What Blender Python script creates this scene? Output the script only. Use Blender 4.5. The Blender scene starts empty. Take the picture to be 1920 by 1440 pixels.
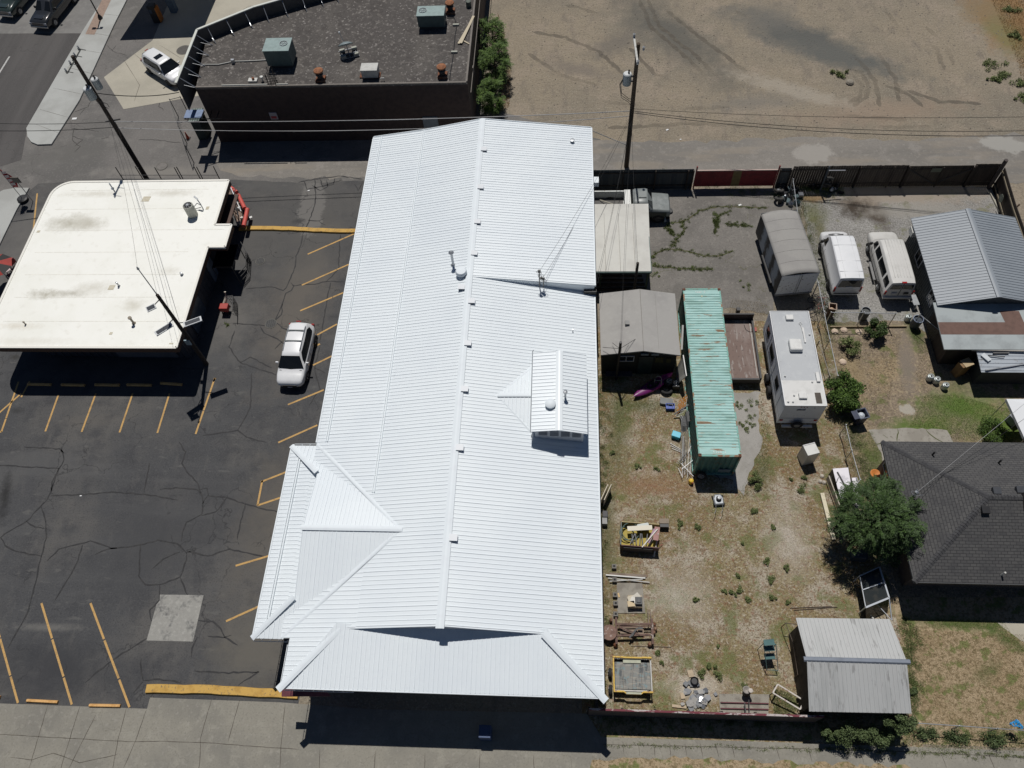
import bpy, bmesh, math, random
import numpy as np
from mathutils import Vector, Matrix
R = math.radians
random.seed(7); rng = np.random.default_rng(7)
S = bpy.context.scene; COL = S.collection
# ------------------------------------------------------------ camera (drone, about 44 m up, looking steeply down)
F, PITCH, ROLL, YAW, H = 1460.308, 1.02274277, -0.0970526807, 0.120302807, 43.7158758
def rotm():
    cy, sy = math.cos(YAW), math.sin(YAW); cp, sp = math.cos(PITCH), math.sin(PITCH); cr, sr = math.cos(ROLL), math.sin(ROLL)
    Rz = np.array([[cy, sy, 0], [-sy, cy, 0], [0, 0, 1]]); M = np.array([[1, 0, 0], [0, -sp, -cp], [0, cp, -sp]])
    return np.array([[cr, -sr, 0], [sr, cr, 0], [0, 0, 1]]) @ M @ Rz
RM = rotm()
cam = bpy.data.cameras.new('camera'); camo = bpy.data.objects.new('camera', cam); COL.objects.link(camo)
cam.sensor_width = 36; cam.lens = 36 * F / 1920; cam.clip_end = 2000; cam.clip_start = 0.5
camo.matrix_world = Matrix([list((RM[0][i], -RM[1][i], -RM[2][i])) + [(0, 0, H)[i]] for i in range(3)] + [[0, 0, 0, 1]])
S.camera = camo
# ------------------------------------------------------------ sky, sun, exposure
SUN = Vector((-0.07, 0.46, 1)).normalized()
W = bpy.data.worlds.new('World'); S.world = W; W.use_nodes = True
nt = W.node_tree; nt.nodes.clear()
sky = nt.nodes.new('ShaderNodeTexSky'); sky.sky_type = 'NISHITA'; sky.sun_disc = False
sky.sun_elevation = math.asin(SUN.z); sky.sun_rotation = math.atan2(SUN.x, SUN.y)
bg = nt.nodes.new('ShaderNodeBackground'); bg.inputs[1].default_value = 0.05; sky.ozone_density = 3; sky.air_density = 0.65; sky.dust_density = 0.1
wo = nt.nodes.new('ShaderNodeOutputWorld'); nt.links.new(sky.outputs[0], bg.inputs[0]); nt.links.new(bg.outputs[0], wo.inputs[0])
sl = bpy.data.lights.new('sun', 'SUN'); sl.energy = 5.0; sl.angle = R(0.5); sl.color = (1, 0.965, 0.92)
so = bpy.data.objects.new('sun', sl); COL.objects.link(so); so.rotation_euler = SUN.to_track_quat('Z', 'Y').to_euler()
S.view_settings.view_transform = 'Standard'; S.view_settings.look = 'None'; S.view_settings.gamma = 1; S.view_settings.exposure = -0.65
S.cycles.max_bounces = 5; S.cycles.diffuse_bounces = 2; S.cycles.glossy_bounces = 2; S.cycles.transparent_max_bounces = 6
# ------------------------------------------------------------ a point of the place from where the camera sees it, at height z
def P(px, py, z=0.0):
    d = RM.T @ np.array([(px - 960) / F, (py - 720) / F, 1.0]); t = (z - H) / d[2]
    return Vector((float(d[0] * t), float(d[1] * t), z))
def PY(X, Y, py):            # height at which a vertical through (X, Y) is seen at picture row py
    lo, hi = 0.0, 14.0
    for _ in range(40):
        m = (lo + hi) / 2; q = RM @ np.array([X, Y, m - H]); v = 720 + F * q[1] / q[2]
        if v > py: lo = m
        else: hi = m
    return lo
# ------------------------------------------------------------ materials
MATS = {}; KC = 1.6      # noise contrast
def nmat(name, base, var=(), rough=0.7, metal=0.0, bump=None, blobs=(), stretch=None, attr=None, coat=0, spec=None, crk=None, brick=None):
    if name in MATS: return MATS[name]
    m = bpy.data.materials.new(name); m.use_nodes = True; t = m.node_tree; N, L = t.nodes, t.links
    b = N['Principled BSDF']; b.inputs['Roughness'].default_value = rough; b.inputs['Metallic'].default_value = metal
    if coat: b.inputs['Coat Weight'].default_value = coat
    if spec is not None: b.inputs['Specular IOR Level'].default_value = spec
    tc = N.new('ShaderNodeTexCoord').outputs['Object']
    def mapped(sc, rot=0, loc=(0, 0, 0)):
        mp = N.new('ShaderNodeMapping'); mp.inputs['Scale'].default_value = sc; mp.inputs['Rotation'].default_value = (0, 0, rot); mp.inputs['Location'].default_value = loc
        L.new(tc, mp.inputs[0]); return mp.outputs[0]
    def noise(sc, det=6, vec=None, rgh=0.6, dist=0):
        n = N.new('ShaderNodeTexNoise'); n.inputs['Scale'].default_value = sc; n.inputs['Detail'].default_value = det
        n.inputs['Roughness'].default_value = rgh; n.inputs['Distortion'].default_value = dist; L.new(vec or tc, n.inputs['Vector']); return n.outputs[0]
    def mrange(s, lo, hi, a=0, c=1):
        r = N.new('ShaderNodeMapRange'); r.inputs[1].default_value = lo; r.inputs[2].default_value = hi; r.inputs[3].default_value = a; r.inputs[4].default_value = c
        L.new(s, r.inputs[0]); return r.outputs[0]
    def mix(fac, a, c):
        x = N.new('ShaderNodeMix'); x.data_type = 'RGBA'
        L.new(fac, x.inputs[0]) if not isinstance(fac, float) else setattr(x.inputs[0], 'default_value', fac)
        for s, i in ((a, 6), (c, 7)):
            if isinstance(s, tuple): x.inputs[i].default_value = (*s, 1)
            else: L.new(s, x.inputs[i])
        return x.outputs[2]
    def mth(op, a, c):
        x = N.new('ShaderNodeMath'); x.operation = op
        for s, i in ((a, 0), (c, 1)):
            if isinstance(s, (int, float)): x.inputs[i].default_value = s
            else: L.new(s, x.inputs[i])
        return x.outputs[0]
    cur = tuple(base)
    if brick:
        br = N.new('ShaderNodeTexBrick'); L.new(mapped((1, 1, 1), brick.get('rot', 0)), br.inputs['Vector'])
        br.inputs['Color1'].default_value = (*brick['c1'], 1); br.inputs['Color2'].default_value = (*brick['c2'], 1); br.inputs['Mortar'].default_value = (*brick['m'], 1)
        br.inputs['Scale'].default_value = 1; br.inputs['Brick Width'].default_value = brick['w']; br.inputs['Row Height'].default_value = brick['h']; br.inputs['Mortar Size'].default_value = brick.get('ms', 0.01)
        cur = br.outputs[0]
    for v in var:
        sc, col, lo, hi = v[:4]; st = v[4] if len(v) > 4 else None; amt = v[5] if len(v) > 5 else 1.0
        vec = mapped(st[0], st[1]) if st else None
        cur = mix(mrange(noise(sc, 7, vec), .5 + (lo - .5) / KC, .5 + (hi - .5) / KC, 0, amt), cur, col)
    for bl in blobs:
        (cx, cy), (rx, ry), rot, col, soft, amt = bl
        mp = N.new('ShaderNodeMapping'); mp.vector_type = 'TEXTURE'; mp.inputs['Location'].default_value = (cx, cy, 0); mp.inputs['Rotation'].default_value = (0, 0, rot); mp.inputs['Scale'].default_value = (rx, ry, 1000)
        L.new(tc, mp.inputs[0]); ln = N.new('ShaderNodeVectorMath'); ln.operation = 'LENGTH'; L.new(mp.outputs[0], ln.inputs[0])
        d = mth('ADD', ln.outputs['Value'], mth('MULTIPLY', mth('SUBTRACT', noise(max(1.2 / max(min(rx, ry), .2), .25), 8, rgh=.74), 0.5), 1.9))
        cur = mix(mrange(d, 1.0, 1.0 - soft, 0, amt), cur, col)
    if crk:       # fine cracks: cell borders of a warped pattern, broken up by a mask
        wv = N.new('ShaderNodeVectorMath'); wn = N.new('ShaderNodeTexNoise'); wn.inputs['Scale'].default_value = crk[0] * 3; wn.inputs['Detail'].default_value = 5; L.new(tc, wn.inputs['Vector']); wv.operation = 'MULTIPLY_ADD'; wv.inputs[1].default_value = (1.1 / crk[0] / 2,) * 3; L.new(wn.outputs['Color'], wv.inputs[0]); L.new(tc, wv.inputs[2])
        vo = N.new('ShaderNodeTexVoronoi'); vo.feature = 'DISTANCE_TO_EDGE'; vo.inputs['Scale'].default_value = crk[0]; L.new(wv.outputs[0], vo.inputs['Vector'])
        cur = mix(mth('MULTIPLY', mrange(vo.outputs['Distance'], crk[1], 0, 0, crk[3]), mrange(noise(crk[0] * .5, 4), .5, .56)), cur, crk[2])
    if attr:
        a = N.new('ShaderNodeAttribute'); a.attribute_name = 'shade'; cur = mix(a.outputs['Fac'], cur, attr)
    if isinstance(cur, tuple): b.inputs['Base Color'].default_value = (*cur, 1)
    else: L.new(cur, b.inputs['Base Color'])
    if bump:
        bn = N.new('ShaderNodeBump'); bn.inputs['Strength'].default_value = bump[1]; bn.inputs['Distance'].default_value = bump[2] if len(bump) > 2 else 0.02
        L.new(noise(bump[0], 6), bn.inputs['Height']); L.new(bn.outputs[0], b.inputs['Normal'])
    MATS[name] = m; return m
def pm(name, c, rough=0.6, metal=0.0, dirt=0.15, sc=3.0, coat=0):   # a plain painted or worn surface with some unevenness
    d = tuple(x * (1 - dirt) * 0.92 for x in c)
    return nmat(name, c, [(sc, d, .4, .75), (sc * 9, tuple(x * .9 for x in c), .55, .8)], rough, metal, coat=coat)
# ------------------------------------------------------------ mesh builder
class MB:
    def __init__(s): s.v, s.f, s.m, s.k = [], [], [], 0
    def add(s, vs, fs):
        n = len(s.v); s.v += [tuple(x) for x in vs]; s.f += [tuple(i + n for i in f) for f in fs]; s.m += [s.k] * len(fs); return s
    def mat(s, k): s.k = k; return s
    def box(s, x0, x1, y0, y1, z0, z1):
        return s.add([(x0, y0, z0), (x1, y0, z0), (x1, y1, z0), (x0, y1, z0), (x0, y0, z1), (x1, y0, z1), (x1, y1, z1), (x0, y1, z1)],
                     [(0, 3, 2, 1), (4, 5, 6, 7), (0, 1, 5, 4), (1, 2, 6, 5), (2, 3, 7, 6), (3, 0, 4, 7)])
    def rbox(s, cx, cy, sx, sy, z0, z1, a=0.0, tz=0.0):
        c, q = math.cos(a), math.sin(a); o = []
        for z in (z0, z1):
            for u, w in ((-1, -1), (1, -1), (1, 1), (-1, 1)):
                x, y = u * sx / 2, w * sy / 2; o.append((cx + x * c - y * q, cy + x * q + y * c, z + tz * x))
        return s.add(o, [(0, 3, 2, 1), (4, 5, 6, 7), (0, 1, 5, 4), (1, 2, 6, 5), (2, 3, 7, 6), (3, 0, 4, 7)])
    def slab(s, pts, t=0.05):            # planar polygon given by its top corners (anticlockwise from above), thickness straight down
        n = len(pts); lo = [(p[0], p[1], p[2] - t) for p in pts]
        return s.add(list(pts) + lo, [tuple(range(n)), tuple(range(2 * n - 1, n - 1, -1))] + [(i, i + n, (i + 1) % n + n, (i + 1) % n) for i in range(n)])
    def prism(s, pts, z0, z1): return s.slab([(p[0], p[1], z1) for p in pts], z1 - z0)
    def face(s, pts): return s.add(pts, [tuple(range(len(pts)))])
    def beam(s, a, b, w, h=None, up=(0, 0, 1)):
        a, b = Vector(a), Vector(b); h = h or w; d = (b - a).normalized(); u = Vector(up)
        if abs(d.dot(u)) > .98: u = Vector((0, 1, 0))
        x = d.cross(u).normalized() * w / 2; y = x.cross(d).normalized() * h / 2; o = []
        for p in (a, b): o += [p - x - y, p + x - y, p + x + y, p - x + y]
        return s.add(o, [(0, 1, 2, 3), (7, 6, 5, 4), (0, 4, 5, 1), (1, 5, 6, 2), (2, 6, 7, 3), (3, 7, 4, 0)])
    def tube(s, pts, r, n=8, r1=None, cap=True):
        pts = [Vector(p) for p in pts]; k = len(pts); vs = []
        for i, p in enumerate(pts):
            d = (pts[min(i + 1, k - 1)] - pts[max(i - 1, 0)]).normalized(); u = Vector((0, 0, 1)) if abs(d.z) < .9 else Vector((1, 0, 0))
            x = d.cross(u).normalized(); y = x.cross(d); rr = r if r1 is None else r + (r1 - r) * i / (k - 1)
            vs += [p + (x * math.cos(2 * math.pi * j / n) + y * math.sin(2 * math.pi * j / n)) * rr for j in range(n)]
        fs = [(i * n + j, i * n + (j + 1) % n, (i + 1) * n + (j + 1) % n, (i + 1) * n + j) for i in range(k - 1) for j in range(n)]
        if cap: fs += [tuple(range(n - 1, -1, -1)), tuple(range((k - 1) * n, k * n))]
        return s.add(vs, fs)
    def lathe(s, cx, cy, prof, n=20):     # profile of (r, z) from the bottom up
        vs = [(cx + r * math.cos(2 * math.pi * j / n), cy + r * math.sin(2 * math.pi * j / n), z) for r, z in prof for j in range(n)]
        fs = [(i * n + j, i * n + (j + 1) % n, (i + 1) * n + (j + 1) % n, (i + 1) * n + j) for i in range(len(prof) - 1) for j in range(n)]
        return s.add(vs, fs + [tuple(range(n - 1, -1, -1)), tuple(range((len(prof) - 1) * n, len(prof) * n))])
    def torus(s, c, ax, R0, r, n=24, m=8, arc=(0, 1)):
        c, ax = Vector(c), Vector(ax).normalized(); u = ax.orthogonal().normalized(); w = ax.cross(u); vs = []
        full = arc == (0, 1); k = n if full else n + 1
        for i in range(k):
            a = 2 * math.pi * (arc[0] + (arc[1] - arc[0]) * i / n); d = u * math.cos(a) + w * math.sin(a)
            vs += [c + d * (R0 + r * math.cos(2 * math.pi * j / m)) + ax * r * math.sin(2 * math.pi * j / m) for j in range(m)]
        fs = [(i * m + j, i * m + (j + 1) % m, ((i + 1) % k) * m + (j + 1) % m, ((i + 1) % k) * m + j) for i in range(n) for j in range(m)]
        return s.add(vs, fs)
    def loft(s, rings, cap=True):
        n = len(rings[0]); vs = [p for r_ in rings for p in r_]
        fs = [(i * n + j, i * n + (j + 1) % n, (i + 1) * n + (j + 1) % n, (i + 1) * n + j) for i in range(len(rings) - 1) for j in range(n)]
        if cap: fs += [tuple(range(n - 1, -1, -1)), tuple(range((len(rings) - 1) * n, len(rings) * n))]
        return s.add(vs, fs)
    def cloth(s, f, nu, nv):               # sheet from a function of (u, v)
        vs = [f(i / nu, j / nv) for i in range(nu + 1) for j in range(nv + 1)]
        return s.add(vs, [(i * (nv + 1) + j, (i + 1) * (nv + 1) + j, (i + 1) * (nv + 1) + j + 1, i * (nv + 1) + j + 1) for i in range(nu) for j in range(nv)])
    def build(s, name, mats, parent=None, smooth=None, bevel=0, recalc=True, local=False):
        me = bpy.data.meshes.new(name); vs = s.v
        if parent is not None and not local:
            inv = parent_matrix(parent).inverted(); vs = [tuple(inv @ Vector(v)) for v in vs]
        me.from_pydata(vs, [], s.f); mats = mats if isinstance(mats, (list, tuple)) else [mats]
        for m in mats: me.materials.append(m)
        if len(mats) > 1: me.polygons.foreach_set('material_index', s.m)
        if recalc:
            bm = bmesh.new(); bm.from_mesh(me); bmesh.ops.recalc_face_normals(bm, faces=bm.faces); bm.to_mesh(me); bm.free()
        if smooth: me.shade_smooth(); me.set_sharp_from_angle(angle=R(smooth))
        o = bpy.data.objects.new(name, me); COL.objects.link(o)
        if parent is not None: o.parent = parent
        if bevel:
            b = o.modifiers.new('bevel', 'BEVEL'); b.width = bevel; b.segments = 2; b.limit_method = 'ANGLE'; b.angle_limit = R(35)
        return o
def parent_matrix(p):
    m = Matrix.Identity(4)
    while p is not None: m = Matrix.LocRotScale(p.location, p.rotation_euler, p.scale) @ m; p = p.parent
    return m
def tag(o, label=None, cat=None, group=None, kind=None):
    for k, v in (('label', label), ('category', cat), ('group', group), ('kind', kind)):
        if v: o[k] = v
    return o
def thing(name, label, cat, loc=(0, 0, 0), rz=0.0, group=None):
    o = bpy.data.objects.new(name, None); COL.objects.link(o); o.location = loc; o.rotation_euler = (0, 0, rz); o.empty_display_size = .2
    return tag(o, label, cat, group)
def solo(name, label, cat, mb, mats, group=None, **kw): return tag(mb.build(name, mats, **kw), label, cat, group)
def solo_at(name, label, cat, mb, mats, loc, rz=0.0, group=None, **kw):
    o = tag(mb.build(name, mats, **kw), label, cat, group); o.location = loc; o.rotation_euler = (0, 0, rz); return o
def struct(o): o['kind'] = 'structure'; return o
def copy_tree(o, parent=None):
    c = o.copy(); COL.objects.link(c); c.parent = parent
    for ch in list(o.children): copy_tree(ch, c)
    return c
def clip(poly, k, c):                      # where the line coordinate[k] = c crosses a plan polygon
    xs = []
    for i in range(len(poly)):
        a, b = poly[i], poly[(i + 1) % len(poly)]
        if (a[k] - c) * (b[k] - c) < 0: t = (c - a[k]) / (b[k] - a[k]); xs.append(a[1 - k] + t * (b[1 - k] - a[1 - k]))
    xs.sort(); return list(zip(xs[::2], xs[1::2]))
def ribs(mb, poly, k, sp, w=0.05, h=0.028, off=0.0, jit=0, major=0):  # standing ribs on a tilted roof plane; k=1: each rib lies at one y and runs along x
    p0, p1, p2 = [Vector(p) for p in poly[:3]]; n = (p1 - p0).cross(p2 - p0)
    zf = lambda x, y: p0.z - (n.x * (x - p0.x) + n.y * (y - p0.y)) / n.z
    lo = min(p[k] for p in poly); hi = max(p[k] for p in poly); i = 0; c = lo + sp * .5 + off
    while c < hi:
        hh = h * (1.35 if major and i % major == 0 else 1); ww = w * (1.25 if major and i % major == 0 else 1)
        for a, b in clip(poly, k, c):
            if b - a < .05: continue
            vs = []
            for e in (a + .01, b - .01):
                for d, z in ((-ww / 2, -.004), (-ww * .32, hh), (ww * .32, hh), (ww / 2, -.004)):
                    x, y = (e, c + d) if k == 1 else (c + d, e)
                    vs.append((x, y, zf(x, y) + z))
            mb.add(vs, [(0, 1, 5, 4), (1, 2, 6, 5), (2, 3, 7, 6), (0, 3, 2, 1), (4, 5, 6, 7)])
        c += sp + (random.uniform(-jit, jit) if jit else 0); i += 1
    return mb
def bulk(name, V, n, mat, shade=None, parent=None):   # many loose n-gons at once
    me = bpy.data.meshes.new(name); nf = len(V) // n; me.vertices.add(len(V)); me.vertices.foreach_set('co', np.asarray(V, np.float32).ravel())
    me.loops.add(len(V)); me.loops.foreach_set('vertex_index', np.arange(len(V), dtype=np.int32))
    me.polygons.add(nf); me.polygons.foreach_set('loop_start', np.arange(0, len(V), n, dtype=np.int32))
    me.update(calc_edges=True); me.materials.append(mat)
    if shade is not None:
        a = me.attributes.new('shade', 'FLOAT', 'FACE'); a.data.foreach_set('value', np.asarray(shade, np.float32))
    o = bpy.data.objects.new(name, me); COL.objects.link(o); o.parent = parent; return o
def inside(poly, pts):
    x, y = pts[:, 0], pts[:, 1]; r = np.zeros(len(pts), bool); n = len(poly)
    for i in range(n):
        x0, y0 = poly[i][:2]; x1, y1 = poly[(i + 1) % n][:2]
        c = ((y0 > y) != (y1 > y)) & (x < (x1 - x0) * (y - y0) / (y1 - y0 + 1e-12) + x0); r ^= c
    return r
def scatter(poly, n):
    a = np.array([p[:2] for p in poly]); lo, hi = a.min(0), a.max(0); q = lo + rng.random((n, 2)) * (hi - lo); return q[inside(poly, q)]
def blades(pts, h=(.04, .12), w=.012, lean=1.0, z=0.0):
    n = len(pts); a = rng.random(n) * 6.283; l = rng.uniform(*h, n); t = rng.random(n) * 6.283; le = rng.random(n) * lean
    B = np.zeros((n, 3, 3)); B[:, :, 0] = pts[:, None, 0]; B[:, :, 1] = pts[:, None, 1]; B[:, :, 2] = z
    B[:, 0, 0] -= np.cos(a) * w; B[:, 0, 1] -= np.sin(a) * w; B[:, 1, 0] += np.cos(a) * w; B[:, 1, 1] += np.sin(a) * w
    B[:, 2, 0] += np.cos(t) * l * le; B[:, 2, 1] += np.sin(t) * l * le; B[:, 2, 2] += l * np.sqrt(np.maximum(1 - (le * .8) ** 2, .1))
    return B.reshape(-1, 3)
def leafcloud(centers, radii, n, size, squash=.8, droop=0.0):   # leaf quads through a set of soft clumps
    k = rng.integers(0, len(centers), n); c = np.array(centers)[k]; r = np.array(radii)[k]
    d = rng.normal(size=(n, 3)); d /= np.linalg.norm(d, axis=1)[:, None]; rr = rng.random(n) ** (1 / 2.2)
    p = c + d * (r * rr)[:, None] * np.array([1, 1, squash]); s = rng.uniform(.55, 1.25, n) * size
    u = rng.normal(size=(n, 3)); u[:, 2] -= droop; u /= np.linalg.norm(u, axis=1)[:, None]
    w = np.cross(u, rng.normal(size=(n, 3)) + np.array([0, 0, 1.2])); w /= np.linalg.norm(w, axis=1)[:, None] + 1e-9
    V = np.stack([p - u * s[:, None], p + w * s[:, None] * .42, p + u * s[:, None], p - w * s[:, None] * .42], 1)
    return V.reshape(-1, 3)
def sprays(centers, radii, ns, m, size, mid=(0, 0, 0)):   # feathery twigs: leaflets set along short arching sprays that point outward
    k = rng.integers(0, len(centers), ns); c = np.array(centers)[k]; r = np.array(radii)[k][:, None]; o = rng.normal(size=(ns, 3)); o /= np.linalg.norm(o, axis=1)[:, None]
    p = c + o * r * rng.random((ns, 1)) ** .5; out = p - np.array(mid); out[:, 2] *= .5; out /= np.linalg.norm(out, axis=1)[:, None] + 1e-6; d = out + rng.normal(size=(ns, 3)) * .55; d /= np.linalg.norm(d, axis=1)[:, None]
    t = (np.arange(m) // 2 + 1) / (m / 2); sg = np.where(np.arange(m) % 2, 1, -1); L = rng.uniform(.25, .5, (ns, 1, 1))
    q = p[:, None] + d[:, None] * L * t[None, :, None]; q[:, :, 2] -= .16 * (t ** 2)[None, :]
    s = np.cross(d, [0, 0, 1.0]); s /= np.linalg.norm(s, axis=1)[:, None] + 1e-6; u = d[:, None] * .6 + s[:, None] * sg[None, :, None] * .85 + rng.normal(size=(ns, m, 3)) * .15; u /= np.linalg.norm(u, axis=2)[:, :, None]
    w = np.cross(u, np.array([0, 0, 1.0]) + rng.normal(size=(ns, m, 3)) * .3); w /= np.linalg.norm(w, axis=2)[:, :, None] + 1e-6; z = size * rng.uniform(.7, 1.3, (ns, m, 1))
    V = np.stack([q, q + u * z + w * z * .3, q + u * z * 2, q + u * z - w * z * .3], 2); return V.reshape(-1, 3), np.repeat(np.clip(rng.normal(.42, .28, ns), 0, 1), m)
def densify(pts, step=.25, jit=.05):
    out = []
    for i in range(len(pts) - 1):
        a, b = Vector(pts[i]), Vector(pts[i + 1]); n = max(1, int((b - a).length / step))
        for j in range(n):
            p = a.lerp(b, j / n); out.append(Vector((p.x + random.uniform(-jit, jit), p.y + random.uniform(-jit, jit), p.z)) if (i or j) else p)
    out.append(Vector(pts[-1])); return out
def sheet(name, pts, z, mat, jit=0.0, step=.5):      # flat ground sheet; irregular edge when jit > 0
    p = densify([Vector((q[0], q[1], z)) for q in list(pts) + [pts[0]]], step, jit)[:-1] if jit else [Vector((q[0], q[1], z)) for q in pts]
    o = MB().face([(q.x, q.y, z) for q in p]).build(name, mat, recalc=False)
    if o.data.polygons[0].normal.z < 0: o.data.flip_normals()
    return struct(o)
def PP(*pts, z=0.0): return [P(a, b, z) for a, b in pts]
def strips(lines, w, z, jit=.03, step=.22):          # a net of thin bands on the ground (sealed cracks, cracks)
    mb = MB()
    for ln in lines:
        ww = w
        p = densify(ln, step, jit); ph = random.random() * 9
        L_, R_ = [], []
        for i, q in enumerate(p):
            d = (p[min(i + 1, len(p) - 1)] - p[max(i - 1, 0)]).normalized(); nn = Vector((-d.y, d.x, 0)); a = ww * (.55 + .45 * abs(math.sin(i * .7 + ph))) / 2
            if i in (0, len(p) - 1): a *= .35
            L_.append((q.x + nn.x * a, q.y + nn.y * a, z)); R_.append((q.x - nn.x * a, q.y - nn.y * a, z))
        for i in range(len(p) - 1): mb.add([L_[i], R_[i], R_[i + 1], L_[i + 1]], [(0, 1, 2, 3)])
    return mb
FONT = {'A': '010101111101101', 'B': '110101110101110', 'C': '011100100100011', 'D': '110101101101110', 'E': '111100110100111', 'H': '101101111101101', 'I': '111010010010111', 'L': '100100100100111',
        'N': '101111111111101', 'O': '010101101101010', 'P': '110101110100100', 'R': '110101110101101', 'S': '011100010001110', 'T': '111010010010010', 'U': '101101101101111', 'G': '011100101101011', 'K': '101101110101101',
        '0': '111101101101111', '1': '010110010010111', '2': '110001010100111', '3': '110001010001110', '4': '101101111001001', '5': '111100110001110', '6': '011100110101010', '7': '111001010010010', '8': '111101111101111', '9': '111101111001110', ' ': '0' * 15}
def letters(mb, txt, o, u, v, h):                     # block letters as small proud panels from corner o, along u, up along v
    o, u, v = Vector(o), Vector(u).normalized(), Vector(v).normalized(); c = h / 5; x = 0; n = u.cross(v) * .004
    for ch in txt:
        bits = FONT.get(ch, FONT[' '])
        for r in range(5):
            for q in range(3):
                if bits[r * 3 + q] == '1':
                    a = o + u * (x + q) * c + v * (4 - r) * c + n; mb.face([a, a + u * c * 1.02, a + u * c * 1.02 + v * c * 1.02, a + v * c * 1.02])
        x += 4
    return mb
# ------------------------------------------------------------ ground materials
def B(px, py, rx, ry, rot, col, soft=.5, amt=1.0): p = P(px, py); return ((p.x, p.y), (rx, ry), rot, col, soft, amt)
DIRT = nmat('dirt', (.275, .23, .168), [(.09, (.215, .188, .145), .42, .66), (.35, (.31, .255, .195), .5, .72, None, .8), (1.2, (.17, .145, .118), .56, .78, ((1, .35, 1), .9), .7), (6, (.16, .138, .105), .54, .7, None, .7), (9, (.38, .34, .27), .56, .72, None, .7), (3, (.2, .165, .125), .5, .8, ((.25, 1.4, 1), -.5), .5)], .95, bump=(5, .9, .08), blobs=[
    B(1250, 60, 11, 3, -.95, (.125, .118, .1), .8, 1), B(1490, 65, 8, 2.6, -.6, (.11, .11, .1), .7, 1), B(1570, 105, 8, 2, -.45, (.12, .12, .108), .7, 1), B(1430, 30, 4, 3, 0, (.16, .15, .13), .7, .7), B(1150, 85, 3.6, 1.6, .7, (.15, .135, .115), .7, .7), B(1420, 190, 6, 1.5, .1, (.19, .175, .15), .8, .7),
    B(1085, 130, 4, 1.1, -.3, (.18, .155, .13), .8, .7), B(1490, 170, 7, 1.1, -.45, (.36, .32, .26), .6, .7), B(1905, 40, 4.5, 7, .2, (.26, .15, .06), .5, .85), B(1880, 60, 1.8, 4, .1, (.16, .17, .07), .7, .6), B(1850, 20, 3, 2.4, 0, (.22, .17, .1), .7, .6), B(1650, 210, 10, 2, .1, (.3, .225, .165), .8, .6)])
ALLEY = nmat('alley', (.235, .218, .195), [(.12, (.19, .178, .16), .4, .62, ((.35, 1.6, 1), 0)), (.9, (.28, .26, .235), .55, .75, None, .7), (9, (.16, .15, .135), .53, .72, None, .6), (3, (.3, .28, .25), .58, .75, None, .5), (.5, (.27, .235, .19), .5, .7, ((.3, 1.4, 1), 0), .6)], .95, bump=(14, .4, .02), blobs=[B(1525, 288, 1.7, 1.2, 0, (.34, .32, .29), .25, .8), B(1882, 270, 1.9, 1.0, -.2, (.36, .35, .32), .25, .8)])
TARMID = nmat('asphalt_old', (.175, .165, .155), [(.16, (.13, .125, .118), .4, .65), (.7, (.215, .205, .19), .55, .75, None, .7), (10, (.12, .115, .11), .52, .72, None, .6), (6, (.23, .22, .2), .56, .75, None, .5)], .93, crk=(.3, .01, (.075, .07, .066), .7), bump=(20, .3, .012), blobs=[B(300, 322, 6, .8, 0, (.24, .225, .2), .7, .7), B(120, 290, 5, 2, .2, (.135, .13, .12), .8, .7)])
ROAD = nmat('asphalt_road', (.072, .068, .066), [(.35, (.098, .092, .089), .42, .68, ((1.3, .1, 1), .0)), (1.5, (.09, .086, .084), .55, .8, ((1.6, .12, 1), .0), .7), (9, (.12, .115, .112), .54, .74, None, .5)], .92, crk=(.25, .008, (.04, .038, .037), .6), bump=(20, .2, .01))
LOT = nmat('asphalt_lot', (.066, .067, .07), [(.14, (.102, .098, .093), .44, .66), (.55, (.05, .051, .055), .5, .72, None, .8), (1.1, (.12, .115, .108), .6, .82, ((1, .4, 1), .6), .55), (9, (.095, .095, .095), .52, .72, None, .6), (13, (.03, .031, .034), .54, .74, None, .6), (.3, (.1, .1, .1), .52, .72, ((.25, 1.5, 1), .2), .5), (2.5, (.13, .128, .12), .68, .78, ((.3, 1, 1), 1.2), .5)], .9, crk=(.42, .014, (.024, .024, .026), .8), bump=(20, .35, .012), blobs=[
    B(560, 560, 3.2, 9, -.1, (.135, .12, .102), .8, .8), B(520, 960, 3.0, 6, -.12, (.12, .108, .092), .8, .85), B(480, 1220, 3.4, 3, 0, (.13, .12, .102), .8, .85), B(530, 420, 9, 7, 0, (.098, .094, .088), .9, .8), B(585, 385, 1.1, 3.4, .1, (.165, .158, .148), .2, .85), B(430, 600, 2.6, 3.2, 0, (.15, .142, .13), .7, .7), B(60, 470, 6, 7, 0, (.145, .138, .128), .9, .85),
    B(100, 1260, 6, 2.4, 0, (.036, .037, .041), .9, .8), B(300, 1010, 7, 4, .3, (.054, .055, .058), .9, .7), B(10, 930, .5, 2.2, .25, (.02, .02, .02), .9, .9), B(28, 670, .5, .3, 0, (.04, .038, .035), .8, .9), B(90, 1176, 2.6, .3, 0, (.15, .145, .135), .8, .8), B(165, 790, 2.6, .7, .1, (.12, .11, .098), .9, .6), B(560, 415, .7, .4, 0, (.045, .045, .045), .8, .8), B(33, 770, .6, .3, 0, (.035, .035, .035), .8, .8)])
CONC = nmat('concrete_walk', (.27, .255, .215), [(.25, (.215, .205, .178), .4, .66), (1.4, (.31, .295, .25), .52, .75, None, .7), (10, (.19, .18, .155), .53, .74, None, .6), (4, (.36, .34, .3), .6, .76, None, .4)], .92, crk=(.35, .006, (.13, .115, .09), .6), bump=(20, .25, .01))
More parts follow.
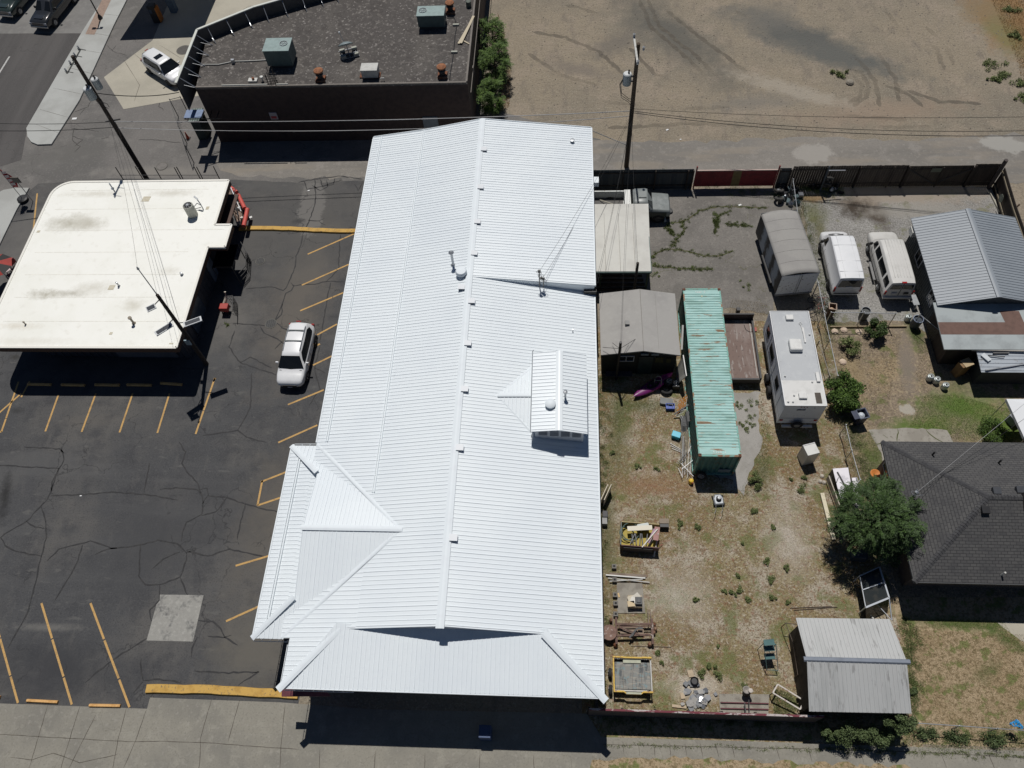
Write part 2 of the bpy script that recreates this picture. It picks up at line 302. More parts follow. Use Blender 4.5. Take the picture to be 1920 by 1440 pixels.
CONC2 = nmat('concrete_light', (.44, .45, .43), [(.3, (.37, .375, .355), .4, .66), (20, (.28, .28, .27), .6, .8, None, .4)], .92, bump=(40, .2, .01))
CONC3 = nmat('concrete_tan', (.45, .42, .345), [(.25, (.39, .365, .30), .4, .66), (8, (.3, .27, .21), .6, .8, None, .4)], .92)
CONCP = nmat('concrete_patch', (.31, .305, .28), [(1.2, (.12, .12, .118), .55, .72, None, .85), (5, (.42, .41, .38), .5, .75, None, .6), (3, (.28, .27, .25), .5, .7, None, .6)], .92)
CRACKM = nmat('tar', (.018, .018, .02), [(3, (.035, .034, .034), .4, .7)], .75)
JOINT = nmat('joint', (.12, .105, .085), [(3, (.07, .06, .05), .4, .7)], .95)
YEL = nmat('yellow_paint', (.55, .34, .12), [(2.5, (.4, .25, .1), .5, .75), (18, (.16, .12, .07), .62, .74, None, .7)], .8)
YELC = nmat('yellow_curb_paint', (.58, .36, .09), [(2, (.46, .27, .06), .45, .7), (9, (.2, .15, .09), .62, .74, None, .85)], .8)
WHT = nmat('white_paint_line', (.5, .5, .48), [(8, (.3, .3, .29), .5, .8)], .8)
YARD = nmat('dry_grass_soil', (.31, .255, .145), [(.22, (.25, .185, .09), .42, .62), (.5, (.44, .39, .31), .5, .66), (2.5, (.2, .13, .075), .5, .72, None, .8), (6, (.52, .47, .38), .53, .7, None, .75), (10, (.13, .095, .055), .52, .68, None, .8), (.6, (.14, .16, .05), .54, .68, None, .75), (4, (.24, .12, .07), .58, .7, None, .7)], .97, bump=(18, .9, .06), blobs=[
    B(1160, 800, 1.0, 4.5, 0, (.10, .115, .045), .9, .7), B(1200, 760, 2.2, .8, 0, (.09, .11, .04), .9, .7), B(1140, 1000, .7, 6, 0, (.1, .105, .045), .9, .7), B(1270, 1110, 2.6, 2.2, .3, (.54, .5, .43), .9, .6), B(1480, 1010, 1.8, 3.2, -.1, (.54, .49, .43), .9, .6), B(1430, 880, .8, 2.0, 0, (.11, .12, .05), .9, .7), B(1230, 910, 3.2, 1.1, 0, (.3, .17, .1), .9, .6), B(1310, 1290, 2.4, .9, 0, (.6, .55, .47), .9, .7)])
GRAV = nmat('gravel', (.26, .25, .235), [(.3, (.33, .32, .3), .45, .66), (1.2, (.19, .18, .165), .52, .72, None, .7), (8, (.14, .135, .12), .52, .68, None, .8), (11, (.46, .45, .42), .56, .7, None, .8), (.8, (.17, .17, .09), .6, .72, None, .7)], .95, bump=(25, .9, .04), blobs=[
    B(1612, 385, 2.1, 1.8, .2, (.06, .046, .034), .6, 1), B(1642, 400, 1.0, 2.0, .3, (.075, .058, .043), .6, .95), B(1700, 362, 7, 1.5, 0, (.33, .28, .225), .5, .85), B(1720, 395, 5, 1.0, 0, (.31, .29, .255), .6, .7), B(1540, 440, .7, 3.4, .1, (.15, .14, .07), .9, .8), B(1525, 400, 1.4, 1.8, .2, (.14, .15, .06), .9, .6), B(1525, 372, 1.6, .6, 0, (.24, .15, .06), .7, .8)])
OLDPAD = nmat('asphalt_pad', (.195, .182, .165), [(.3, (.155, .145, .132), .42, .64), (1.5, (.235, .22, .2), .55, .75, None, .6), (9, (.11, .1, .09), .53, .72, None, .6), (4, (.27, .25, .22), .6, .75, None, .5)], .94, crk=(.3, .012, (.1, .1, .05), .8), bump=(14, .4, .02))
NYARD = nmat('neighbour_soil', (.26, .205, .15), [(.35, (.33, .25, .155), .47, .64), (2.2, (.17, .135, .095), .5, .7, None, .8), (6, (.45, .37, .24), .53, .7, None, .7), (9, (.11, .095, .06), .53, .7, None, .7), (1, (.12, .15, .04), .6, .72, None, .7)], .97, bump=(18, .8, .05), blobs=[
    B(1800, 765, 3.4, 1.9, .1, (.10, .17, .03), .8, .95), B(1880, 800, 2.0, 1.6, 0, (.11, .19, .03), .8, .95), B(1720, 800, 2.6, .8, 0, (.10, .16, .03), .8, .9), B(1715, 625, .7, 1.4, .2, (.07, .1, .03), .7, .85), B(1600, 690, .9, 2.0, 0, (.31, .24, .14), .9, .7), B(1700, 680, .8, 3.4, -.1, (.22, .185, .15), .7, .9), B(1800, 720, 1.5, 1.0, .3, (.1, .12, .04), .9, .7), B(1570, 610, 1.6, .6, 0, (.1, .1, .045), .9, .8), B(1640, 860, 1.0, 2.0, 0, (.1, .13, .04), .9, .8), B(1700, 768, .5, .4, 0, (.42, .39, .33), .2, .9)])
FYARD = nmat('front_lawn_soil', (.40, .31, .2), [(.5, (.34, .255, .155), .45, .66), (3.5, (.18, .14, .07), .52, .68, None, .8), (8, (.5, .41, .27), .55, .72, None, .6), (1.4, (.15, .18, .055), .55, .66, None, .9), (6, (.15, .11, .055), .54, .7, None, .7)], .97, bump=(16, .8, .05), blobs=[B(1810, 1170, 4.0, .5, -.05, (.08, .11, .03), .8, .9), B(1890, 1200, 1.6, .5, -.6, (.08, .115, .03), .8, .9), B(1850, 1260, 1.2, .5, .5, (.1, .12, .04), .9, .7)])
# ------------------------------------------------------------ ground, roads, lots
g = MB().face([(-400, -200, 0), (400, -200, 0), (400, 500, 0), (-400, 500, 0)]).build('ground', DIRT, recalc=False); struct(g)
L1 = .004
sheet('driveway', PP((-500, -260), (700, -200), (905, 200), (1128, 262), (1128, 350), (560, 350), (-500, 400)), L1, TARMID, .1, 1)
sheet('alley', PP((372, 300), (700, 298), (1120, 262), (1300, 266), (1500, 258), (1700, 262), (1920, 250), (2400, 236), (2400, 340), (1900, 341), (1480, 345), (1100, 345), (700, 336), (450, 330)), 2 * L1, ALLEY, .25, .8)
sheet('parking_lot', PP((-500, 820), (-90, 470), (72, 345), (200, 335), (445, 337), (580, 344), (720, 336), (640, 900), (560, 1319), (520, 1318), (283, 1309), (277, 1330), (0, 1319), (-500, 1300)), 3 * L1, LOT, .05, .7)
sheet('road', PP((-420, 66), (152, 63), (51, 242), (40, 300), (-60, 330), (-420, 390)), 3 * L1, ROAD, .02, 1)
sheet('concrete_road', PP((-420, -220), (320, -220), (155, 62.5), (-420, 65)), 3 * L1, nmat('concrete_street', (.215, .21, .2), [(.2, (.17, .165, .158), .4, .65), (2, (.25, .243, .23), .5, .75, None, .5)], .93))
sheet('gas_station_apron', PP((195, 145), (286, 76), (344, -60), (900, -140), (660, 60), (400, 175), (232, 205)), 4 * L1, CONC3)
# raised pavement along the street, with a rounded nose
w = [P(*q) for q in ((310, -180), (155, 62), (51, 242), (53, 258), (60, 268), (72, 273), (98, 272), (150, 190), (215, 48), (330, -180))]
o = MB().prism(w, 0, .13).build('sidewalk', CONC2); struct(o)
pv = [P(a, b, .134) for a, b in ((160, 64), (177, 65), (208, 0), (250, -80), (235, -80), (190, 2))]; struct(MB().face(pv).build('paver_strip', nmat('pavers', (.33, .24, .19), [(5, (.27, .2, .16), .4, .7)], .9), recalc=True))
o = MB().prism(PP((-200, 440), (-60, 392), (8, 358), (30, 354), (56, 354), (32, 396), (-2, 466), (-200, 800)), 0, .12).build('corner_sidewalk', CONC2); struct(o)
sheet('sidewalk_front', PP((-500, 1299), (0, 1319), (276, 1329), (281.5, 1308), (525, 1317), (700, 1330), (1100, 1338), (1128, 1382), (1500, 1393), (1920, 1408), (2500, 1425), (2500, 1900), (-700, 1900)), 4 * L1, CONC)
sheet('dry_verge', PP((1110, 1425), (1250, 1420), (1440, 1428), (1700, 1436), (1760, 1470), (1600, 1520), (1100, 1480)), 5 * L1 + .002, FYARD, .12, .3)
sheet('yard', [(1.2, 5.0), (1.2, 31), (6.5, 31.2), (12.6, 31.6), (18.2, 31.6), (18.4, 24), (18.2, 5.2)], L1, YARD)
sheet('fence_verge', PP((1128, 1383), (1128, 1335), (1720, 1350), (2500, 1365), (2500, 1405), (1920, 1395), (1700, 1387), (1400, 1388)), 2 * L1 + .002, FYARD, .06, .3)
sheet('yard_pavement', [(1.5, 43.95), (P(1500, 352).x + .3, 43.95)] + PP((1500, 420), (1445, 592), (1370, 575), (1290, 590), (1220, 570), (1110, 560)), 3 * L1, OLDPAD, .12, .4)
sheet('gravel_strip', PP((1362, 735), (1424, 735), (1421, 780), (1428, 830), (1408, 880), (1395, 930), (1372, 900), (1330, 890), (1310, 720)), 3 * L1, nmat('fine_gravel', (.36, .345, .32), [(.8, (.3, .285, .26), .45, .65), (24, (.2, .19, .175), .58, .74, None, .7)], .95, bump=(30, .6, .03)), .1, .3)
sheet('gravel_lot', [(P(1500, 352).x, 43.95), (32.2, 43.95)] + PP((1990, 600), (1760, 640), (1700, 600), (1548, 606), (1530, 520)), 2 * L1, GRAV, .1, .4)
sheet('neighbour_yard', PP((1548, 602), (1700, 600), (2300, 590), (2300, 1130), (1690, 1130), (1640, 960), (1600, 850), (1570, 700)), L1 + .002, NYARD)
sheet('front_lawn', PP((1672, 1120), (2400, 1120), (2400, 1420), (1720, 1395), (1700, 1250)), 2 * L1, FYARD)
sheet('patio', PP((1628, 806), (1700, 803), (1776, 806), (1790, 835), (1790, 900), (1660, 900), (1652, 850)), 3 * L1, nmat('patio_concrete', (.33, .31, .27), [(.8, (.27, .25, .215), .45, .62), (5, (.22, .2, .17), .6, .75)], .92), .04, .3)
struct(strips([PP(*c) for c in [[(1683, 804), (1682, 830)], [(1736, 806), (1752, 822), (1770, 830)], [(1640, 833), (1660, 832)], [(1655, 815), (1665, 822)]]], .07, 4 * L1, .04, .2).build('patio_crack', nmat('moss', (.09, .1, .04), (), .95), recalc=False))
sheet('garden_path', PP((1868, 1166), (1930, 1168), (1930, 1210), (1915, 1202), (1885, 1180)), 3 * L1, CONC3, .03, .3)
sheet('concrete_patch', PP((299, 1115), (382, 1116), (362, 1203), (275, 1201)), 4 * L1, CONCP)
# sealed cracks in the parking lot
CR = [[(45, 838), (112, 842), (121, 850)], [(115, 838), (121, 862), (110, 880), (95, 925), (88, 938), (50, 978), (8, 1002), (2, 1008), (10, 1024), (30, 1034), (78, 1043)], [(95, 930), (160, 927), (210, 923), (270, 927), (305, 932), (334, 938)], [(270, 925), (276, 895), (280, 868)], [(-40, 870), (0, 872), (60, 876), (112, 879)],
      [(110, 880), (98, 905), (97, 925)], [(78, 950), (86, 975), (86, 1010), (76, 1050), (66, 1095), (54, 1145), (30, 1190), (15, 1215)], [(50, 978), (66, 988), (84, 992)], [(88, 1052), (110, 1030), (140, 1022), (170, 1015), (210, 1028), (240, 1025), (262, 1022), (296, 1013), (333, 1019), (350, 1036), (368, 1030)], [(178, 1040), (200, 1030), (220, 1028)],
      [(155, 1022), (143, 1060), (118, 1100), (102, 1128)], [(263, 1022), (261, 1080), (272, 1097), (300, 1097), (338, 1082), (350, 1050), (350, 1036)], [(338, 1082), (352, 1116)], [(300, 1097), (298, 1125), (281, 1145), (284, 1165)], [(338, 1035), (305, 1048), (284, 1068)], [(335, 828), (348, 848), (341, 868), (350, 885), (370, 905), (376, 925), (382, 942), (378, 965), (350, 980), (342, 1000), (340, 1015)],
      [(300, 918), (330, 915), (370, 917), (376, 925)], [(376, 918), (388, 916), (390, 928), (380, 945)], [(390, 930), (420, 932), (460, 945), (485, 952), (530, 962)], [(425, 934), (405, 960), (378, 967)], [(460, 945), (450, 985), (445, 1012)], [(352, 1034), (390, 1043), (430, 1030), (480, 1040), (520, 1052)], [(380, 817), (410, 813), (446, 807), (462, 820), (500, 830)], [(446, 807), (470, 765), (472, 700)],
      [(275, 1197), (240, 1220), (220, 1232), (185, 1258), (160, 1280)], [(265, 1235), (264, 1262), (268, 1276), (300, 1273), (340, 1281)], [(268, 1278), (250, 1300)], [(372, 1163), (400, 1166), (415, 1180), (422, 1195), (446, 1210)], [(390, 1193), (420, 1195), (434, 1191)], [(370, 1195), (360, 1215), (359, 1232)], [(365, 1258), (420, 1262), (484, 1260), (470, 1270), (447, 1285)],
      [(567, 440), (565, 460), (555, 480), (553, 500), (548, 515), (540, 535), (532, 545), (510, 538), (460, 542)], [(545, 530), (552, 536), (546, 545), (536, 550), (532, 562), (525, 580), (515, 605), (508, 618)], [(548, 536), (590, 533), (612, 528), (645, 528)], [(612, 528), (635, 505), (638, 440)], [(620, 530), (612, 570), (606, 610), (600, 640)],
      [(437, 606), (480, 609), (500, 612), (520, 606), (530, 615), (548, 622)], [(488, 612), (495, 625), (520, 635), (540, 650)], [(515, 602), (528, 590), (530, 570)], [(560, 342), (590, 336), (640, 330), (680, 336)], [(570, 340), (575, 355), (590, 352), (610, 348), (640, 338)], [(590, 336), (592, 370), (590, 385), (578, 420), (567, 440)], [(577, 413), (598, 415), (608, 410)], [(598, 415), (610, 422)], [(585, 348), (600, 358), (615, 350), (612, 338)], [(600, 336), (605, 350), (625, 346), (628, 334)], [(665, 345), (672, 358), (680, 340)],
      [(600, 650), (590, 690), (600, 730), (580, 760)], [(590, 690), (610, 700)], [(440, 620), (430, 650), (450, 680), (480, 690), (510, 700), (540, 712)], [(450, 680), (470, 670), (510, 690)], [(515, 655), (530, 640)]]
struct(strips([PP(*c) for c in CR], .1, 4 * L1 + .001, .035, .25).build('crack_seal', CRACKM, recalc=False))
CR += [[(380, 560), (430, 600), (470, 640), (500, 690)], [(280, 840), (280, 870)], [(0, 960), (-30, 990)], [(410, 700), (430, 740), (425, 790), (446, 807)], [(520, 712), (500, 760), (505, 800)], [(440, 660), (400, 700)], [(130, 955), (200, 990), (240, 1022)], [(450, 850), (440, 900), (425, 934)], [(480, 1040), (470, 1080), (440, 1120)], [(200, 1100), (190, 1160), (160, 1200)], [(60, 1160), (100, 1180), (150, 1175)], [(330, 1210), (330, 1260)], [(640, 345), (660, 360), (690, 350)], [(540, 380), (520, 420), (470, 428)], [(560, 620), (600, 618), (625, 600)]]
CR2 = [[(140, 240), (135, 262), (150, 275), (140, 285)], [(132, 240), (160, 243), (185, 246)], [(140, 210), (165, 200), (172, 188)], [(150, 215), (160, 203)], [(300, 185), (298, 200), (308, 208)], [(260, 262), (290, 262), (340, 268)], [(190, 260), (205, 257)], [(200, 85), (215, 98), (238, 104)], [(210, 95), (218, 85)], [(135, 255), (155, 262), (140, 275)]]
struct(strips([PP(*c) for c in CR2], .07, 3 * L1, .05, .3).build('street_crack', nmat('tar_dull', (.07, .066, .062), (), .9), recalc=False))
JT = [[(-40, 1378), (0, 1377), (120, 1384), (250, 1391), (300, 1390), (380, 1392), (480, 1400), (560, 1405)], [(90, 1322), (55, 1440)], [(150, 1325), (120, 1420), (110, 1460)], [(237, 1328), (222, 1385), (210, 1450)], [(275, 1330), (255, 1388), (232, 1440)], [(397, 1311), (376, 1385), (375, 1430), (368, 1470)], [(450, 1312), (428, 1390)], [(535, 1320), (527, 1400), (525, 1450)], [(600, 1405), (598, 1460)], [(704, 1408), (700, 1460)], [(797, 1412), (796, 1460)], [(900, 1414), (898, 1460)], [(1000, 1416), (1003, 1460)], [(1070, 1418), (1072, 1440)],
      [(1168, 1390), (1170, 1416)], [(1197, 1391), (1199, 1417)], [(1226, 1392), (1228, 1418)], [(1255, 1393), (1258, 1419)], [(1284, 1394), (1288, 1419)], [(1313, 1394), (1318, 1420)], [(1342, 1395), (1348, 1420)], [(1372, 1396), (1378, 1421)], [(1455, 1398), (1462, 1424)], [(1515, 1399), (1522, 1427)], [(1610, 1401), (1620, 1432)], [(1760, 1404), (1775, 1440)], [(1850, 1406), (1866, 1445)], [(1130, 1396), (1500, 1404), (1720, 1410), (1920, 1421), (2100, 1430)], [(20, 1420), (60, 1425), (100, 1412), (150, 1430), (220, 1415)], [(180, 1340), (150, 1400), (130, 1440)]]
struct(strips([PP(*c) for c in JT], .035, 5 * L1, .012, .3).build('pavement_joint', JOINT, recalc=False))
JT2 = [[(250, 100), (300, 140)], [(232, 112), (262, 160), (252, 190)], [(300, 85), (340, 110)], [(420, 40), (470, 10)], [(350, 60), (400, 90)]]
struct(strips([PP(*c) for c in JT2], .04, 5 * L1, .01, 1).build('apron_joint', JOINT, recalc=False))
SJ = [[(75, 205), (128, 220)], [(100, 165), (160, 178)], [(122, 125), (180, 140)], [(140, 92), (196, 100)], [(65, 232), (112, 250)], [(160, 60), (212, 68)], [(180, 25), (232, 30)]]
struct(strips([PP(*c, z=.131) for c in SJ], .035, .132, .01, 1).build('kerb_joint', JOINT, recalc=False))
# painted stall lines and lane dashes
ML = [((35, 716), (3, 810)), ((110, 740), (85, 810)), ((180, 738), (153, 811)), ((249, 738), (224, 812)), ((318, 738), (295, 813)), ((403, 709), (367, 814)), ((56, 715), (40, 745)), ((3, 810), (-14, 809)), ((40, 738), (-30, 800)), ((577, 477), (668, 437)), ((566, 535), (654, 496)), ((563, 583), (644, 549)), ((595, 628), (632, 608)), ((587, 685), (622, 668)), ((540, 759), (608, 731)), ((522, 830), (596, 797)),
      ((489, 904), (540, 884)), ((492, 901), (483, 948)), ((483, 948), (530, 932)), ((442, 1061), (506, 1042)), ((424, 1165), (488, 1136)), ((78, 1131), (135, 1321)), ((170, 1131), (243, 1326)), ((-18, 1131), (34, 1318)), ((70, 363), (63, 430)), ((178, 720), (186, 722)), ((400, 716), (404, 709)), ((590, 650), (600, 645))]
mb = MB()
for a, b in ML:
    a, b = P(*a), P(*b); d = (b - a).normalized(); n = Vector((-d.y, d.x, 0)) * .06; z = 5 * L1 + .002; k = max(1, int((b - a).length / .8))
    for i in range(k):
        p, q = a.lerp(b, i / k), a.lerp(b, (i + 1) / k - (.012 if i % 3 == 2 else 0)); mb.face([(p.x + n.x, p.y + n.y, z), (p.x - n.x, p.y - n.y, z), (q.x - n.x, q.y - n.y, z), (q.x + n.x, q.y + n.y, z)])
struct(mb.build('stall_line', YEL, recalc=False))
mb = MB()
for a, b in (((18, 106), (-3, 140)), ((-10, 20), (-60, 60))):
    a, b = P(*a), P(*b); d = (b - a).normalized(); n = Vector((-d.y, d.x, 0)) * .08; z = 4 * L1 + .002; mb.face([(p.x, p.y, z) for p in (a + n, a - n, b - n, b + n)])
struct(mb.build('lane_line', WHT, recalc=False))
# small weed growth in the joints of the old yard pavement, drawn as thin green bands first
GC = [[(1260, 420), (1290, 412), (1310, 395), (1345, 388), (1400, 388), (1440, 390)], [(1280, 414), (1282, 435), (1268, 450), (1258, 465)], [(1222, 480), (1240, 470), (1262, 467), (1295, 473), (1320, 480), (1350, 480), (1375, 470)], [(1368, 396), (1348, 405), (1342, 420), (1341, 440)], [(1225, 500), (1300, 505), (1335, 506)], [(1250, 425), (1262, 442)], [(1340, 412), (1345, 425)], [(1360, 420), (1385, 422), (1405, 424)]]
struct(strips([PP(*c) for c in GC], .13, 4 * L1, .06, .2).build('pavement_crack', nmat('crack_soil', (.1, .085, .05), [(6, (.075, .09, .03), .45, .6)], .95), recalc=False))
# ------------------------------------------------------------ cast-iron lids and drains, level with the paving
IRON = pm('cast_iron', (.16, .15, .14), .6, .6); IRON2 = pm('dark_iron', (.09, .085, .08), .6, .6)
def lid(px, py, r, label, mat, grate=False, z=4 * L1):
    p = P(px, py); t = thing('drain_cover' if grate else 'manhole_cover', label, 'drain' if grate else 'manhole', (p.x, p.y, 0), 0, 'covers set in the paving')
    MB().lathe(0, 0, [(r * 1.12, z - .002), (r * 1.12, z + .012), (r, z + .014)], 28).build('rim', pm('rim_iron', (.13, .125, .11), .8), t, local=True)
    m = MB()
    if grate:
        m.lathe(0, 0, [(r * .98, z), (r * .98, z + .0145)], 28)
        for i in range(-2, 3): x = i * r * .36; y = math.sqrt(max(r * r * .9 - x * x, .01)); m.rbox(x, 0, r * .12, 2 * y, z + .01, z + .035, 0)
        m.build('grate', pm('grate_iron', (.06, .06, .06), .7), t, local=True)
    else:
        m.lathe(0, 0, [(r * .97, z), (r * .97, z + .02), (.01, z + .021)], 28).build('plate', mat, t, local=True)
lid(345, 94, .62, 'dark round fuel tank lid beside the white car', IRON2); lid(362, 84, .22, 'small grey lid right of the tank lid by the car', IRON); lid(475, 19, .62, 'dark round lid beyond the slanted parapet', IRON2); lid(457, 30, .22, 'small grey lid touching the far dark lid', IRON); lid(448, 36, .22, 'small grey lid nearest the slanted parapet', IRON)
lid(304, 312, .42, 'pale grey manhole cover in the alley behind the cream roof', IRON); lid(488, 490, .32, 'round drain grate near the fenced smoking corner', IRON2, True); lid(508, 607, .38, 'round drain grate beside the white parked car', IRON2, True)
# wheel stops and painted kerbs
WS = [((53, 721), (97, 722), 'dark yellow wheel stop, first from the left in the building shade'), ((116, 722), (160, 723), 'shaded yellow wheel stop left of the middle one'), ((179, 722), (225, 723), 'middle wheel stop of the five in the building shade'), ((239, 722), (285, 723), 'shaded yellow wheel stop right of the middle one'), ((302, 719), (342, 722), 'slightly turned wheel stop nearest the light pole'),
      ((-30, 1306), (2, 1308), 'sunlit wheel stop cut by the left picture edge'), ((52, 1314), (110, 1317), 'sunlit orange wheel stop between the first two long stall lines'), ((169, 1323), (227, 1324), 'sunlit orange wheel stop between the last two long stall lines')]
WSM = nmat('wheel_stop_paint', (.72, .42, .16), [(4, (.6, .33, .11), .5, .7), (14, (.3, .2, .1), .62, .75, None, .7)], .8)
for a, b, l in WS:
    a, b = P(*a), P(*b); c = (a + b) / 2; n = (b - a).length; m = MB(); prof = [(-.09, 0), (-.09, .05), (-.055, .13), (.055, .13), (.09, .05), (.09, 0)]
    m.loft([[(x, y, z) for y, z in prof] for x in (-n / 2, -n / 2 + .03, n / 2 - .03, n / 2)])
    solo_at('wheel_stop', l, 'wheel stop', m, WSM, (c.x, c.y, 3 * L1), math.atan2(b.y - a.y, b.x - a.x), 'yellow wheel stops')
def kerb(pts, wd, h, label, mat=YELC):
    p = [Vector(q) for q in pts]; m = MB(); rings = []
    for i, q in enumerate(p):
        d = (p[min(i + 1, len(p) - 1)] - p[max(i - 1, 0)]).normalized(); n = Vector((-d.y, d.x, 0)); rings.append([q + n * (wd / 2), q + n * (wd * .42) + Vector((0, 0, h)), q - n * (wd * .42) + Vector((0, 0, h)), q - n * (wd / 2)])
    m.loft([[(v.x, v.y, v.z + .006) for v in r] for r in rings]); return solo('kerb', label, 'kerb', m, mat)
kerb(densify(PP((449, 430), (500, 429), (560, 431), (620, 434), (690, 435)), .6, .03), .42, .14, 'cracked yellow painted kerb across the upper lot')
kerb(densify(PP((276, 1292), (380, 1293), (470, 1298), (560, 1303)), .5, .02), .5, .15, 'thick worn yellow kerb along the pavement at the lot corner')
# faint wheel tracks worn into the dirt lot
TRK = [[(1200, 0), (1220, 50), (1290, 110), (1340, 160)], [(1215, 0), (1235, 48), (1305, 105), (1360, 160)], [(1250, 20), (1300, 60), (1380, 120), (1450, 170)], [(1000, 60), (1060, 70), (1120, 95), (1170, 140)], [(990, 100), (1050, 140), (1120, 160)], [(1440, 60), (1500, 90), (1570, 125), (1620, 135)], [(1430, 75), (1490, 105), (1560, 140)], [(1130, 190), (1250, 205), (1400, 200), (1560, 215), (1700, 225)], [(1140, 240), (1300, 232), (1500, 240), (1750, 238)], [(1440, 110), (1490, 140), (1530, 165), (1560, 200)], [(1450, 135), (1500, 160), (1525, 180)], [(1560, 60), (1600, 100), (1640, 150), (1650, 200)], [(1590, 50), (1640, 90), (1680, 150), (1685, 190)], [(1660, 20), (1685, 50), (1690, 90)], [(1600, 140), (1615, 160), (1612, 180), (1590, 195)], [(1615, 138), (1628, 160), (1622, 185), (1600, 200)], [(1060, 10), (1090, 15), (1120, 25)], [(1180, 90), (1230, 140), (1290, 170)], [(1720, 60), (1755, 90), (1770, 130)], [(1735, 50), (1775, 85), (1788, 120)], [(1700, 170), (1760, 190), (1840, 195)], [(1380, 20), (1440, 60), (1500, 120)], [(1240, 150), (1290, 180), (1350, 185)], [(1660, 160), (1700, 175), (1730, 200)]]
tm = nmat('track', (.15, .13, .105), [(1.5, (.2, .178, .14), .5, .6)], .95); nn = tm.node_tree.nodes; nz = nn.new('ShaderNodeTexNoise'); nz.inputs['Scale'].default_value = 2.2; nz.inputs['Detail'].default_value = 6; mr = nn.new('ShaderNodeMapRange'); mr.inputs[1].default_value = .42; mr.inputs[2].default_value = .62; mr.inputs[4].default_value = .5
tm.node_tree.links.new(nz.outputs[0], mr.inputs[0]); tm.node_tree.links.new(mr.outputs[0], nn['Principled BSDF'].inputs['Alpha'])
struct(strips([PP(*c) for c in TRK], .45, L1 / 2, .09, .35).build('wheel_track', tm, recalc=False))
# ============================================================ the long white building
WM = nmat('white_roof', (.79, .845, .875), [(.18, (.755, .812, .85), .45, .68), (1.1, (.77, .825, .86), .55, .75, ((.35, 1, 1), 0), .6), (5, (.73, .78, .82), .64, .8, None, .5)], .42)
WM2 = nmat('white_trim', (.77, .83, .865), [(2, (.74, .79, .83), .5, .75)], .6)
SID = nmat('white_siding', (.62, .64, .66), [(2, (.5, .52, .55), .5, .75)], .6)
RED = pm('maroon_siding', (.16, .045, .06), .6); DK = pm('dark_void', (.02, .02, .022), .8); GREYM = pm('grey_metal', (.42, .44, .46), .4, .6); GALV = pm('galvanised', (.5, .52, .54), .35, .7)
BLK = pm('black_plastic', (.02, .02, .022), .5); RUBBER = pm('rubber', (.025, .025, .026), .85); WOODD = nmat('dark_wood', (.055, .043, .034), [(4, (.03, .024, .02), .4, .7, ((1, 1, .15), 0))], .85)
WOODL = nmat('pale_wood', (.48, .38, .26), [(5, (.36, .27, .18), .45, .7, ((.3, 1, 1), 0))], .8); RUST = nmat('rusty_metal', (.22, .09, .045), [(5, (.12, .05, .03), .4, .65), (1.5, (.3, .2, .14), .6, .8)], .85, .2)
t = thing('warehouse', 'long white ribbed metal building filling the middle of the view', 'building', (-5.7, 26, 0))
XR, XE, XS, XL, XLL = 2.1, 2.1, -10.1, -14.0, -15.5; RX, RZ = -5.75, 5.76; YF, YB = 9.32, 45.35; YS = 30.86; S1, S2 = .21, .154
def zl(x): return RZ - S1 * (RX - x) if x >= XS else RZ - S1 * (RX - XS) - S2 * (XS - x)
zs, ze, zll = zl(XS), zl(XL), zl(XLL); ZR = RZ - .21 * (XR - RX); ZRB = RZ - .118 * (XR - RX)
def roofpart(name, polys, k, sp=.2286, mat=WM, **kw):
    m = MB()
    for q in polys: m.slab(q, .06); ribs(m, q, k, sp, w=.042, h=.02, **kw)
    return m.build(name, mat, t)
YH = 6.55; ZH = 4.25
# right slope: rear section stands higher than the front section
rearR = [(RX, YS, RZ), (XR, YS, ZRB), (XR, YB, ZRB), (RX, YB, RZ)]; frontR = [(RX, YF, RZ), (-.78, YF, RZ - .21 * 4.97), (XR + .02, YH, ZR), (XR, YS + .05, ZR), (RX, YS + .05, RZ)]
frontR = [(p[0], p[1], RZ - .21 * (p[0] - RX)) for p in frontR]
roofpart('roof_rear_slope', [rearR], 1, major=4); roofpart('roof_front_slope', [frontR], 1, major=4)
# left slope, upper and lower pitch
hipx = -13.5
upL = [(XS, YF, zs), (RX, YF, RZ), (RX, YB, RZ), (XS, YB, zs)]
lowL = [(-10.94, YF, zl(-10.94)), (XS, YF, zs), (XS, YB, zs), (XL, YB, ze), (XL, 19.8, ze), (XL, 8.9, ze), (hipx, 8.9, zl(hipx)), (hipx - .02, YH, zl(hipx))]
roofpart('roof_left_slope', [upL, lowL], 1, major=4)
# lower left skirt and its cross gable
GA = Vector((-8.37, 14.39, zl(-8.37))); GY0, GY1 = 8.9, 19.8; GX = -13.58; zk = GA.z
def zg(y): return zk - (abs(y - GA.y)) * (zk - zl(XL) + .06) / 5.4
skirt = [(XLL, GY0, zll), (GX, 11.15, zl(GX) - .02), (GX, 17.95, zl(GX) - .02), (XLL, GY1, zll)]
roofpart('skirt_roof', [skirt], 1, major=4)
def gab(sg):
    yk = GA.y + sg * 3.5; ye = GY1 if sg > 0 else GY0
    q = [(XLL, ye), (GX, yk), (GX, GA.y), (GA.x, GA.y), (XL + .02, ye)]
    nz = lambda x, y: zk + .02 - abs(y - GA.y) * (zk - zll) / abs(ye - GA.y)
    q = [(x, y, nz(x, y)) for x, y in q]
    return q if sg < 0 else q[::-1]
roofpart('cross_gable', [gab(1), gab(-1)], 0, major=4)
m = MB(); m.face([(GX + .02, 11, zl(GX)), (GX + .02, 17.8, zl(GX)), (GX + .02, GA.y, zk)]); m.build('gable_wall', SID, t)
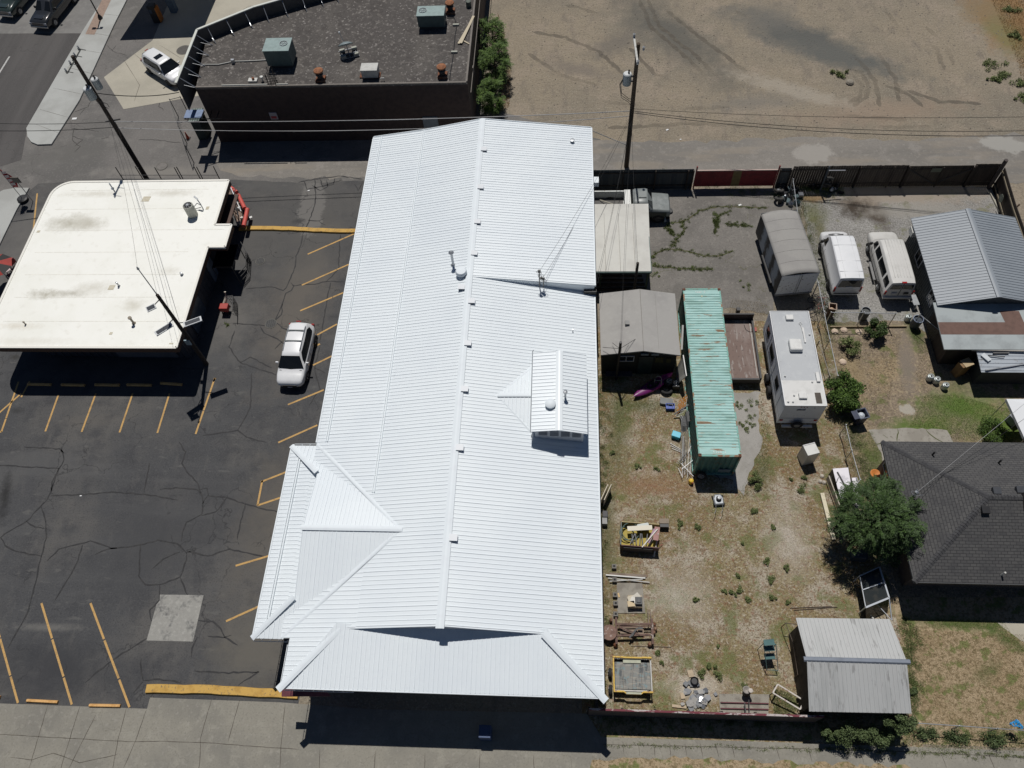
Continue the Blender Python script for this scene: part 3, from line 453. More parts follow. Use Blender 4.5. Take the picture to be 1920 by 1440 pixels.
# front hip roof
hp = [(hipx, YH, ZH + .02), (XR + .02, YH + .02, ZR + .06), (-.6, YF + .25, 4.76), (-11.1, YF + .25, 4.78)]
n_ = (Vector(hp[1]) - Vector(hp[0])).cross(Vector(hp[2]) - Vector(hp[0])); hz = lambda x, y: hp[0][2] - (n_.x * (x - hp[0][0]) + n_.y * (y - hp[0][1])) / n_.z
hp = [(x, y, hz(x, y)) for x, y, z in hp]
roofpart('hip_roof', [hp], 0, major=4)
m = MB()
for a, b in ((-10.94, RX), (RX, -.78)):
    za, zb = (zl(a), RZ) if a < RX else (RZ, RZ - .21 * (b - RX)); m.face([(a, YF + .1, za - .06), (b, YF + .1, zb - .06), (b, YF + .1, hz(b, YF) - .1), (a, YF + .1, hz(a, YF) - .1)])
m.build('front_gable_wall', SID, t)
# caps along ridges and hips
def cap(m, a, b, w=.34, h=.05, lift=.02):
    a, b = Vector(a), Vector(b); d = (b - a).normalized(); s = d.cross(Vector((0, 0, 1))).normalized() * w / 2; dz = Vector((0, 0, .05 * w / .34)); L = Vector((0, 0, lift)); rings = []
    for p in (a, b): rings.append([p - s + L - dz * .6, p - s + L - dz * .2, p - s * .25 + L + dz * .35, p + s * .25 + L + dz * .35, p + s + L - dz * .2, p + s + L - dz * .6])
    m.loft(rings)
m = MB(); cap(m, (RX, YF - .12, RZ + .02), (RX, YB, RZ + .02), .42); m.build('ridge_cap', WM2, t)
m = MB(); caps = []; cap_ = lambda *a, **k: caps.append((a, k))
cap_(None, (GX - .08, GA.y, zk + .05), (GA.x + .15, GA.y, zk + .05), .3); cap_(None, (XLL - .05, GY1, zll), (GX, GA.y + 3.5, zg(GA.y + 3.5) + .06), .3); cap_(None, (XLL - .05, GY0, zll), (GX, GA.y - 3.5, zg(GA.y - 3.5) + .06), .3)
cap_(None, (hipx - .12, YH - .12, zl(hipx) + .02), (-10.94, YF, zl(-10.94) + .03), .36); cap_(None, (XR + .14, YH - .14, ZR + .04), (-.78, YF, 4.84), .36)
cap_(None, (XL + .05, GY1, zl(XL)), GA, .2, lift=.01); cap_(None, (XL + .05, GY0, zl(XL)), GA, .2, lift=.01); 
for a_, k_ in caps: m = MB(); cap(m, *a_[1:], **k_); m.build('hip_cap', WM2, t)
# snow bars that run along the left slope
for a, y0, y1 in ((-10.1, 16.6, YB - .1), (-13.35, 19.9, YB - .1)):
    m = MB(); z = zl(a) + .05
    m.box(a - .03, a + .03, y0, y1, z - .05, z + .03); m.box(a - .13, a - .09, y0, y1, z - .06, z - .005); m.build('snow_bar', WM2, t)
m = MB(); z = zl(-14.7) + .05; m.box(-14.85, -14.79, 9.6, 19.2, z - .06, z + .02); m.box(-14.96, -14.92, 9.6, 19.2, z - .08, z - .02); m.build('snow_bar', WM2, t)
# walls
m = MB()
m.face([(1.95, YF - .5, 0), (1.95, YS, 0), (1.95, YS, ZR - .08), (1.95, YF - .5, ZR - .08)]); m.face([(1.95, YS, 0), (1.95, YB - .15, 0), (1.95, YB - .15, ZRB - .08), (1.95, YS, ZRB - .08)])
m.face([(1.95, YB - .15, 0), (XL + .3, YB - .15, 0), (XL + .3, YB - .15, ze - .06), (RX, YB - .15, RZ - .08), (1.95, YB - .15, ZRB - .08)])
m.face([(XL + .4, YB - .15, 0), (XL + .4, 8.6, 0), (XL + .4, 8.6, ze - .1), (XL + .4, YB - .15, ze - .1)])
m.face([(XL + .4, 8.6, 0), (1.95, 8.6, 0), (1.95, 8.6, 3.9), (XL + .4, 8.6, 3.9)]); m.build('wall', SID, t)
m = MB(); m.face([(RX, YS - .01, RZ - .05), (XR - .02, YS - .01, ZR), (XR - .02, YS - .01, ZRB - .05)]); ribs_m = m
m.build('step_wall', WM2, t)
m = MB(); m.box(XR - .68, XR + .12, YS - .22, YS - .03, ZR + .02, ZR + .36); m.build('gutter_box', BLK, t)
m = MB(); m.slab([P(528, 1306, 2.6), P(620, 1305, 2.6), P(612, 1296, 2.7), P(528, 1290, 2.7)], .06); m.box(hipx + .1, -9.4, 7.6, 8.58, 0.1, 3.3)
for i in range(20): m.box(hipx + .15 + i * .2, hipx + .18 + i * .2, 7.57, 7.6, .1, 3.3)
m.build('entry_panel', RED, t)
# eave trim, gutters
m = MB(); m.box(XR, XR + .07, YS, YB, ZRB - .14, ZRB + .015); m.box(XR, XR + .07, YH, YS, ZR - .14, ZR + .015); m.beam((hp[0][0], YH - .02, hp[0][2] - .06), (hp[1][0], YH - .02, hp[1][2] - .06), .05, .14)
m.box(XL - .06, XL - .005, 19.9, YB, ze - .14, ze + .012); m.box(XLL - .06, XLL - .005, GY0, GY1, zll - .14, zll + .012)
m.beam((XL, YB + .02, ze), (XS, YB + .02, zs), .05, .1); m.beam((XS, YB + .02, zs), (RX, YB + .02, RZ), .05, .1); m.beam((RX, YB + .02, RZ), (XR, YB + .02, ZRB), .05, .1); m.build('eave_trim', WM2, t)
def gutter(a, b, off):
    a, b = Vector(a), Vector(b); m = MB(); d = (b - a).normalized(); n = Vector(off); m.beam(a + n, b + n, .03); k = max(2, int((b - a).length / .45))
    for i in range(k + 1): q = a.lerp(b, i / k); m.beam(q, q + n, .02)
    m.build('gutter_frame', WM2, t)
gutter((hipx + .1, YH - .03, hz(hipx, YH) - .05), (-10.0, YH - .03, hz(-10, YH) - .05), (0, -.03, -.3)); gutter((XLL, GY0 - .03, zll - .04), (-13.7, GY0 - .03, zll - .02), (0, -.05, -.2)); gutter((XLL + .1, GY1 + .03, zll - .04), (XL, GY1 + .03, zll), (0, .1, -.02))
gutter((XL - .07, 20, ze - .1), (XL - .07, YB, ze - .1), (-.05, 0, -.06)); gutter((XLL - .07, GY0, zll - .1), (XLL - .07, GY1, zll - .1), (-.05, 0, -.06)); gutter((hipx - .07, YH, zl(hipx) - .1), (hipx - .07, 8.6, zl(hipx) - .1), (-.03, 0, -.06))
# little box vents beside the ridge
VH = nmat('vent_white', (.7, .73, .76), (), .5); VO = pm('vent_opening', (.12, .13, .15), .8)
def rvent(px, py):
    p = P(px, py, RZ + .02); m = MB().mat(0); m.slab([(p.x - .2, p.y - .14, p.z + .1), (p.x + .22, p.y - .14, p.z + .08), (p.x + .22, p.y + .22, p.z + .08), (p.x - .2, p.y + .22, p.z + .1)], .04)
    m.box(p.x + .17, p.x + .2, p.y - .1, p.y + .2, p.z - .14, p.z + .06); m.box(p.x - .18, p.x - .15, p.y - .1, p.y + .2, p.z - .14, p.z + .06); m.mat(1).box(p.x - .15, p.x + .17, p.y - .08, p.y + .15, p.z - .12, p.z + .06); m.build('ridge_vent', [VH, VO], t)
for q in ((907, 281), (901, 352), (895, 417), (889, 476), (865, 540), (884, 566), (877, 645), (871, 731), (862, 841), (850, 1010)): rvent(*q)
# pipes on the roof
def flue(name, x, y, z0, h, r, hat, mat=WM2):
    m = MB().mat(0); m.lathe(x, y, [(r * 2.2, z0 - .03), (r * 1.4, z0 + .06), (r, z0 + .1), (r, z0 + h)], 16)
    if hat: m.mat(0).lathe(x, y, [(r * 1.2, z0 + h - .05), (hat, z0 + h), (hat, z0 + h + .04), (r * .6, z0 + h + .12), (.01, z0 + h + .14)], 20)
    return m.build(name, [mat], t, smooth=40)
p = P(850, 497, 5.5); flue('flue_pipe', p.x, p.y, zl(p.x), 1.15, .08, .17, GALV)
p = P(865, 512, 5.8); m = MB(); m.lathe(p.x, p.y, [(.2, zl(p.x) - .05), (.2, 5.85), (.36, 5.85), (.36, 5.98), (.3, 6.06), (.05, 6.1), (.01, 6.1)], 24); m.build('mushroom_vent', WM2, t, smooth=40)
p = P(1073, 264, 5.1); m = MB(); m.lathe(p.x, p.y, [(.12, 4.9), (.12, 5.15), (.16, 5.16), (.16, 5.2), (.12, 5.21), (.01, 5.21)], 18); m.build('stub_vent', GREYM, t, smooth=40)
p = P(1074, 620, 4.5); m = MB(); m.lathe(p.x, p.y, [(.035, p.z - .3), (.035, p.z + .12), (.01, p.z + .12)], 10); m.build('pipe_stub', GALV, t, smooth=40)
# service mast with insulators where the cables land
MX = P(1012, 520, 5.1); MXZ = 5.05; m = MB(); mx, my = MX.x, YS - .12
MT = (mx, my, 6.35)
m.tube([(mx, my, 4.9), MT], .035); m.tube([(mx + .25, my - .1, 4.9), (mx + .25, my - .1, 5.75)], .03); m.beam((mx, my, 5.7), (mx + .32, my - .1, 5.65), .06); m.lathe(mx, my, [(.08, 6.3), (.11, 6.4), (.05, 6.5), (.01, 6.5)], 12); m.lathe(mx + .25, my - .1, [(.07, 5.7), (.1, 5.8), (.04, 5.88), (.01, 5.88)], 12); m.lathe(mx + .12, my - .05, [(.06, 5.7), (.07, 5.85), (.01, 5.86)], 10)
m.build('service_mast', pm('mast', (.2, .2, .19), .6, .3), t)
m = MB()
for i in range(5): a = random.random() * 3; m.torus((mx - .05 + .08 * i, my - .03 * i, 6.3 - .16 * i), (math.cos(a), math.sin(a), .3), .13 + .02 * i, .012, 16, 5)
m.build('cable_loop', BLK, t)
# cupola standing on the right slope
cx0, cx1, cxr, cy0, cy1 = -1.62, 1.48, -.09, 19.85, 25.0
cl = [(cx0, cy0, 5.95), (cxr, cy0, 6.16), (cxr, cy1, 6.16), (cx0, cy1, 5.95)]; cr = [(cxr, cy0, 6.16), (cx1, cy0, 5.74), (cx1, cy1, 5.74), (cxr, cy1, 6.16)]
m = MB(); m.slab(cl, .05); m.slab(cr, .05); ribs(m, cl, 1, .2286); ribs(m, cr, 1, .2286); cap(m, (cxr, cy0 - .04, 6.18), (cxr, cy1, 6.18), .4); cu = m.build('cupola', WM, t)
zr = lambda x: RZ - .21 * (x - RX)
m = MB(); xa, xb, yf = cx0 + .2, cx1 - .2, cy0 + .22
m.face([(xa, yf, zr(xa)), (xb, yf, zr(xb)), (xb, yf, 5.74), (cxr, yf, 6.1), (xa, yf, 5.9)]); m.face([(xb, yf, zr(xb)), (xb, cy1 - .2, zr(xb)), (xb, cy1 - .2, 5.7), (xb, yf, 5.7)]); m.face([(xa, yf, zr(xa)), (xa, yf, 5.9), (xa, cy1 - .2, 5.9), (xa, cy1 - .2, zr(xa))]); m.face([(xa, cy1 - .2, zr(xa)), (xa, cy1 - .2, 5.9), (cxr, cy1 - .2, 6.1), (xb, cy1 - .2, 5.7), (xb, cy1 - .2, zr(xb))])
m.build('cupola_wall', SID, cu)
for i in range(4):
    x0 = xa + .2 + i * .62; m = MB(); zb = 5.18 - .07 * i; m.box(x0, x0 + .5, yf - .03, yf - .004, zb, zb + .5)
    for j in range(5): m.box(x0 + .02, x0 + .48, yf - .07, yf - .03, zb + .04 + j * .1, zb + .07 + j * .1)
    m.build('louvre', pm('louvre', (.33, .35, .38), .6), cu)
ck = zr(-3.56) + .01
for sg, yy in ((1, 24.75), (-1, 20.45)):
    q = [(-3.56, 22.5, ck + .02), (cx0 + .05, 22.5, ck + .05), (cx0 + .05, yy, zr(cx0) + .03)]; q = q if sg < 0 else q[::-1]
    if sg < 0: q = [q[0], q[2], q[1]]
    q = sorted(q, key=lambda a: 0)
    pl = [Vector(a) for a in q]
    if (pl[1] - pl[0]).cross(pl[2] - pl[0]).z < 0: q = q[::-1]
    m = MB(); m.slab(q, .04); ribs(m, q, 0, .2286); m.build('cricket', WM, cu)
m = MB(); cap(m, (-3.62, 22.5, ck + .05), (cx0 + .05, 22.5, ck + .08), .22); cap(m, (-3.56, 22.5, ck), (cx0, 24.8, zr(cx0) + .03), .16, lift=.01); cap(m, (-3.56, 22.5, ck), (cx0, 20.4, zr(cx0) + .03), .16, lift=.01); m.build('cricket_cap', WM2, cu)
m = MB(); m.beam((cx0 + .02, cy0 + .3, 5.0), (cx0 + .02, cy0 - .1, 5.5), .05); m.tube([(cx0 - .03, cy0, 5.88), (cx0 - .03, cy1 + .15, 5.88), (cx0 + .02, cy1 + .2, 5.95)], .025); m.build('downpipe', GREYM, cu)
p = P(1032, 757, 6.25); m = MB(); m.lathe(p.x, p.y, [(.16, 5.9), (.16, 6.22), (.3, 6.22), (.3, 6.3), (.22, 6.36), (.01, 6.38)], 24); m.build('mushroom_vent', WM2, cu, smooth=40)
p = P(1060, 742, 6.3); m = MB(); m.lathe(p.x, p.y, [(.1, 5.85), (.06, 5.95), (.06, 6.65), (.12, 6.66), (.12, 6.74), (.01, 6.78)], 14); m.build('flue_pipe', GALV, cu, smooth=40)
m = MB(); p = P(1118, 336, 3.0); m.box(p.x - .2, p.x + .18, p.y - .35, p.y + .25, 2.6, 3.0); m.build('wall_box', WM2, t)
# bins in the shade by the front wall
p = P(915, 1318); solo('newspaper_box', 'blue box in the deep shade before the white building', 'box', MB().box(p.x - .3, p.x + .3, 5.0, 5.6, .02, 1.1).box(p.x - .25, p.x + .2, 5.08, 5.5, 1.1, 1.13), pm('blue_box', (.05, .09, .2), .5), bevel=.03)
# ============================================================ cream flat-roofed building on the left
CREAM = nmat('cream_membrane', (.93, .93, .87), [(.3, (.89, .89, .82), .45, .7), (2, (.82, .81, .74), .6, .8, None, .6)], .6, blobs=[((P(a, b, 3.42).x + 30.5, P(a, b, 3.42).y - 34), (rx * 1.3, ry * 1.4), 0, c, .95, min(1, k * 1.25)) for a, b, rx, ry, c, k in ((130, 417, 1.7, 0.7, (.50, .48, .40), 0.85), (165, 420, 1.3, 0.6, (.56, .54, .46), 0.8), (85, 552, 1.3, 0.4, (.5, .48, .4), 0.8), (135, 550, 1.2, 0.3, (.53, .51, .44), 0.75), (175, 540, 1.3, 0.55, (.68, .66, .58), 0.7), (250, 572, 0.8, 0.5, (.66, .64, .55), 0.7), (180, 364, 2.4, 0.3, (.70, .68, .6), 0.7), (325, 362, 1.8, 0.35, (.68, .66, .58), 0.7), (318, 508, 0.7, 0.35, (.72, .7, .62), 0.6), (35, 612, 1.5, 0.28, (.72, .68, .58), 0.6), (60, 640, 3, 0.3, (.78, .76, .68), 0.6))])
t = thing('drive_through', 'flat cream roofed building with curved corner and dark fascia', 'building', (-30.5, 34, 0))
arc = [(-36.45 - 1.4 * math.sin(a), 40.5 + 1.4 * math.cos(a)) for a in [i * math.pi / 2 / 8 for i in range(9)]]; arc2 = [(-36.45 - 1.4 * math.cos(a), 28.4 - 1.4 * math.sin(a)) for a in [i * math.pi / 2 / 8 for i in range(9)]]
out = [(-24.6, 27.0), (-24.6, 35.45), (-23.38, 35.45), (-23.38, 37.5), (-24.6, 37.5), (-24.6, 41.9)] + arc + arc2
m = MB().prism(out, 3.2, 3.42); rf = m.build('roof_slab', CREAM, t)
BRN = pm('brown_fascia', (.075, .035, .022), .6)
m = MB(); m.prism([(x * .9995 - .0152 + (.04 if x > -30 else -.04), y + (.05 if y > 34 else -.05)) for x, y in out], 2.95, 3.36); m.build('fascia', BRN, t)
m = MB()
for i in range(len(out)): a, b = out[i], out[(i + 1) % len(out)]; m.beam((*a, 3.43), (*b, 3.43), .16, .05)
m.build('edge_trim', nmat('cream_trim', (.84, .82, .75), (), .5), t)
SDG = nmat('slate_siding', (.05, .055, .07), [(3, (.04, .043, .055), .4, .7)], .6)
wal = [(-25.3, 28.4), (-25.3, 36.2), (-24.2, 36.2), (-24.2, 37.0), (-25.3, 37.0), (-25.3, 41.2), (-36.5, 41.2), (-37.0, 29.4), (-35.5, 28.6)]
m = MB().prism(wal, 0, 2.96)
for i in range(20): x = -35.3 + i * .5; m.box(x, x + .03, 28.365, 28.43, .1, 2.9)
for i in range(15): y = 28.6 + i * .5; m.box(-25.31, -25.27, y, y + .03, .1, 2.9)
m.build('wall', SDG, t)
m = MB(); m.box(-30.3, -26.1, 28.3, 28.36, .3, 2.4); m.build('roller_door', pm('door_grey', (.10, .105, .125), .6), t)
m = MB(); m.box(-25.27, -25.22, 30.2, 32.5, .3, 2.7); m.build('window', pm('dim_glass', (.07, .09, .12), .2), t)
m = MB(); m.box(-25.27, -25.2, 35.0, 35.9, .1, 2.3); m.build('door', pm('pale_door', (.16, .2, .26), .4), t)
m = MB(); m.prism([(-25.27, 38.2), (-24.2, 38.2), (-24.2, 41.6), (-25.27, 41.6)], 2.2, 2.3); m.build('side_canopy', BRN, t)
m = MB()
for y in (29.05, 31.05, 33.0, 35.0, 37.05, 39.1, 41.0): m.box(-37.0 if y < 40.9 else -36.4, -25.9 if y < 36 or y > 37.2 else -23.8, y, y + .035, 3.421, 3.425)
m.build('membrane_seam', nmat('seam', (.76, .74, .66), [(3, (.88, .86, .77), .45, .6)], .7), rf)
m = MB()
for px, py, w_, h_ in ((274, 373, .62, .5), (209, 539, .45, .4), (208, 625, .22, .2), (72, 434, .25, .2), (389, 390, .25, .3), (321, 644, .3, .1)): q = P(px, py, 3.43); m.prism([(q.x - w_ / 2, q.y - h_ / 2), (q.x + w_ * .4, q.y - h_ / 2), (q.x + w_ / 2, q.y + h_ / 2), (q.x - w_ * .4, q.y + h_ / 2)], 3.42, 3.43)
m.build('roof_patch', nmat('patch', (.55, .5, .38), [(5, (.62, .58, .46), .4, .7)], .7), rf)
# things on the cream roof
q = P(362, 403, 3.43); t = thing('condenser_unit', 'round upright condenser unit on the cream roof', 'air conditioner', (q.x, q.y, 3.43))
MB().lathe(0, 0, [(.36, 0), (.36, .95), (.3, 1.0), (.29, .98)], 28).build('housing', pm('unit_cream', (.5, .5, .43), .6), t, local=True, smooth=40)
m = MB().lathe(0, 0, [(.285, .95), (.285, .99), (.01, .99)], 24); m.build('fan_opening', DK, t, local=True)
m = MB()
for i in range(4): a = i * math.pi / 4; m.beam((-.28 * math.cos(a), -.28 * math.sin(a), 1.02), (.28 * math.cos(a), .28 * math.sin(a), 1.02), .02)
m.lathe(0, 0, [(.09, 1.0), (.09, 1.04), (.01, 1.04)], 14); m.build('fan_guard', GALV, t, local=True)
q = P(381, 392, 3.43); m = MB(); m.tube([(q.x, q.y, 3.43), (q.x, q.y, 3.9), (q.x - .15, q.y + .15, 4.2)], .04); m.tube([(q.x - .65, q.y, 3.6), (q.x - .3, q.y + .12, 3.9), (q.x, q.y, 3.8)], .03); m.tube([(q.x - .6, q.y - .05, 3.5), (q.x - .1, q.y, 3.6)], .025); m.beam((q.x - .15, q.y + .2, 4.2), (q.x - .4, q.y + .35, 4.35), .12, .05); solo('pipe_riser', 'bent pipes rising right of the condenser on the cream roof', 'pipe', m, GREYM)
def rpipe(px, py, h, r, name, label, mat, hat=0):
    q = P(px, py, 3.43); m = MB(); prof = [(r * 2, 3.43), (r * 1.3, 3.46), (r, 3.5), (r, 3.43 + h)] + ([(hat, 3.43 + h), (hat, 3.43 + h + .08), (.01, 3.43 + h + .1)] if hat else [(.01, 3.43 + h)]); m.lathe(q.x, q.y, prof, 16); solo(name, label, 'vent pipe', m, mat, smooth=40)
rpipe(251, 606, .55, .07, 'vent_pipe', 'capped brownish vent pipe near the front of the cream roof', pm('vent_tan', (.3, .26, .2), .6), .12); rpipe(341, 515, .12, .06, 'vent_pipe', 'short grey vent stub left of the front pole on the cream roof', GREYM, .08); rpipe(223, 536, .3, .05, 'vent_pipe', 'thin vent stub right of the tan patch on the cream roof', GREYM, .07); rpipe(48, 608, .2, .035, 'vent_pipe', 'small vent stub near the left front of the cream roof', pm('vent_tan', (.3, .26, .2), .6), .06)
q = P(217, 362, 3.43); m = MB(); m.tube([(q.x, q.y, 3.43), (q.x, q.y, 4.4)], .045); m.lathe(q.x - .1, q.y + .1, [(.1, 3.75), (.12, 3.8), (.01, 3.82)], 12); solo('roof_post', 'blue grey post near the back edge of the cream roof', 'post', m, pm('post_blue', (.3, .34, .4), .5))
# ============================================================ dark brick building behind
t = thing('brick_building', 'dark brick building with slanted corner parapet and tar roof', 'building', (-17, 58, 0))
bo = [(-28.4, 49.9), (-7.2, 49.9), (-7.2, 66), (-7.2, 76), (-18, 76), (-18, 62.4), (-21.0, 60.75), (-25.4, 58.7), (-29.1, 56.2)]
BRK = nmat('brown_brick', (.055, .038, .034), [(3, (.04, .028, .026), .4, .7)], .85)
TARR = nmat('tar_roof', (.088, .080, .074), [(.3, (.115, .105, .095), .45, .65), (1.2, (.065, .058, .054), .5, .7, None, .8), (2.5, (.17, .155, .14), .56, .7, None, .7), (5, (.32, .3, .28), .66, .74, None, .8), (7, (.05, .045, .042), .54, .7, None, .6)], .95, bump=(20, .4, .02))
m = MB().prism(bo, 0, 5.2); m.build('wall', BRK, t)
m = MB().prism([(x * .999 - .02, y) for x, y in bo], 5.2, 5.28); m.build('roof_deck', TARR, t)
PAR = pm('parapet_cap', (.2, .18, .16), .8)
m = MB()
for a, b in (((-28.4, 49.98), (-7.28, 49.98)), ((-7.28, 50.06), (-7.28, 76))): m.beam((*a, 5.33), (*b, 5.33), .14, .14)
m.build('parapet', PAR, t)
m = MB(); m.box(-26.2, -22.6, 49.84, 49.88, 5.5, 5.62); m.box(-21.9, -21.0, 49.84, 49.88, 5.52, 5.62); m.build('flashing', nmat('flash', (.7, .69, .62), (), .5), t)
m = MB(); m.box(-6.98, -6.9, 52, 52.3, 4.6, 5.1); m.box(-7.05, -7.0, 50, 76, 4.4, 4.42); m.build('lamp_box', PAR, t)
slp = [Vector(v) for v in ((-29.4, 49.3, 5.3), (-29.4, 55.85, 5.3), (-25.4, 58.7, 5.3), (-21, 60.75, 5.3), (-16.2, 62.9, 5.3), (-12, 64.8, 5.3))]
m = MB()
for i in range(5): a, b = slp[i], slp[i + 1]; m.face([a + Vector((0, 0, -1.6)), b + Vector((0, 0, -1.6)), b + Vector((0, 0, 1.0)), a + Vector((0, 0, 1.0))]); m.face([a + Vector((.12, -.12, -.6)), b + Vector((.12, -.12, -.6)), b + Vector((.12, -.12, 1.0)), a + Vector((.12, -.12, 1.0))])
m.build('sign_parapet', pm('parapet_back', (.1, .095, .09), .7), t)
m = MB()
for i in range(5): m.beam(slp[i] + Vector((.05, -.05, 1.03)), slp[i + 1] + Vector((.05, -.05, 1.03)), .2, .07)
m.build('parapet_coping', nmat('coping', (.66, .68, .62), (), .4), t)
for i in range(5):
    a, b = slp[i], slp[i + 1]; n = max(2, int((b - a).length / 1.25)); d = (b - a).normalized(); nn = Vector((d.y, -d.x, 0))
    for j in range(n): q = a.lerp(b, (j + .5) / n); m = MB(); m.beam(q + Vector((0, 0, .95)) + nn * .1, q + nn * 1.1, .05); m.beam(q + nn * .15 + Vector((0, 0, .3)), q + nn * 1.1, .03); m.build('parapet_brace', GALV, t)
q = P(780, 230, 2); m = MB(); m.box(-11.1, -9.9, 49.8, 49.88, .2, 2.3); m.build('side_door', pm('grey_door', (.16, .19, .22), .5), t)
m = MB(); m.box(-23.35, -22.75, 49.82, 49.88, 2.3, 2.95); dsn = m.build('wall_sign', nmat('sign_white', (.4, .38, .4), (), .5), t)
m = MB(); m.box(-23.27, -22.83, 49.8, 49.815, 2.4, 2.62); m.build('sign_panel', nmat('sign_red', (.4, .04, .05), (), .5), dsn)
m = MB(); m.mat(0).box(-29.9, -28.5, 48.9, 49.85, 3.3, 3.36); m.mat(1)
for x in (-29.85, -28.5, -27.9, -27.3): m.beam((x, 48.95, 3.2), (x, 49.85, 3.2), .05)
m.beam((-29.9, 48.93, 3.2), (-26.9, 48.93, 3.2), .05); m.build('awning', [pm('blue_panel', (.2, .27, .42), .5), BLK], t)
# equipment on the brick building's roof
TEAL = pm('teal_grey_unit', (.27, .36, .35), .5); TEALD = pm('teal_side', (.07, .11, .11), .6)
def rtu(px0, px1, pyt, depth, hgt, label, fanx, leg=.25, z=5.28):
    a, b = P(px0, pyt, z + leg + hgt), P(px1, pyt, z + leg + hgt); t = thing('rooftop_unit', label, 'air conditioner', ((a.x + b.x) / 2, a.y, z)); w = b.x - a.x
    MB().box(-w / 2, w / 2, -depth, 0, leg, leg + hgt).build('cabinet', TEALD, t, local=True, bevel=.02)
    MB().box(-w / 2 - .03, w / 2 + .03, -depth - .03, .03, leg + hgt, leg + hgt + .05).build('top_cover', TEAL, t, local=True)
    fx = (fanx - .5) * w; zt = leg + hgt + .05
    MB().lathe(fx, -depth * .45, [(.3, zt - .01), (.3, zt + .02), (.27, zt + .02), (.25, zt - .005), (.01, zt - .005)], 24).build('fan_opening', DK, t, local=True)
    m = MB(); m.torus((fx, -depth * .45, zt + .03), (0, 0, 1), .3, .02, 24, 6)
    for i in range(3): c = i * math.pi / 3; m.beam((fx - .28 * math.cos(c), -depth * .45 - .28 * math.sin(c), zt + .03), (fx + .28 * math.cos(c), -depth * .45 + .28 * math.sin(c), zt + .03), .02)
    m.build('fan_guard', GREYM, t, local=True)
    m = MB(); m.box(-w / 2 + .1, w / 2 - .1, -depth + .1, -.1, 0, leg); m.build('curb', pm('curb_dark', (.05, .05, .05), .8), t, local=True)
rtu(500, 547, 73, 1.55, 1.3, 'tall green rooftop unit left of the satellite dish', .74); rtu(784, 834, 13, 1.25, .95, 'long green rooftop unit near the far right of the tar roof', .2)
q = P(655, 102, 5.28); t = thing('satellite_dish', 'grey satellite dish on a ballasted mount on the tar roof', 'satellite dish', (q.x, q.y, 5.28), .35)
m = MB(); rings = []
for k in range(6): r = .62 * k / 5 + .001; rings.append([(r * math.cos(a), .22 * (k / 5) ** 2 - .0, r * math.sin(a) * .95) for a in [j * math.pi / 12 for j in range(24)]])
rot = Matrix.Rotation(R(52), 3, 'X'); rings = [[tuple(rot @ Vector((x, -y, z)) + Vector((-.1, .15, 1.05))) for x, y, z in r] for r in rings]; m.loft(rings, cap=False)
d = m.build('reflector', pm('dish_grey', (.22, .27, .28), .5), t, local=True, smooth=50); sd = d.modifiers.new('thick', 'SOLIDIFY'); sd.thickness = .03
m = MB(); m.tube([(0, 0, .1), (-.05, .1, 1.0)], .04); m.tube([(-.1, .1, .8), (-.3, .6, 1.6)], .02); m.box(-.36, -.24, .55, .68, 1.55, 1.66); m.build('feed_arm', GREYM, t, local=True)
m = MB()
for a in (-.55, 0, .55): m.beam((a, -.6, .05), (a, .6, .05), .05); m.beam((-.75, a, .08), (.75, a, .08), .05)
m.build('mount_frame', GREYM, t, local=True)
for x, y in ((-.5, -.45), (.5, -.45), (-.45, .4), (.5, .35)): MB().box(x - .2, x + .2, y - .1, y + .1, .1, .3).build('ballast_block', pm('block_grey', (.42, .43, .37), .8), t, local=True)
def turb(px, py, label):
    q = P(px, py, 5.28); t = thing('turbine_vent', label, 'roof vent', (q.x, q.y, 5.28), 0, 'rusty mushroom vents on the tar roof')
    MB().box(-.36, .36, -.36, .36, 0, .18).build('vent_curb', RUST, t, local=True); MB().lathe(0, 0, [(.22, .18), (.22, .5), (.3, .52), (.28, .6), (.2, .66), (.2, .8)], 18).build('vent_neck', BLK, t, local=True, smooth=40)
    MB().lathe(0, 0, [(.38, .8), (.36, .88), (.2, .98), (.02, 1.02)], 22).build('vent_hood', nmat('orange_rust', (.34, .14, .06), [(6, (.2, .08, .04), .45, .7), (2, (.42, .3, .22), .6, .8)], .8), t, local=True, smooth=40)
turb(602, 150, 'rusty mushroom vent below the satellite dish'); turb(830, 143, 'rusty mushroom vent at the right front of the tar roof'); turb(845, 23, 'rusty mushroom vent right of the far rooftop unit')
q = P(695, 147, 5.28); t = thing('swamp_cooler', 'pale box shaped cooler at the tar roof front edge', 'cooler', (q.x, q.y, 5.28)); MB().box(-.62, .62, -.1, .75, .1, .75).build('cabinet', pm('cooler_grey', (.4, .4, .38), .6), t, local=True, bevel=.02); MB().box(-.65, .65, -.13, .78, .75, .8).build('lid', pm('cooler_top', (.55, .55, .52), .6), t, local=True); MB().box(-.85, .75, 0, .6, 0, .1).build('skid', RUST, t, local=True)
m = MB(); m.tube([P(713, 147, 5.5), P(720, 146, 5.55), P(720, 149, 5.4)], .04); solo('drain_elbow', 'white elbow pipe beside the pale rooftop cooler', 'pipe', m, nmat('pvc', (.6, .6, .56), (), .4))
m = MB(); m.tube(densify([P(x, y, 5.34) for x, y in ((380, 121), (410, 121), (438, 115), (480, 114), (505, 112))], .8, .02), .045); solo('conduit', 'pale conduit running along the roof to the green unit', 'conduit', m, nmat('conduit_pale', (.5, .5, .46), (), .5))
m = MB(); m.box(P(438, 118, 5.3).x - .12, P(438, 118, 5.3).x + .12, P(438, 118, 5.3).y - .1, P(438, 118, 5.3).y + .1, 5.28, 5.62); solo('junction_box', 'small upright box on the pale roof conduit', 'junction box', m, GREYM)
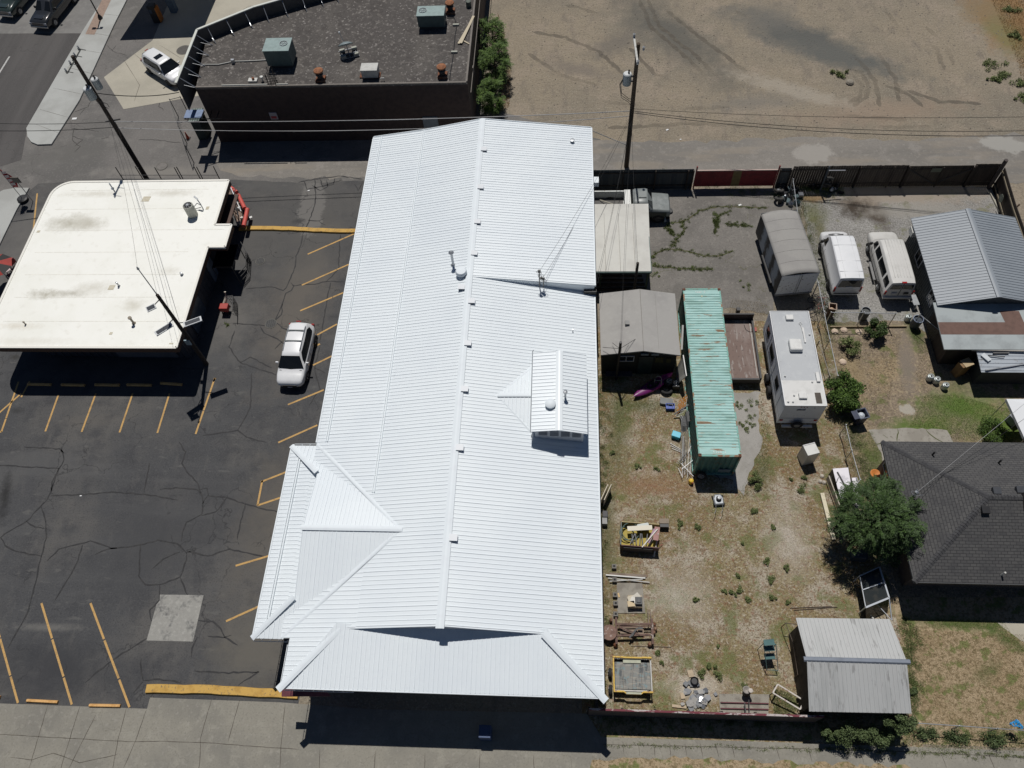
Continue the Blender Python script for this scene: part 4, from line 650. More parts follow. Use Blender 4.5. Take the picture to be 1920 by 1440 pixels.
m = MB(); m.tube(densify([P(x, y, 5.33) for x, y in ((843, 149), (850, 100), (856, 48), (852, 33), (838, 33))], 1, .03), .03); solo('gas_line', 'dark pipe running up the right side of the tar roof', 'pipe', m, BLK)
for a, b, l in ((852, 99, 'grey pipe block on the dark roof pipe, nearer one'), (855, 48, 'grey pipe block on the dark roof pipe, farther one')): q = P(a, b, 5.28); solo('pipe_block', l, 'block', MB().rbox(q.x, q.y, .5, .16, 5.28, 5.42), pm('block_grey', (.42, .43, .37), .8))
for i, (a, b) in enumerate((((860, 82), (884, 40)), ((864, 81), (888, 30)))): solo('plank', ('left', 'right')[i] + ' one of the two pale planks lying at the right parapet', 'plank', MB().beam(P(*a, 5.36 + i * .05), P(*b, 5.36 + i * .05), .2, .05), nmat('plank_pale', (.55, .48, .35), (), .8))
solo('plank', 'short pale offcut near the two long planks on the tar roof', 'plank', MB().beam(P(870, 77, 5.34), P(881, 83, 5.34), .1, .05), nmat('plank_pale', (.55, .48, .35), (), .8))
q = P(879, 12, 5.28); solo('roof_canister', 'short dark canister at the far right of the tar roof', 'canister', MB().lathe(q.x, q.y, [(.22, 5.28), (.22, 5.75), (.15, 5.78), (.01, 5.78)], 16), pm('canister', (.1, .12, .1), .6))
q = P(493, 152, 5.28); solo('vent_pipe', 'white capped vent pipe at the front left of the tar roof', 'vent pipe', MB().lathe(q.x, q.y, [(.06, 5.2), (.06, 5.6), (.13, 5.62), (.13, 5.7), (.01, 5.72)], 14), nmat('pvc', (.6, .6, .56), (), .4))
q = P(475, 152, 5.28); t = thing('valve_box', 'white framed box at the tar roof left front edge', 'box', (q.x, q.y, 5.28)); MB().box(-.35, .35, -.2, .2, 0, .15).build('tray', nmat('pvc', (.6, .6, .56), (), .4), t, local=True); MB().lathe(.05, 0, [(.1, .15), (.1, .3), (.01, .3)], 12).build('valve', RUST, t, local=True)
m = MB(); q = P(511, 156, 5.3)
for i in range(9): x = q.x + random.uniform(-.45, .5); m.tube([(x, q.y + random.uniform(-.1, .2), 4.6), (x + random.uniform(-.1, .1), q.y, 5.3 + random.uniform(.5, 1.6))], .022, 6)
for i in range(4): m.beam((q.x - .5, q.y, 5.4 + i * .25), (q.x + .5, q.y + .1, 5.5 + i * .2), .03)
m.torus((q.x, q.y - .1, 5.1), (0, 1, .3), .45, .02, 20, 5, (0, .5)); solo('service_rack', 'cluster of thin dark conduits rising at the brick wall edge', 'service rack', m, BLK)
# gas station canopy standing just outside the picture, its column and pump
t = thing('fuel_canopy', 'grey canopy column with the shade of its high flat roof', 'canopy', P(310, -10))
a, b = P(225, 76), P(375, 70); sh = -Vector((SUN.x, SUN.y, 0)) / SUN.z
c1 = Vector((a.x, a.y, 0)) - sh * 5.2; c2 = Vector((b.x, b.y, 0)) - sh * 5.2
MB().prism([(c1.x, c1.y), (c2.x, c2.y), (c2.x + .2, c2.y + 9), (c1.x + 1.2, c1.y + 10)], 5.0, 5.2).build('canopy_deck', SID, t)
q = P(326, 25); MB().box(q.x - .3, q.x + .3, q.y, q.y + .6, 0, 4.995).build('column', pm('column_blue', (.12, .17, .22), .5), t)
q = P(298, 40); t = thing('fuel_pump', 'dark fuel pump with orange trim in the canopy shade', 'fuel pump', (q.x, q.y, 0)); MB().box(-.4, .3, -.3, .3, 0, 1.7).build('cabinet', BLK, t, local=True, bevel=.04); MB().box(.3, .42, -.32, .32, .1, 1.5).build('trim', pm('orange', (.5, .16, .02), .5), t, local=True); MB().box(-.35, -.05, -.33, -.3, 1.0, 1.4).build('screen', pm('dim_glass', (.07, .09, .12), .2), t, local=True)
# ============================================================ carport, garage, container, box trailer, shed, houses
t = thing('carport', 'open carport with a flat pale membrane roof', 'carport', (4.2, 37, 0))
CPT = nmat('carport_roof', (.60, .595, .55), [(.5, (.53, .52, .48), .45, .68), (3, (.55, .54, .5), .55, .75, None, .6)], .7)
cp = [P(1112, 383, 2.2), P(1215.5, 383, 2.2), P(1220.5, 507, 2.2), P(1113, 508, 2.2)]
MB().slab([(2.15, 34.15, 2.2), (cp[2].x, 34.15, 2.2), (cp[1].x, cp[1].y, 2.26), (2.15, cp[1].y, 2.26)], .12).build('roof_sheet', CPT, t)
m = MB(); m.box(2.15, cp[2].x, 34.08, 34.13, 2.0, 2.17); m.box(cp[2].x + .01, cp[2].x + .05, 34.1, cp[1].y, 2.05, 2.23); m.build('fascia', pm('green_fascia', (.08, .14, .13), .6), t)
m = MB()
for x in (2.25, 3.0, 4.0, 5.0): m.box(x, x + .015, 34.2, 39.4, 2.205, 2.265)
m.build('roof_seam', pm('seam_dark', (.2, .19, .17), .8), t)
for x in (2.7, 5.9):
    for y in (34.3, 39.3): MB().box(x - .05, x + .05, y - .05, y + .05, 0, 2.1).build('post', pm('post_green', (.06, .09, .05), .7), t)
for i in range(4): solo('lumber_stack', ('topmost', 'second', 'third', 'lowest')[i] + ' dark beam of the pile inside the carport', 'beam', MB().beam((2.5, 34.9 - .25 * i, .25 + .2 * (3 - i)), (5.6 + .1 * i, 34.85 - .22 * i, .25 + .2 * (3 - i)), .14, .16), WOODD, 'beams under the carport roof')
t = thing('garage', 'grey gabled garage with dark front wall beside the white building', 'garage', (5, 29.5, 0))
GR = nmat('garage_roof', (.37, .36, .34), [(.6, (.33, .32, .305), .45, .68), (4, (.4, .39, .37), .55, .75, None, .6), (25, (.3, .29, .28), .6, .8, None, .4)], .85)
gx0, gx1, gxr, gy0, gy1 = 2.5, 7.45, 5.12, 27.1, 31.95
m = MB(); m.slab([(gx0, gy0, 2.58), (gxr, gy0, 3.06), (gxr, gy1, 3.06), (gx0, gy1, 2.58)], .1); m.slab([(gxr, gy0, 3.06), (gx1, gy0, 2.58), (gx1, gy1, 2.58), (gxr, gy1, 3.06)], .1); rf = m.build('roof', GR, t)
m = MB(); m.box(gxr - .01, gxr + .02, gy0, gy1, 3.058, 3.066)
for x in (3.5, 4.35, 6.1): z = 3.06 - abs(x - gxr) * .206; m.box(x, x + .012, gy0 + .3, gy1 - .2, z - .002, z + .004)
m.build('roof_seam', pm('seam_dark', (.2, .19, .17), .8), rf)
q = P(1176, 606, 2.95); MB().rbox(q.x, q.y, .28, .3, 2.8, 3.06).build('roof_vent', pm('vent_grey', (.25, .25, .24), .6), rf)
DKG = nmat('dark_green_siding', (.012, .018, .016), [(3, (.009, .013, .012), .4, .7)], .7)
m = MB(); m.face([(gx0 + .15, gy0 + .25, 0), (gx1 - .15, gy0 + .25, 0), (gx1 - .15, gy0 + .25, 2.55), (gxr, gy0 + .25, 2.98), (gx0 + .15, gy0 + .25, 2.55)]); m.face([(gx0 + .15, gy0 + .25, 0), (gx0 + .15, gy0 + .25, 2.5), (gx0 + .15, gy1 - .2, 2.5), (gx0 + .15, gy1 - .2, 0)]); m.face([(gx1 - .15, gy0 + .25, 0), (gx1 - .15, gy1 - .2, 0), (gx1 - .15, gy1 - .2, 2.5), (gx1 - .15, gy0 + .25, 2.5)]); m.face([(gx0 + .15, gy1 - .2, 0), (gx0 + .15, gy1 - .2, 2.5), (gxr, gy1 - .2, 2.95), (gx1 - .15, gy1 - .2, 2.5), (gx1 - .15, gy1 - .2, 0)])
m.build('wall', DKG, t)
WF = nmat('window_frame_white', (.55, .56, .56), (), .5); GLS = nmat('window_glass', (.015, .02, .025), (), .08)
def window(par, x0, x1, y, z0, z1, mull=1, face='y', wf=WF):
    m = MB(); f = .05
    if face == 'y':
        for a, b, c, d in ((x0, x1, z0, z0 + f), (x0, x1, z1 - f, z1), (x0, x0 + f, z0 + f, z1 - f), (x1 - f, x1, z0 + f, z1 - f)) + (((x0 + x1) / 2 - .02, (x0 + x1) / 2 + .02, z0 + f, z1 - f),) * mull: m.box(a, b, y - .04, y + .02, c, d)
        w = m.build('window', wf, par); MB().box(x0 + .02, x1 - .02, y - .01, y + .015, z0 + .02, z1 - .02).build('pane', GLS, w)
    else:
        for a, b, c, d in ((x0, x1, z0, z0 + f), (x0, x1, z1 - f, z1), (x0, x0 + f, z0 + f, z1 - f), (x1 - f, x1, z0 + f, z1 - f)) + (((x0 + x1) / 2 - .02, (x0 + x1) / 2 + .02, z0 + f, z1 - f),) * mull: m.box(y - .04, y + .02, a, b, c, d)
        w = m.build('window', wf, par); MB().box(y - .01, y + .015, x0 + .02, x1 - .02, z0 + .02, z1 - .02).build('pane', GLS, w)
window(t, 3.65, 4.65, gy0 + .22, 1.55, 2.15)
MB().box(4.95, 5.85, gy0 + .18, gy0 + .22, .1, 2.1).build('door', pm('dark_teal_door', (.02, .04, .04), .5), t)
for x, l in ((5.15, 1), (5.8, 2)): MB().box(x - .12, x + .35, gy0 + .12, gy0 + .2, 2.35, 2.5).build('ledge_light', pm('pale_junk', (.25, .3, .32), .6), t)
m = MB(); m.box(6.0, 6.5, gy0 + .2, gy0 + .24, 1.4, 2.0); m.box(6.7, 7.0, gy0 + .2, gy0 + .24, 1.4, 1.9); m.build('wall_frame', pm('olive_frame', (.05, .05, .015), .7), t)
MB().box(2.9, 4.6, gy0 - .3, gy0 + .1, .5, .56).build('wall_bench', pm('bench_dark', (.05, .05, .06), .7), t)
# wooden posts: carport end post and garage front post
t = thing('wood_post', 'thin dark post standing between carport and garage', 'post', (4.95, 33.2, 0)); MB().tube([(0, 0, 0), (0, 0, 4.2)], .09, 10).build('shaft', WOODD, t, local=True)
q = P(1153, 672, 0); t = thing('stovepipe', 'black stovepipe with guy rods before the grey garage', 'chimney', (3.62, 26.9, 0)); MB().tube([(0, 0, 0), (0, 0, 4.3)], .085, 12).build('shaft', BLK, t, local=True)
m = MB()
for dx, dy in ((-1.0, .6), (1.1, 1.2), (-.4, .9), (.6, .8)): m.tube([(0, 0, 3.6), (dx, dy, 3.0 - abs(dx - .5) * .1)], .015, 5)
m.build('guy_rod', BLK, t, local=True)
# ------------------------------------------------------------ shipping container
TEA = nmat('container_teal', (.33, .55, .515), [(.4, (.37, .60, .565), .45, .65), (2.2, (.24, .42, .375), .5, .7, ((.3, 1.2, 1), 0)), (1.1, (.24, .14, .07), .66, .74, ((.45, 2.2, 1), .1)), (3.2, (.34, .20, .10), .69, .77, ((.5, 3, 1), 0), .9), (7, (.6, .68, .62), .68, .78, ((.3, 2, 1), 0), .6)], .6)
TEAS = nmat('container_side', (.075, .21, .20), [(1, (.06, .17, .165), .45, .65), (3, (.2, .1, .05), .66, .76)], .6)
t = thing('shipping_container', 'long rusty teal shipping container in the middle of the yard', 'container', (9.2, 26.3, 0)); x0, x1, y0, y1, ht = 7.98, 10.42, 20.12, 32.37, 2.6
def corr(m, axis, a0, a1, fixed, z0, z1, sgn, per=.28, dep=.045):
    n = int((a1 - a0) / per); pr = []
    for i in range(n): s = a0 + (a1 - a0) * i / n; q = (a1 - a0) / n; pr += [(s, 0), (s + q * .32, 0), (s + q * .5, dep), (s + q * .82, dep)]
    pr.append((a1, 0)); rows = []
    for z in (z0, z1): rows.append([(fixed - sgn * d, s, z) if axis == 'y' else (s, fixed - sgn * d, z) for s, d in pr])
    k = len(pr); m.add(rows[0] + rows[1], [(i, i + 1, k + i + 1, k + i) for i in range(k - 1)])
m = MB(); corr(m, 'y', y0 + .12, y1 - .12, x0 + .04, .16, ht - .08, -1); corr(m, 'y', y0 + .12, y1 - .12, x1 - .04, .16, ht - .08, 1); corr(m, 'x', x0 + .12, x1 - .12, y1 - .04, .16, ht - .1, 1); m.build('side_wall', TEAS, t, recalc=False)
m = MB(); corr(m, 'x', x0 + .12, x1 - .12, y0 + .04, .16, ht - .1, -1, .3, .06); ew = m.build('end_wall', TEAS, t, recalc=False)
MB().box(x0 + 1.45, x0 + 2.15, y0 - .02, y0 + .02, .5, .85).build('patch_plate', pm('patch_blue', (.2, .27, .3), .5), ew)
m = MB(); n = 58; pr = []          # corrugated roof: shallow troughs across, inside the top rails
for i in range(n): s = y0 + .45 + (y1 - y0 - .9) * i / n; q = (y1 - y0 - .9) / n; pr += [(s, 0), (s + q * .55, 0), (s + q * .68, -.035), (s + q * .88, -.035)]
pr = [(y0 + .12, 0)] + pr + [(y1 - .45, 0), (y1 - .12, 0)]; zz = ht - .03
k = len(pr); m.add([(x0 + .08, s, zz + d) for s, d in pr] + [(x1 - .08, s, zz + d) for s, d in pr], [(i, i + 1, k + i + 1, k + i) for i in range(k - 1)]); rfc = m.build('roof', TEA, t, recalc=False)
if rfc.data.polygons[0].normal.z < 0: rfc.data.flip_normals()
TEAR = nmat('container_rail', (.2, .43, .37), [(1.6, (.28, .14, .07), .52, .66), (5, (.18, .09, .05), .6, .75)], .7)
m = MB()
for x in (x0, x1 - .08): m.box(x, x + .08, y0 + .17, y1 - .17, ht - .1, ht - .02)
for y in (y0, y1 - .1): m.box(x0 + .17, x1 - .17, y, y + .1, ht - .14, ht - .018)
for x in (x0, x1 - .1):
    for y in (y0, y1 - .12): m.box(x, x + .1, y, y + .12, .15, ht - .13)
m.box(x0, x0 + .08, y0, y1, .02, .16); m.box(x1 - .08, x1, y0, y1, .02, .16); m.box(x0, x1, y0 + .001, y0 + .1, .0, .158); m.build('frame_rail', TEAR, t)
for x in (x0, x1 - .17):
    for y in (y0, y1 - .17):
        for z in (0, ht - .12): m = MB(); m.box(x, x + .17, y, y + .17, z, z + .12); m.mat(1).lathe(x + .085, y + .085, [(.04, z + .12), (.04, z + .1215), (.01, z + .1215)], 12); m.build('corner_casting', [RUST, DK], t, bevel=.01)
m = MB(); letters(m, '4710 1', (x0 + .85, y0 + .2, ht - .026), (1, 0, 0), (0, 1, 0), .16); letters(m, '1888 0', (x0 + .8, y1 - .36, ht - .026), (1, 0, 0), (0, 1, 0), .14)
m.build('marking', nmat('stencil_white', (.62, .68, .66), [(9, (.3, .5, .45), .5, .7)], .6), t, recalc=False)
m = MB(); m.face([(9.1, y1 - .58, ht - .025), (9.18, y1 - .72, ht - .025), (9.26, y1 - .58, ht - .025)]); m.build('marking', pm('stencil_yellow', (.6, .6, .4), .6), t)
# ------------------------------------------------------------ box trailer, grey roof slightly curved
def local_thing(name, label, cat, x, y, rz, z=0, group=None): return thing(name, label, cat, (x, y, z), rz, group)
t = local_thing('box_trailer', 'old white box trailer with curved grey roof and paint stained side', 'trailer', 15.5, 36.4, math.atan2(-.62, 5.3) * -1); Wd, Ln, Ht = 2.5, 5.6, 2.52
def arc_roof(u, v): x = -Wd / 2 - .04 + u * (Wd + .08); y = -Ln / 2 - .06 + v * (Ln + .12); return (x, y, Ht + .22 * (1 - (x / (Wd / 2 + .04)) ** 2) - (.12 * max(0, (v - .88) / .12) ** 2))
m = MB().cloth(arc_roof, 14, 14); rf = m.build('roof', nmat('trailer_roof', (.33, .32, .30), [(.7, (.30, .29, .275), .45, .65), (12, (.24, .23, .22), .6, .8, None, .5)], .85), t, local=True, smooth=30)
s = rf.modifiers.new('thick', 'SOLIDIFY'); s.thickness = .05; s.offset = -1
m = MB()
for k in range(1, 6): y = -Ln / 2 + k * Ln / 6; m.tube([(-Wd / 2 + i * Wd / 10, y + .03, Ht + .225 * (1 - ((-Wd / 2 + i * Wd / 10) / (Wd / 2 + .04)) ** 2) - .002) for i in range(11)], .008, 4)
m.build('roof_seam', pm('seam_dark2', (.12, .115, .11), .8), rf, local=True)
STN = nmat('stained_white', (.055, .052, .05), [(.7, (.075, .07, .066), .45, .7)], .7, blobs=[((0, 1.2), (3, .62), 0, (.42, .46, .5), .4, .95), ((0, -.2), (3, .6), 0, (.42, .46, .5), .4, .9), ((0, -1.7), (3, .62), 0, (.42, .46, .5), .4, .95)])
m = MB(); m.face([(-Wd / 2, -Ln / 2, .6), (-Wd / 2, Ln / 2, .6), (-Wd / 2, Ln / 2, Ht), (-Wd / 2, -Ln / 2, Ht)]); m.build('side_panel', STN, t, local=True)
TW = nmat('trailer_white', (.75, .78, .8), [(1.5, (.66, .69, .72), .5, .75), (6, (.12, .08, .06), .68, .75)], .6)
m = MB(); m.face([(Wd / 2, -Ln / 2, .6), (Wd / 2, -Ln / 2, Ht), (Wd / 2, Ln / 2, Ht), (Wd / 2, Ln / 2, .6)]); m.face([(-Wd / 2, Ln / 2, .6), (Wd / 2, Ln / 2, .6), (Wd / 2, Ln / 2, Ht), (0, Ln / 2, Ht + .12), (-Wd / 2, Ln / 2, Ht)]); m.face([(-Wd / 2, -Ln / 2, .6), (-Wd / 2, Ln / 2, .6), (Wd / 2, Ln / 2, .6), (Wd / 2, -Ln / 2, .6)]); m.build('body_panel', TW, t, local=True)
for s_ in (-1, 1): m = MB(); xx = s_ * Wd / 4; m.box(xx - Wd / 4 + .02, xx + Wd / 4 - .02, -Ln / 2 - .05, -Ln / 2, .55, Ht - .03); m.build('rear_door', TW, t, local=True)
m = MB(); m.tube([(.12, -Ln / 2 - .08, .6), (.12, -Ln / 2 - .08, Ht - .1)], .02); m.box(-Wd / 2, Wd / 2, -Ln / 2 - .1, -Ln / 2 + .05, .42, .55); m.build('door_bar', pm('bar_dirty', (.25, .25, .25), .6), t, local=True)
m = MB(); m.box(-Wd / 2 + .1, Wd / 2 - .1, -Ln / 2, Ln / 2, .42, .58); m.box(-.9, .9, Ln / 2, Ln / 2 + .6, .45, .52); m.box(-Wd / 2 - .12, -Wd / 2, -1.9, .6, .55, .68); m.build('chassis', BLK, t, local=True)
def wheel(par, x, y, r, w, rimmat, local=True, side=1):
    m = MB(); n = 22; rings = []
    for rr, dx in ((r * .6, -w / 2), (r * .9, -w / 2), (r, -w / 2 + .03), (r, w / 2 - .03), (r * .9, w / 2), (r * .6, w / 2)): rings.append([(x + dx, y + rr * math.cos(2 * math.pi * j / n), r + rr * math.sin(2 * math.pi * j / n)) for j in range(n)])
    m.loft(rings); o = m.build('wheel', RUBBER, par, local=local, smooth=40)
    m = MB(); f = side * (w / 2 + .004); m.add([(x + f, y, r)] + [(x + f, y + r * .56 * math.cos(2 * math.pi * j / n), r + r * .56 * math.sin(2 * math.pi * j / n)) for j in range(n)], [(0, j + 1, (j + 1) % n + 1) for j in range(n)])
    for k in range(5): a = 2 * math.pi * k / 5; m.beam((x + f + side * .01, y, r), (x + f + side * .01, y + r * .54 * math.cos(a), r + r * .54 * math.sin(a)), .05, .02)
    m.build('rim', rimmat, o, local=True); return o
RIM = pm('rim_silver', (.4, .41, .42), .35, .7); RIMD = pm('rim_dark', (.08, .08, .085), .4, .5)
for y in (-1.35, -.45):
    for s_ in (-1, 1): wheel(t, s_ * 1.12, y, .36, .24, RIMD, side=s_)
# ------------------------------------------------------------ corrugated shed, lower right
t = thing('metal_shed', 'weathered corrugated shed with a blue grey ridge at the lower right', 'shed', (14.6, 8.8, 0)); SH1 = nmat('shed_roof', (.45, .46, .455), [(.5, (.39, .40, .395), .45, .65, ((1.2, .25, 1), 0)), (1.7, (.45, .455, .45), .5, .7, ((3, .12, 1), 0)), (2.5, (.25, .25, .245), .64, .75, ((2, .3, 1), 0), .7)], .55, .1)
a = [(12.12, 6.5, 2.5), (16.95, 6.55, 2.5), (17.0, 8.85, 3.12), (12.2, 8.8, 3.12)]; b = [(12.2, 8.8, 3.12), (17.0, 8.85, 3.12), (16.85, 11.05, 2.5), (12.15, 11.0, 2.5)]
for nm, q in (('roof_near', a), ('roof_far', b)): m = MB().slab(q, .04); ribs(m, q, 0, .203, w=.05, h=.02); m.build('roof_sheet', SH1, t)
m = MB(); m.loft([[(x, 8.7, 3.1), (x, 8.76, 3.18), (x, 8.9, 3.18), (x, 8.95, 3.1)] for x in (12.05, 17.15)]); m.build('ridge_cap', pm('ridge_blue', (.21, .24, .29), .5), t)
m = MB().prism([(12.35, 6.8), (16.8, 6.85), (16.8, 10.8), (12.35, 10.75)], 0, 2.45); m.build('wall', WOODD, t)
# ------------------------------------------------------------ grey house with shingled hip roof (right)
t = thing('grey_house', 'house with dark shingle hip roof cut by the right picture edge', 'house', (24, 17, 0)); hx0, hx1, hy0, hy1, hz_, hr = 18.41, 34, 12.93, 21.12, 2.75, 4.5; xr = hx0 + 4.05; ym = (hy0 + hy1) / 2
def shm(name, rot=0): return nmat(name, (.07, .07, .072), [(1.2, (.082, .082, .084), .5, .75, None, .5), (.5, (.058, .058, .06), .5, .75, None, .5)], .95, brick=None)
for nm, q, k in (('front', [(hx0, hy0, hz_), (hx1, hy0, hz_), (hx1, ym, hr), (xr, ym, hr)], 1), ('back', [(xr, ym, hr), (hx1, ym, hr), (hx1, hy1, hz_), (hx0, hy1, hz_)], 1), ('side', [(hx0, hy1, hz_), (hx0, hy0, hz_), (xr, ym, hr)], 0)):
    SHG = nmat('shingle_' + nm, (.07, .07, .072), [(.8, (.055, .055, .058), .5, .75, None, .5)], .97, brick=None)
    SHG = nmat('shingles_' + nm, (.07,) * 3, [(1.3, (.05, .05, .053), .5, .78, None, .6), (7, (.10, .10, .10), .55, .8, None, .5)], .97, brick=dict(rot=0 if k == 1 else math.pi / 2, c1=(.076, .075, .076), c2=(.098, .096, .094), m=(.03, .03, .032), w=.32, h=.15, ms=.014))
    MB().slab(q, .1).build('roof', SHG, t)
m = MB(); HC = nmat('hip_shingle', (.062, .062, .066), [(9, (.04, .04, .043), .45, .7), (3, (.085, .085, .085), .5, .75)], .97)
for a, b in (((hx0, hy0, hz_), (xr, ym, hr)), ((hx0, hy1, hz_), (xr, ym, hr)), ((xr, ym, hr), (hx1, ym, hr))):
    a, b = Vector(a), Vector(b); n = int((b - a).length / .16); d = (b - a).normalized(); s = d.cross(Vector((0, 0, 1))).normalized() * .15
    for i in range(n): p0, p1 = a.lerp(b, i / n) + Vector((0, 0, .05)), a.lerp(b, (i + 1) / n) + Vector((0, 0, .03)); lo = Vector((0, 0, .07)); m.add([p0 - s - lo, p0, p0 + s - lo, p1 + s - lo, p1, p1 - s - lo], [(0, 1, 4, 5), (1, 2, 3, 4)])
m.build('hip_cap', HC, t)
HW = pm('taupe_wall', (.12, .10, .085), .8); m = MB().prism([(hx0 + .5, hy0 + .6), (hx1, hy0 + .6), (hx1, hy1 - .5), (hx0 + .5, hy1 - .5)], 0, 2.68); m.build('wall', HW, t)
m = MB(); m.box(hx0 - .02, hx0 + .04, hy0, hy1, 2.6, 2.74); m.box(hx0, hx1, hy0 - .03, hy0 + .03, 2.6, 2.74); m.build('fascia', pm('fascia_grey', (.1, .105, .11), .6), t)
window(t, 19.0, 20.4, hx0 + .47, 1.2, 2.3, 1, 'x'); window(t, 21.0, 22.5, hy0 + .58, 1.0, 2.2)
def hz2(y, x): return min(hz_ + (hr - hz_) * min(1, (y - hy0) / (ym - hy0)), hz_ + (hr - hz_) * (hy1 - y) / (hy1 - ym), hz_ + (hr - hz_) * (x - hx0) / (xr - hx0) if x < xr else 9)
def hv(px, py, name, mk, mat, zz=3.6):
    q = P(px, py, zz)
    for _ in range(6): q = P(px, py, hz2(q.y, q.x))
    m = MB(); mk(m, q.x, q.y, q.z); m.build(name, mat, t)
pipe = lambda m, x, y, z: m.tube([(x, y, z - .1), (x, y, z + .4)], .05, 10)
hv(1748, 853, 'vent_pipe', pipe, BLK); hv(1872, 868, 'vent_pipe', pipe, BLK)
box = lambda m, x, y, z: m.slab([(x - .2, y - .18, z + .16), (x + .2, y - .18, z + .16), (x + .2, y + .18, z + .22), (x - .2, y + .18, z + .22)], .2)
hv(1867, 922, 'box_vent', box, pm('vent_char', (.06, .065, .075), .5)); hv(1911, 920, 'box_vent', box, pm('vent_char', (.06, .065, .075), .5)); hv(1846, 958, 'box_vent', box, BLK)
hv(1878, 1078, 'vent_pipe', pipe, nmat('pvc', (.6, .6, .56), (), .4)); hv(1918, 945, 'chimney', lambda m, x, y, z: m.box(x, x + .7, y - .3, y + .5, z - .4, z + .9), pm('chimney_brown', (.1, .08, .07), .8))
q = P(1712, 930, 3.6); m = MB(); m.tube([(q.x, q.y, 3.0), (q.x, q.y, 4.1)], .035); m.torus((q.x - .1, q.y, 4.0), (.3, .3, 1), .14, .015, 14, 5); m.torus((q.x + .05, q.y + .1, 4.1), (1, .3, .3), .12, .015, 14, 5); m.lathe(q.x, q.y, [(.08, 4.05), (.1, 4.15), (.01, 4.2)], 10); m.tube([(q.x, q.y, 3.5), (q.x + .55, q.y + .1, 3.55)], .015); hm = m.build('service_mast', GALV, t); HMAST = Vector((q.x, q.y, 4.1))
# ------------------------------------------------------------ grey metal-roofed cottage with patched porch and lean-to
t = thing('metal_roof_cottage', 'small house with grey ribbed metal roof at the right edge', 'house', (27.4, 34, 0)); CR_ = nmat('grey_metal_roof', (.265, .295, .325), [(.4, (.245, .275, .305), .45, .65), (5, (.29, .32, .35), .55, .8, None, .6)], .5)
c0, c1, cr_, d0, d1 = 23.95, 30.85, 27.36, 31.0, 38.45
for q in ([(c0, d0, 2.55), (cr_, d0, 3.42), (cr_, d1, 3.42), (c0, d1, 2.55)], [(cr_, d0, 3.42), (c1, d0, 2.55), (c1, d1, 2.55), (cr_, d1, 3.42)]): m = MB().slab(q, .06); ribs(m, q, 1, .2286, w=.05, h=.028); m.build('roof', CR_, t)
m = MB(); cap(m, (cr_, d0 - .05, 3.44), (cr_, d1, 3.44), .34); m.build('ridge_cap', CR_, t)
CW = nmat('cottage_siding', (.075, .09, .095), [(4, (.06, .072, .078), .45, .7)], .7)
m = MB(); m.prism([(c0 + .35, d0 + .2), (c1 - .3, d0 + .2), (c1 - .3, d1 - .3), (c0 + .35, d1 - .3)], 0, 2.5); m.face([(c0 + .3, d0 + .22, 2.5), (c1 - .3, d0 + .22, 2.5), (cr_, d0 + .22, 3.34)])
for i in range(30): y = d0 + .4 + i * .23; m.box(c0 + .325, c0 + .35, y, y + .03, .1, 2.45)
m.build('wall', CW, t); window(t, 35.2, 36.3, c0 + .32, 1.1, 2.1, 1, 'x'); window(t, 31.9, 32.8, c0 + .32, 1.1, 2.1, 1, 'x')
q = P(1705, 433, 2.4); MB().box(c0 - .05, c0 + .3, 37.3, 37.9, 1.9, 2.35).build('window_cooler', nmat('pvc', (.6, .6, .56), (), .4), t)
pz0, pz1 = 2.45, 2.15; py1, py0 = 31.3, P(1770, 655, pz1).y; PR = nmat('porch_roof', (.38, .42, .425), [(.8, (.3, .33, .335), .45, .68), (20, (.4, .42, .42), .6, .8, None, .4)], .7); pxl = P(1752, 576, pz0).x
prf = [(pxl, py0, pz1), (33, py0, pz1), (33, py1, pz0), (pxl, py1, pz0)]; po = MB().slab(prf, .08).build('porch_roof', PR, t)
zp = lambda y: pz1 + (pz0 - pz1) * (y - py0) / (py1 - py0) + .006
BRP = pm('brown_sheet', (.165, .098, .078), .8); ya, yb = P(1765, 627, 2.25).y, P(1765, 604, 2.33).y; m = MB(); m.face([(pxl + .01, ya, zp(ya)), (33, ya, zp(ya)), (33, yb, zp(yb)), (pxl + .01, yb, zp(yb))]); xa, xb = P(1880, 590, 2.35).x, P(1915, 590, 2.35).x; yc = P(1880, 583, 2.4).y; m.face([(xa, yb, zp(yb)), (xb, yb, zp(yb)), (xb - .1, yc, zp(yc)), (xa - .15, yc, zp(yc))]); m.build('brown_felt', BRP, po)
m = MB(); m.prism([(pxl + .5, py0 + .3), (33, py0 + .3), (33, py1), (pxl + .5, py1)], 0, 2.0); m.build('porch_wall', WOODD, t)
lx = P(1830, 658, 1.9).x; ly1, ly0 = P(1830, 658, 1.9).y, P(1840, 698, 1.75).y; lq = [(lx, ly0, 1.75), (33, ly0, 1.75), (33, ly1, 1.95), (lx, ly1, 1.95)]; m = MB().slab(lq, .04); ribs(m, lq, 1, .25, w=.06, h=.03); lo = m.build('lean_to_roof', nmat('lean_to', (.42, .46, .50), [(.8, (.36, .4, .44), .45, .65), (5, (.3, .3, .3), .64, .76)], .45), t)
MB().prism([(lx + .3, ly0 + .25), (33, ly0 + .25), (33, ly1), (lx + .3, ly1)], 0, 1.7).build('lean_to_wall', pm('leanto_wall', (.05, .055, .06), .7), t)
BW = nmat('board_white', (.62, .66, .68), [(3, (.5, .54, .56), .5, .75)], .6)
for a, b, w_, l in (((1842, 664), (1856, 676), .3, 'white board lying on the lean-to roof'),): solo('board', l, 'board', MB().beam(P(*a, 2.0), P(*b, 1.97), w_, .05), BW)
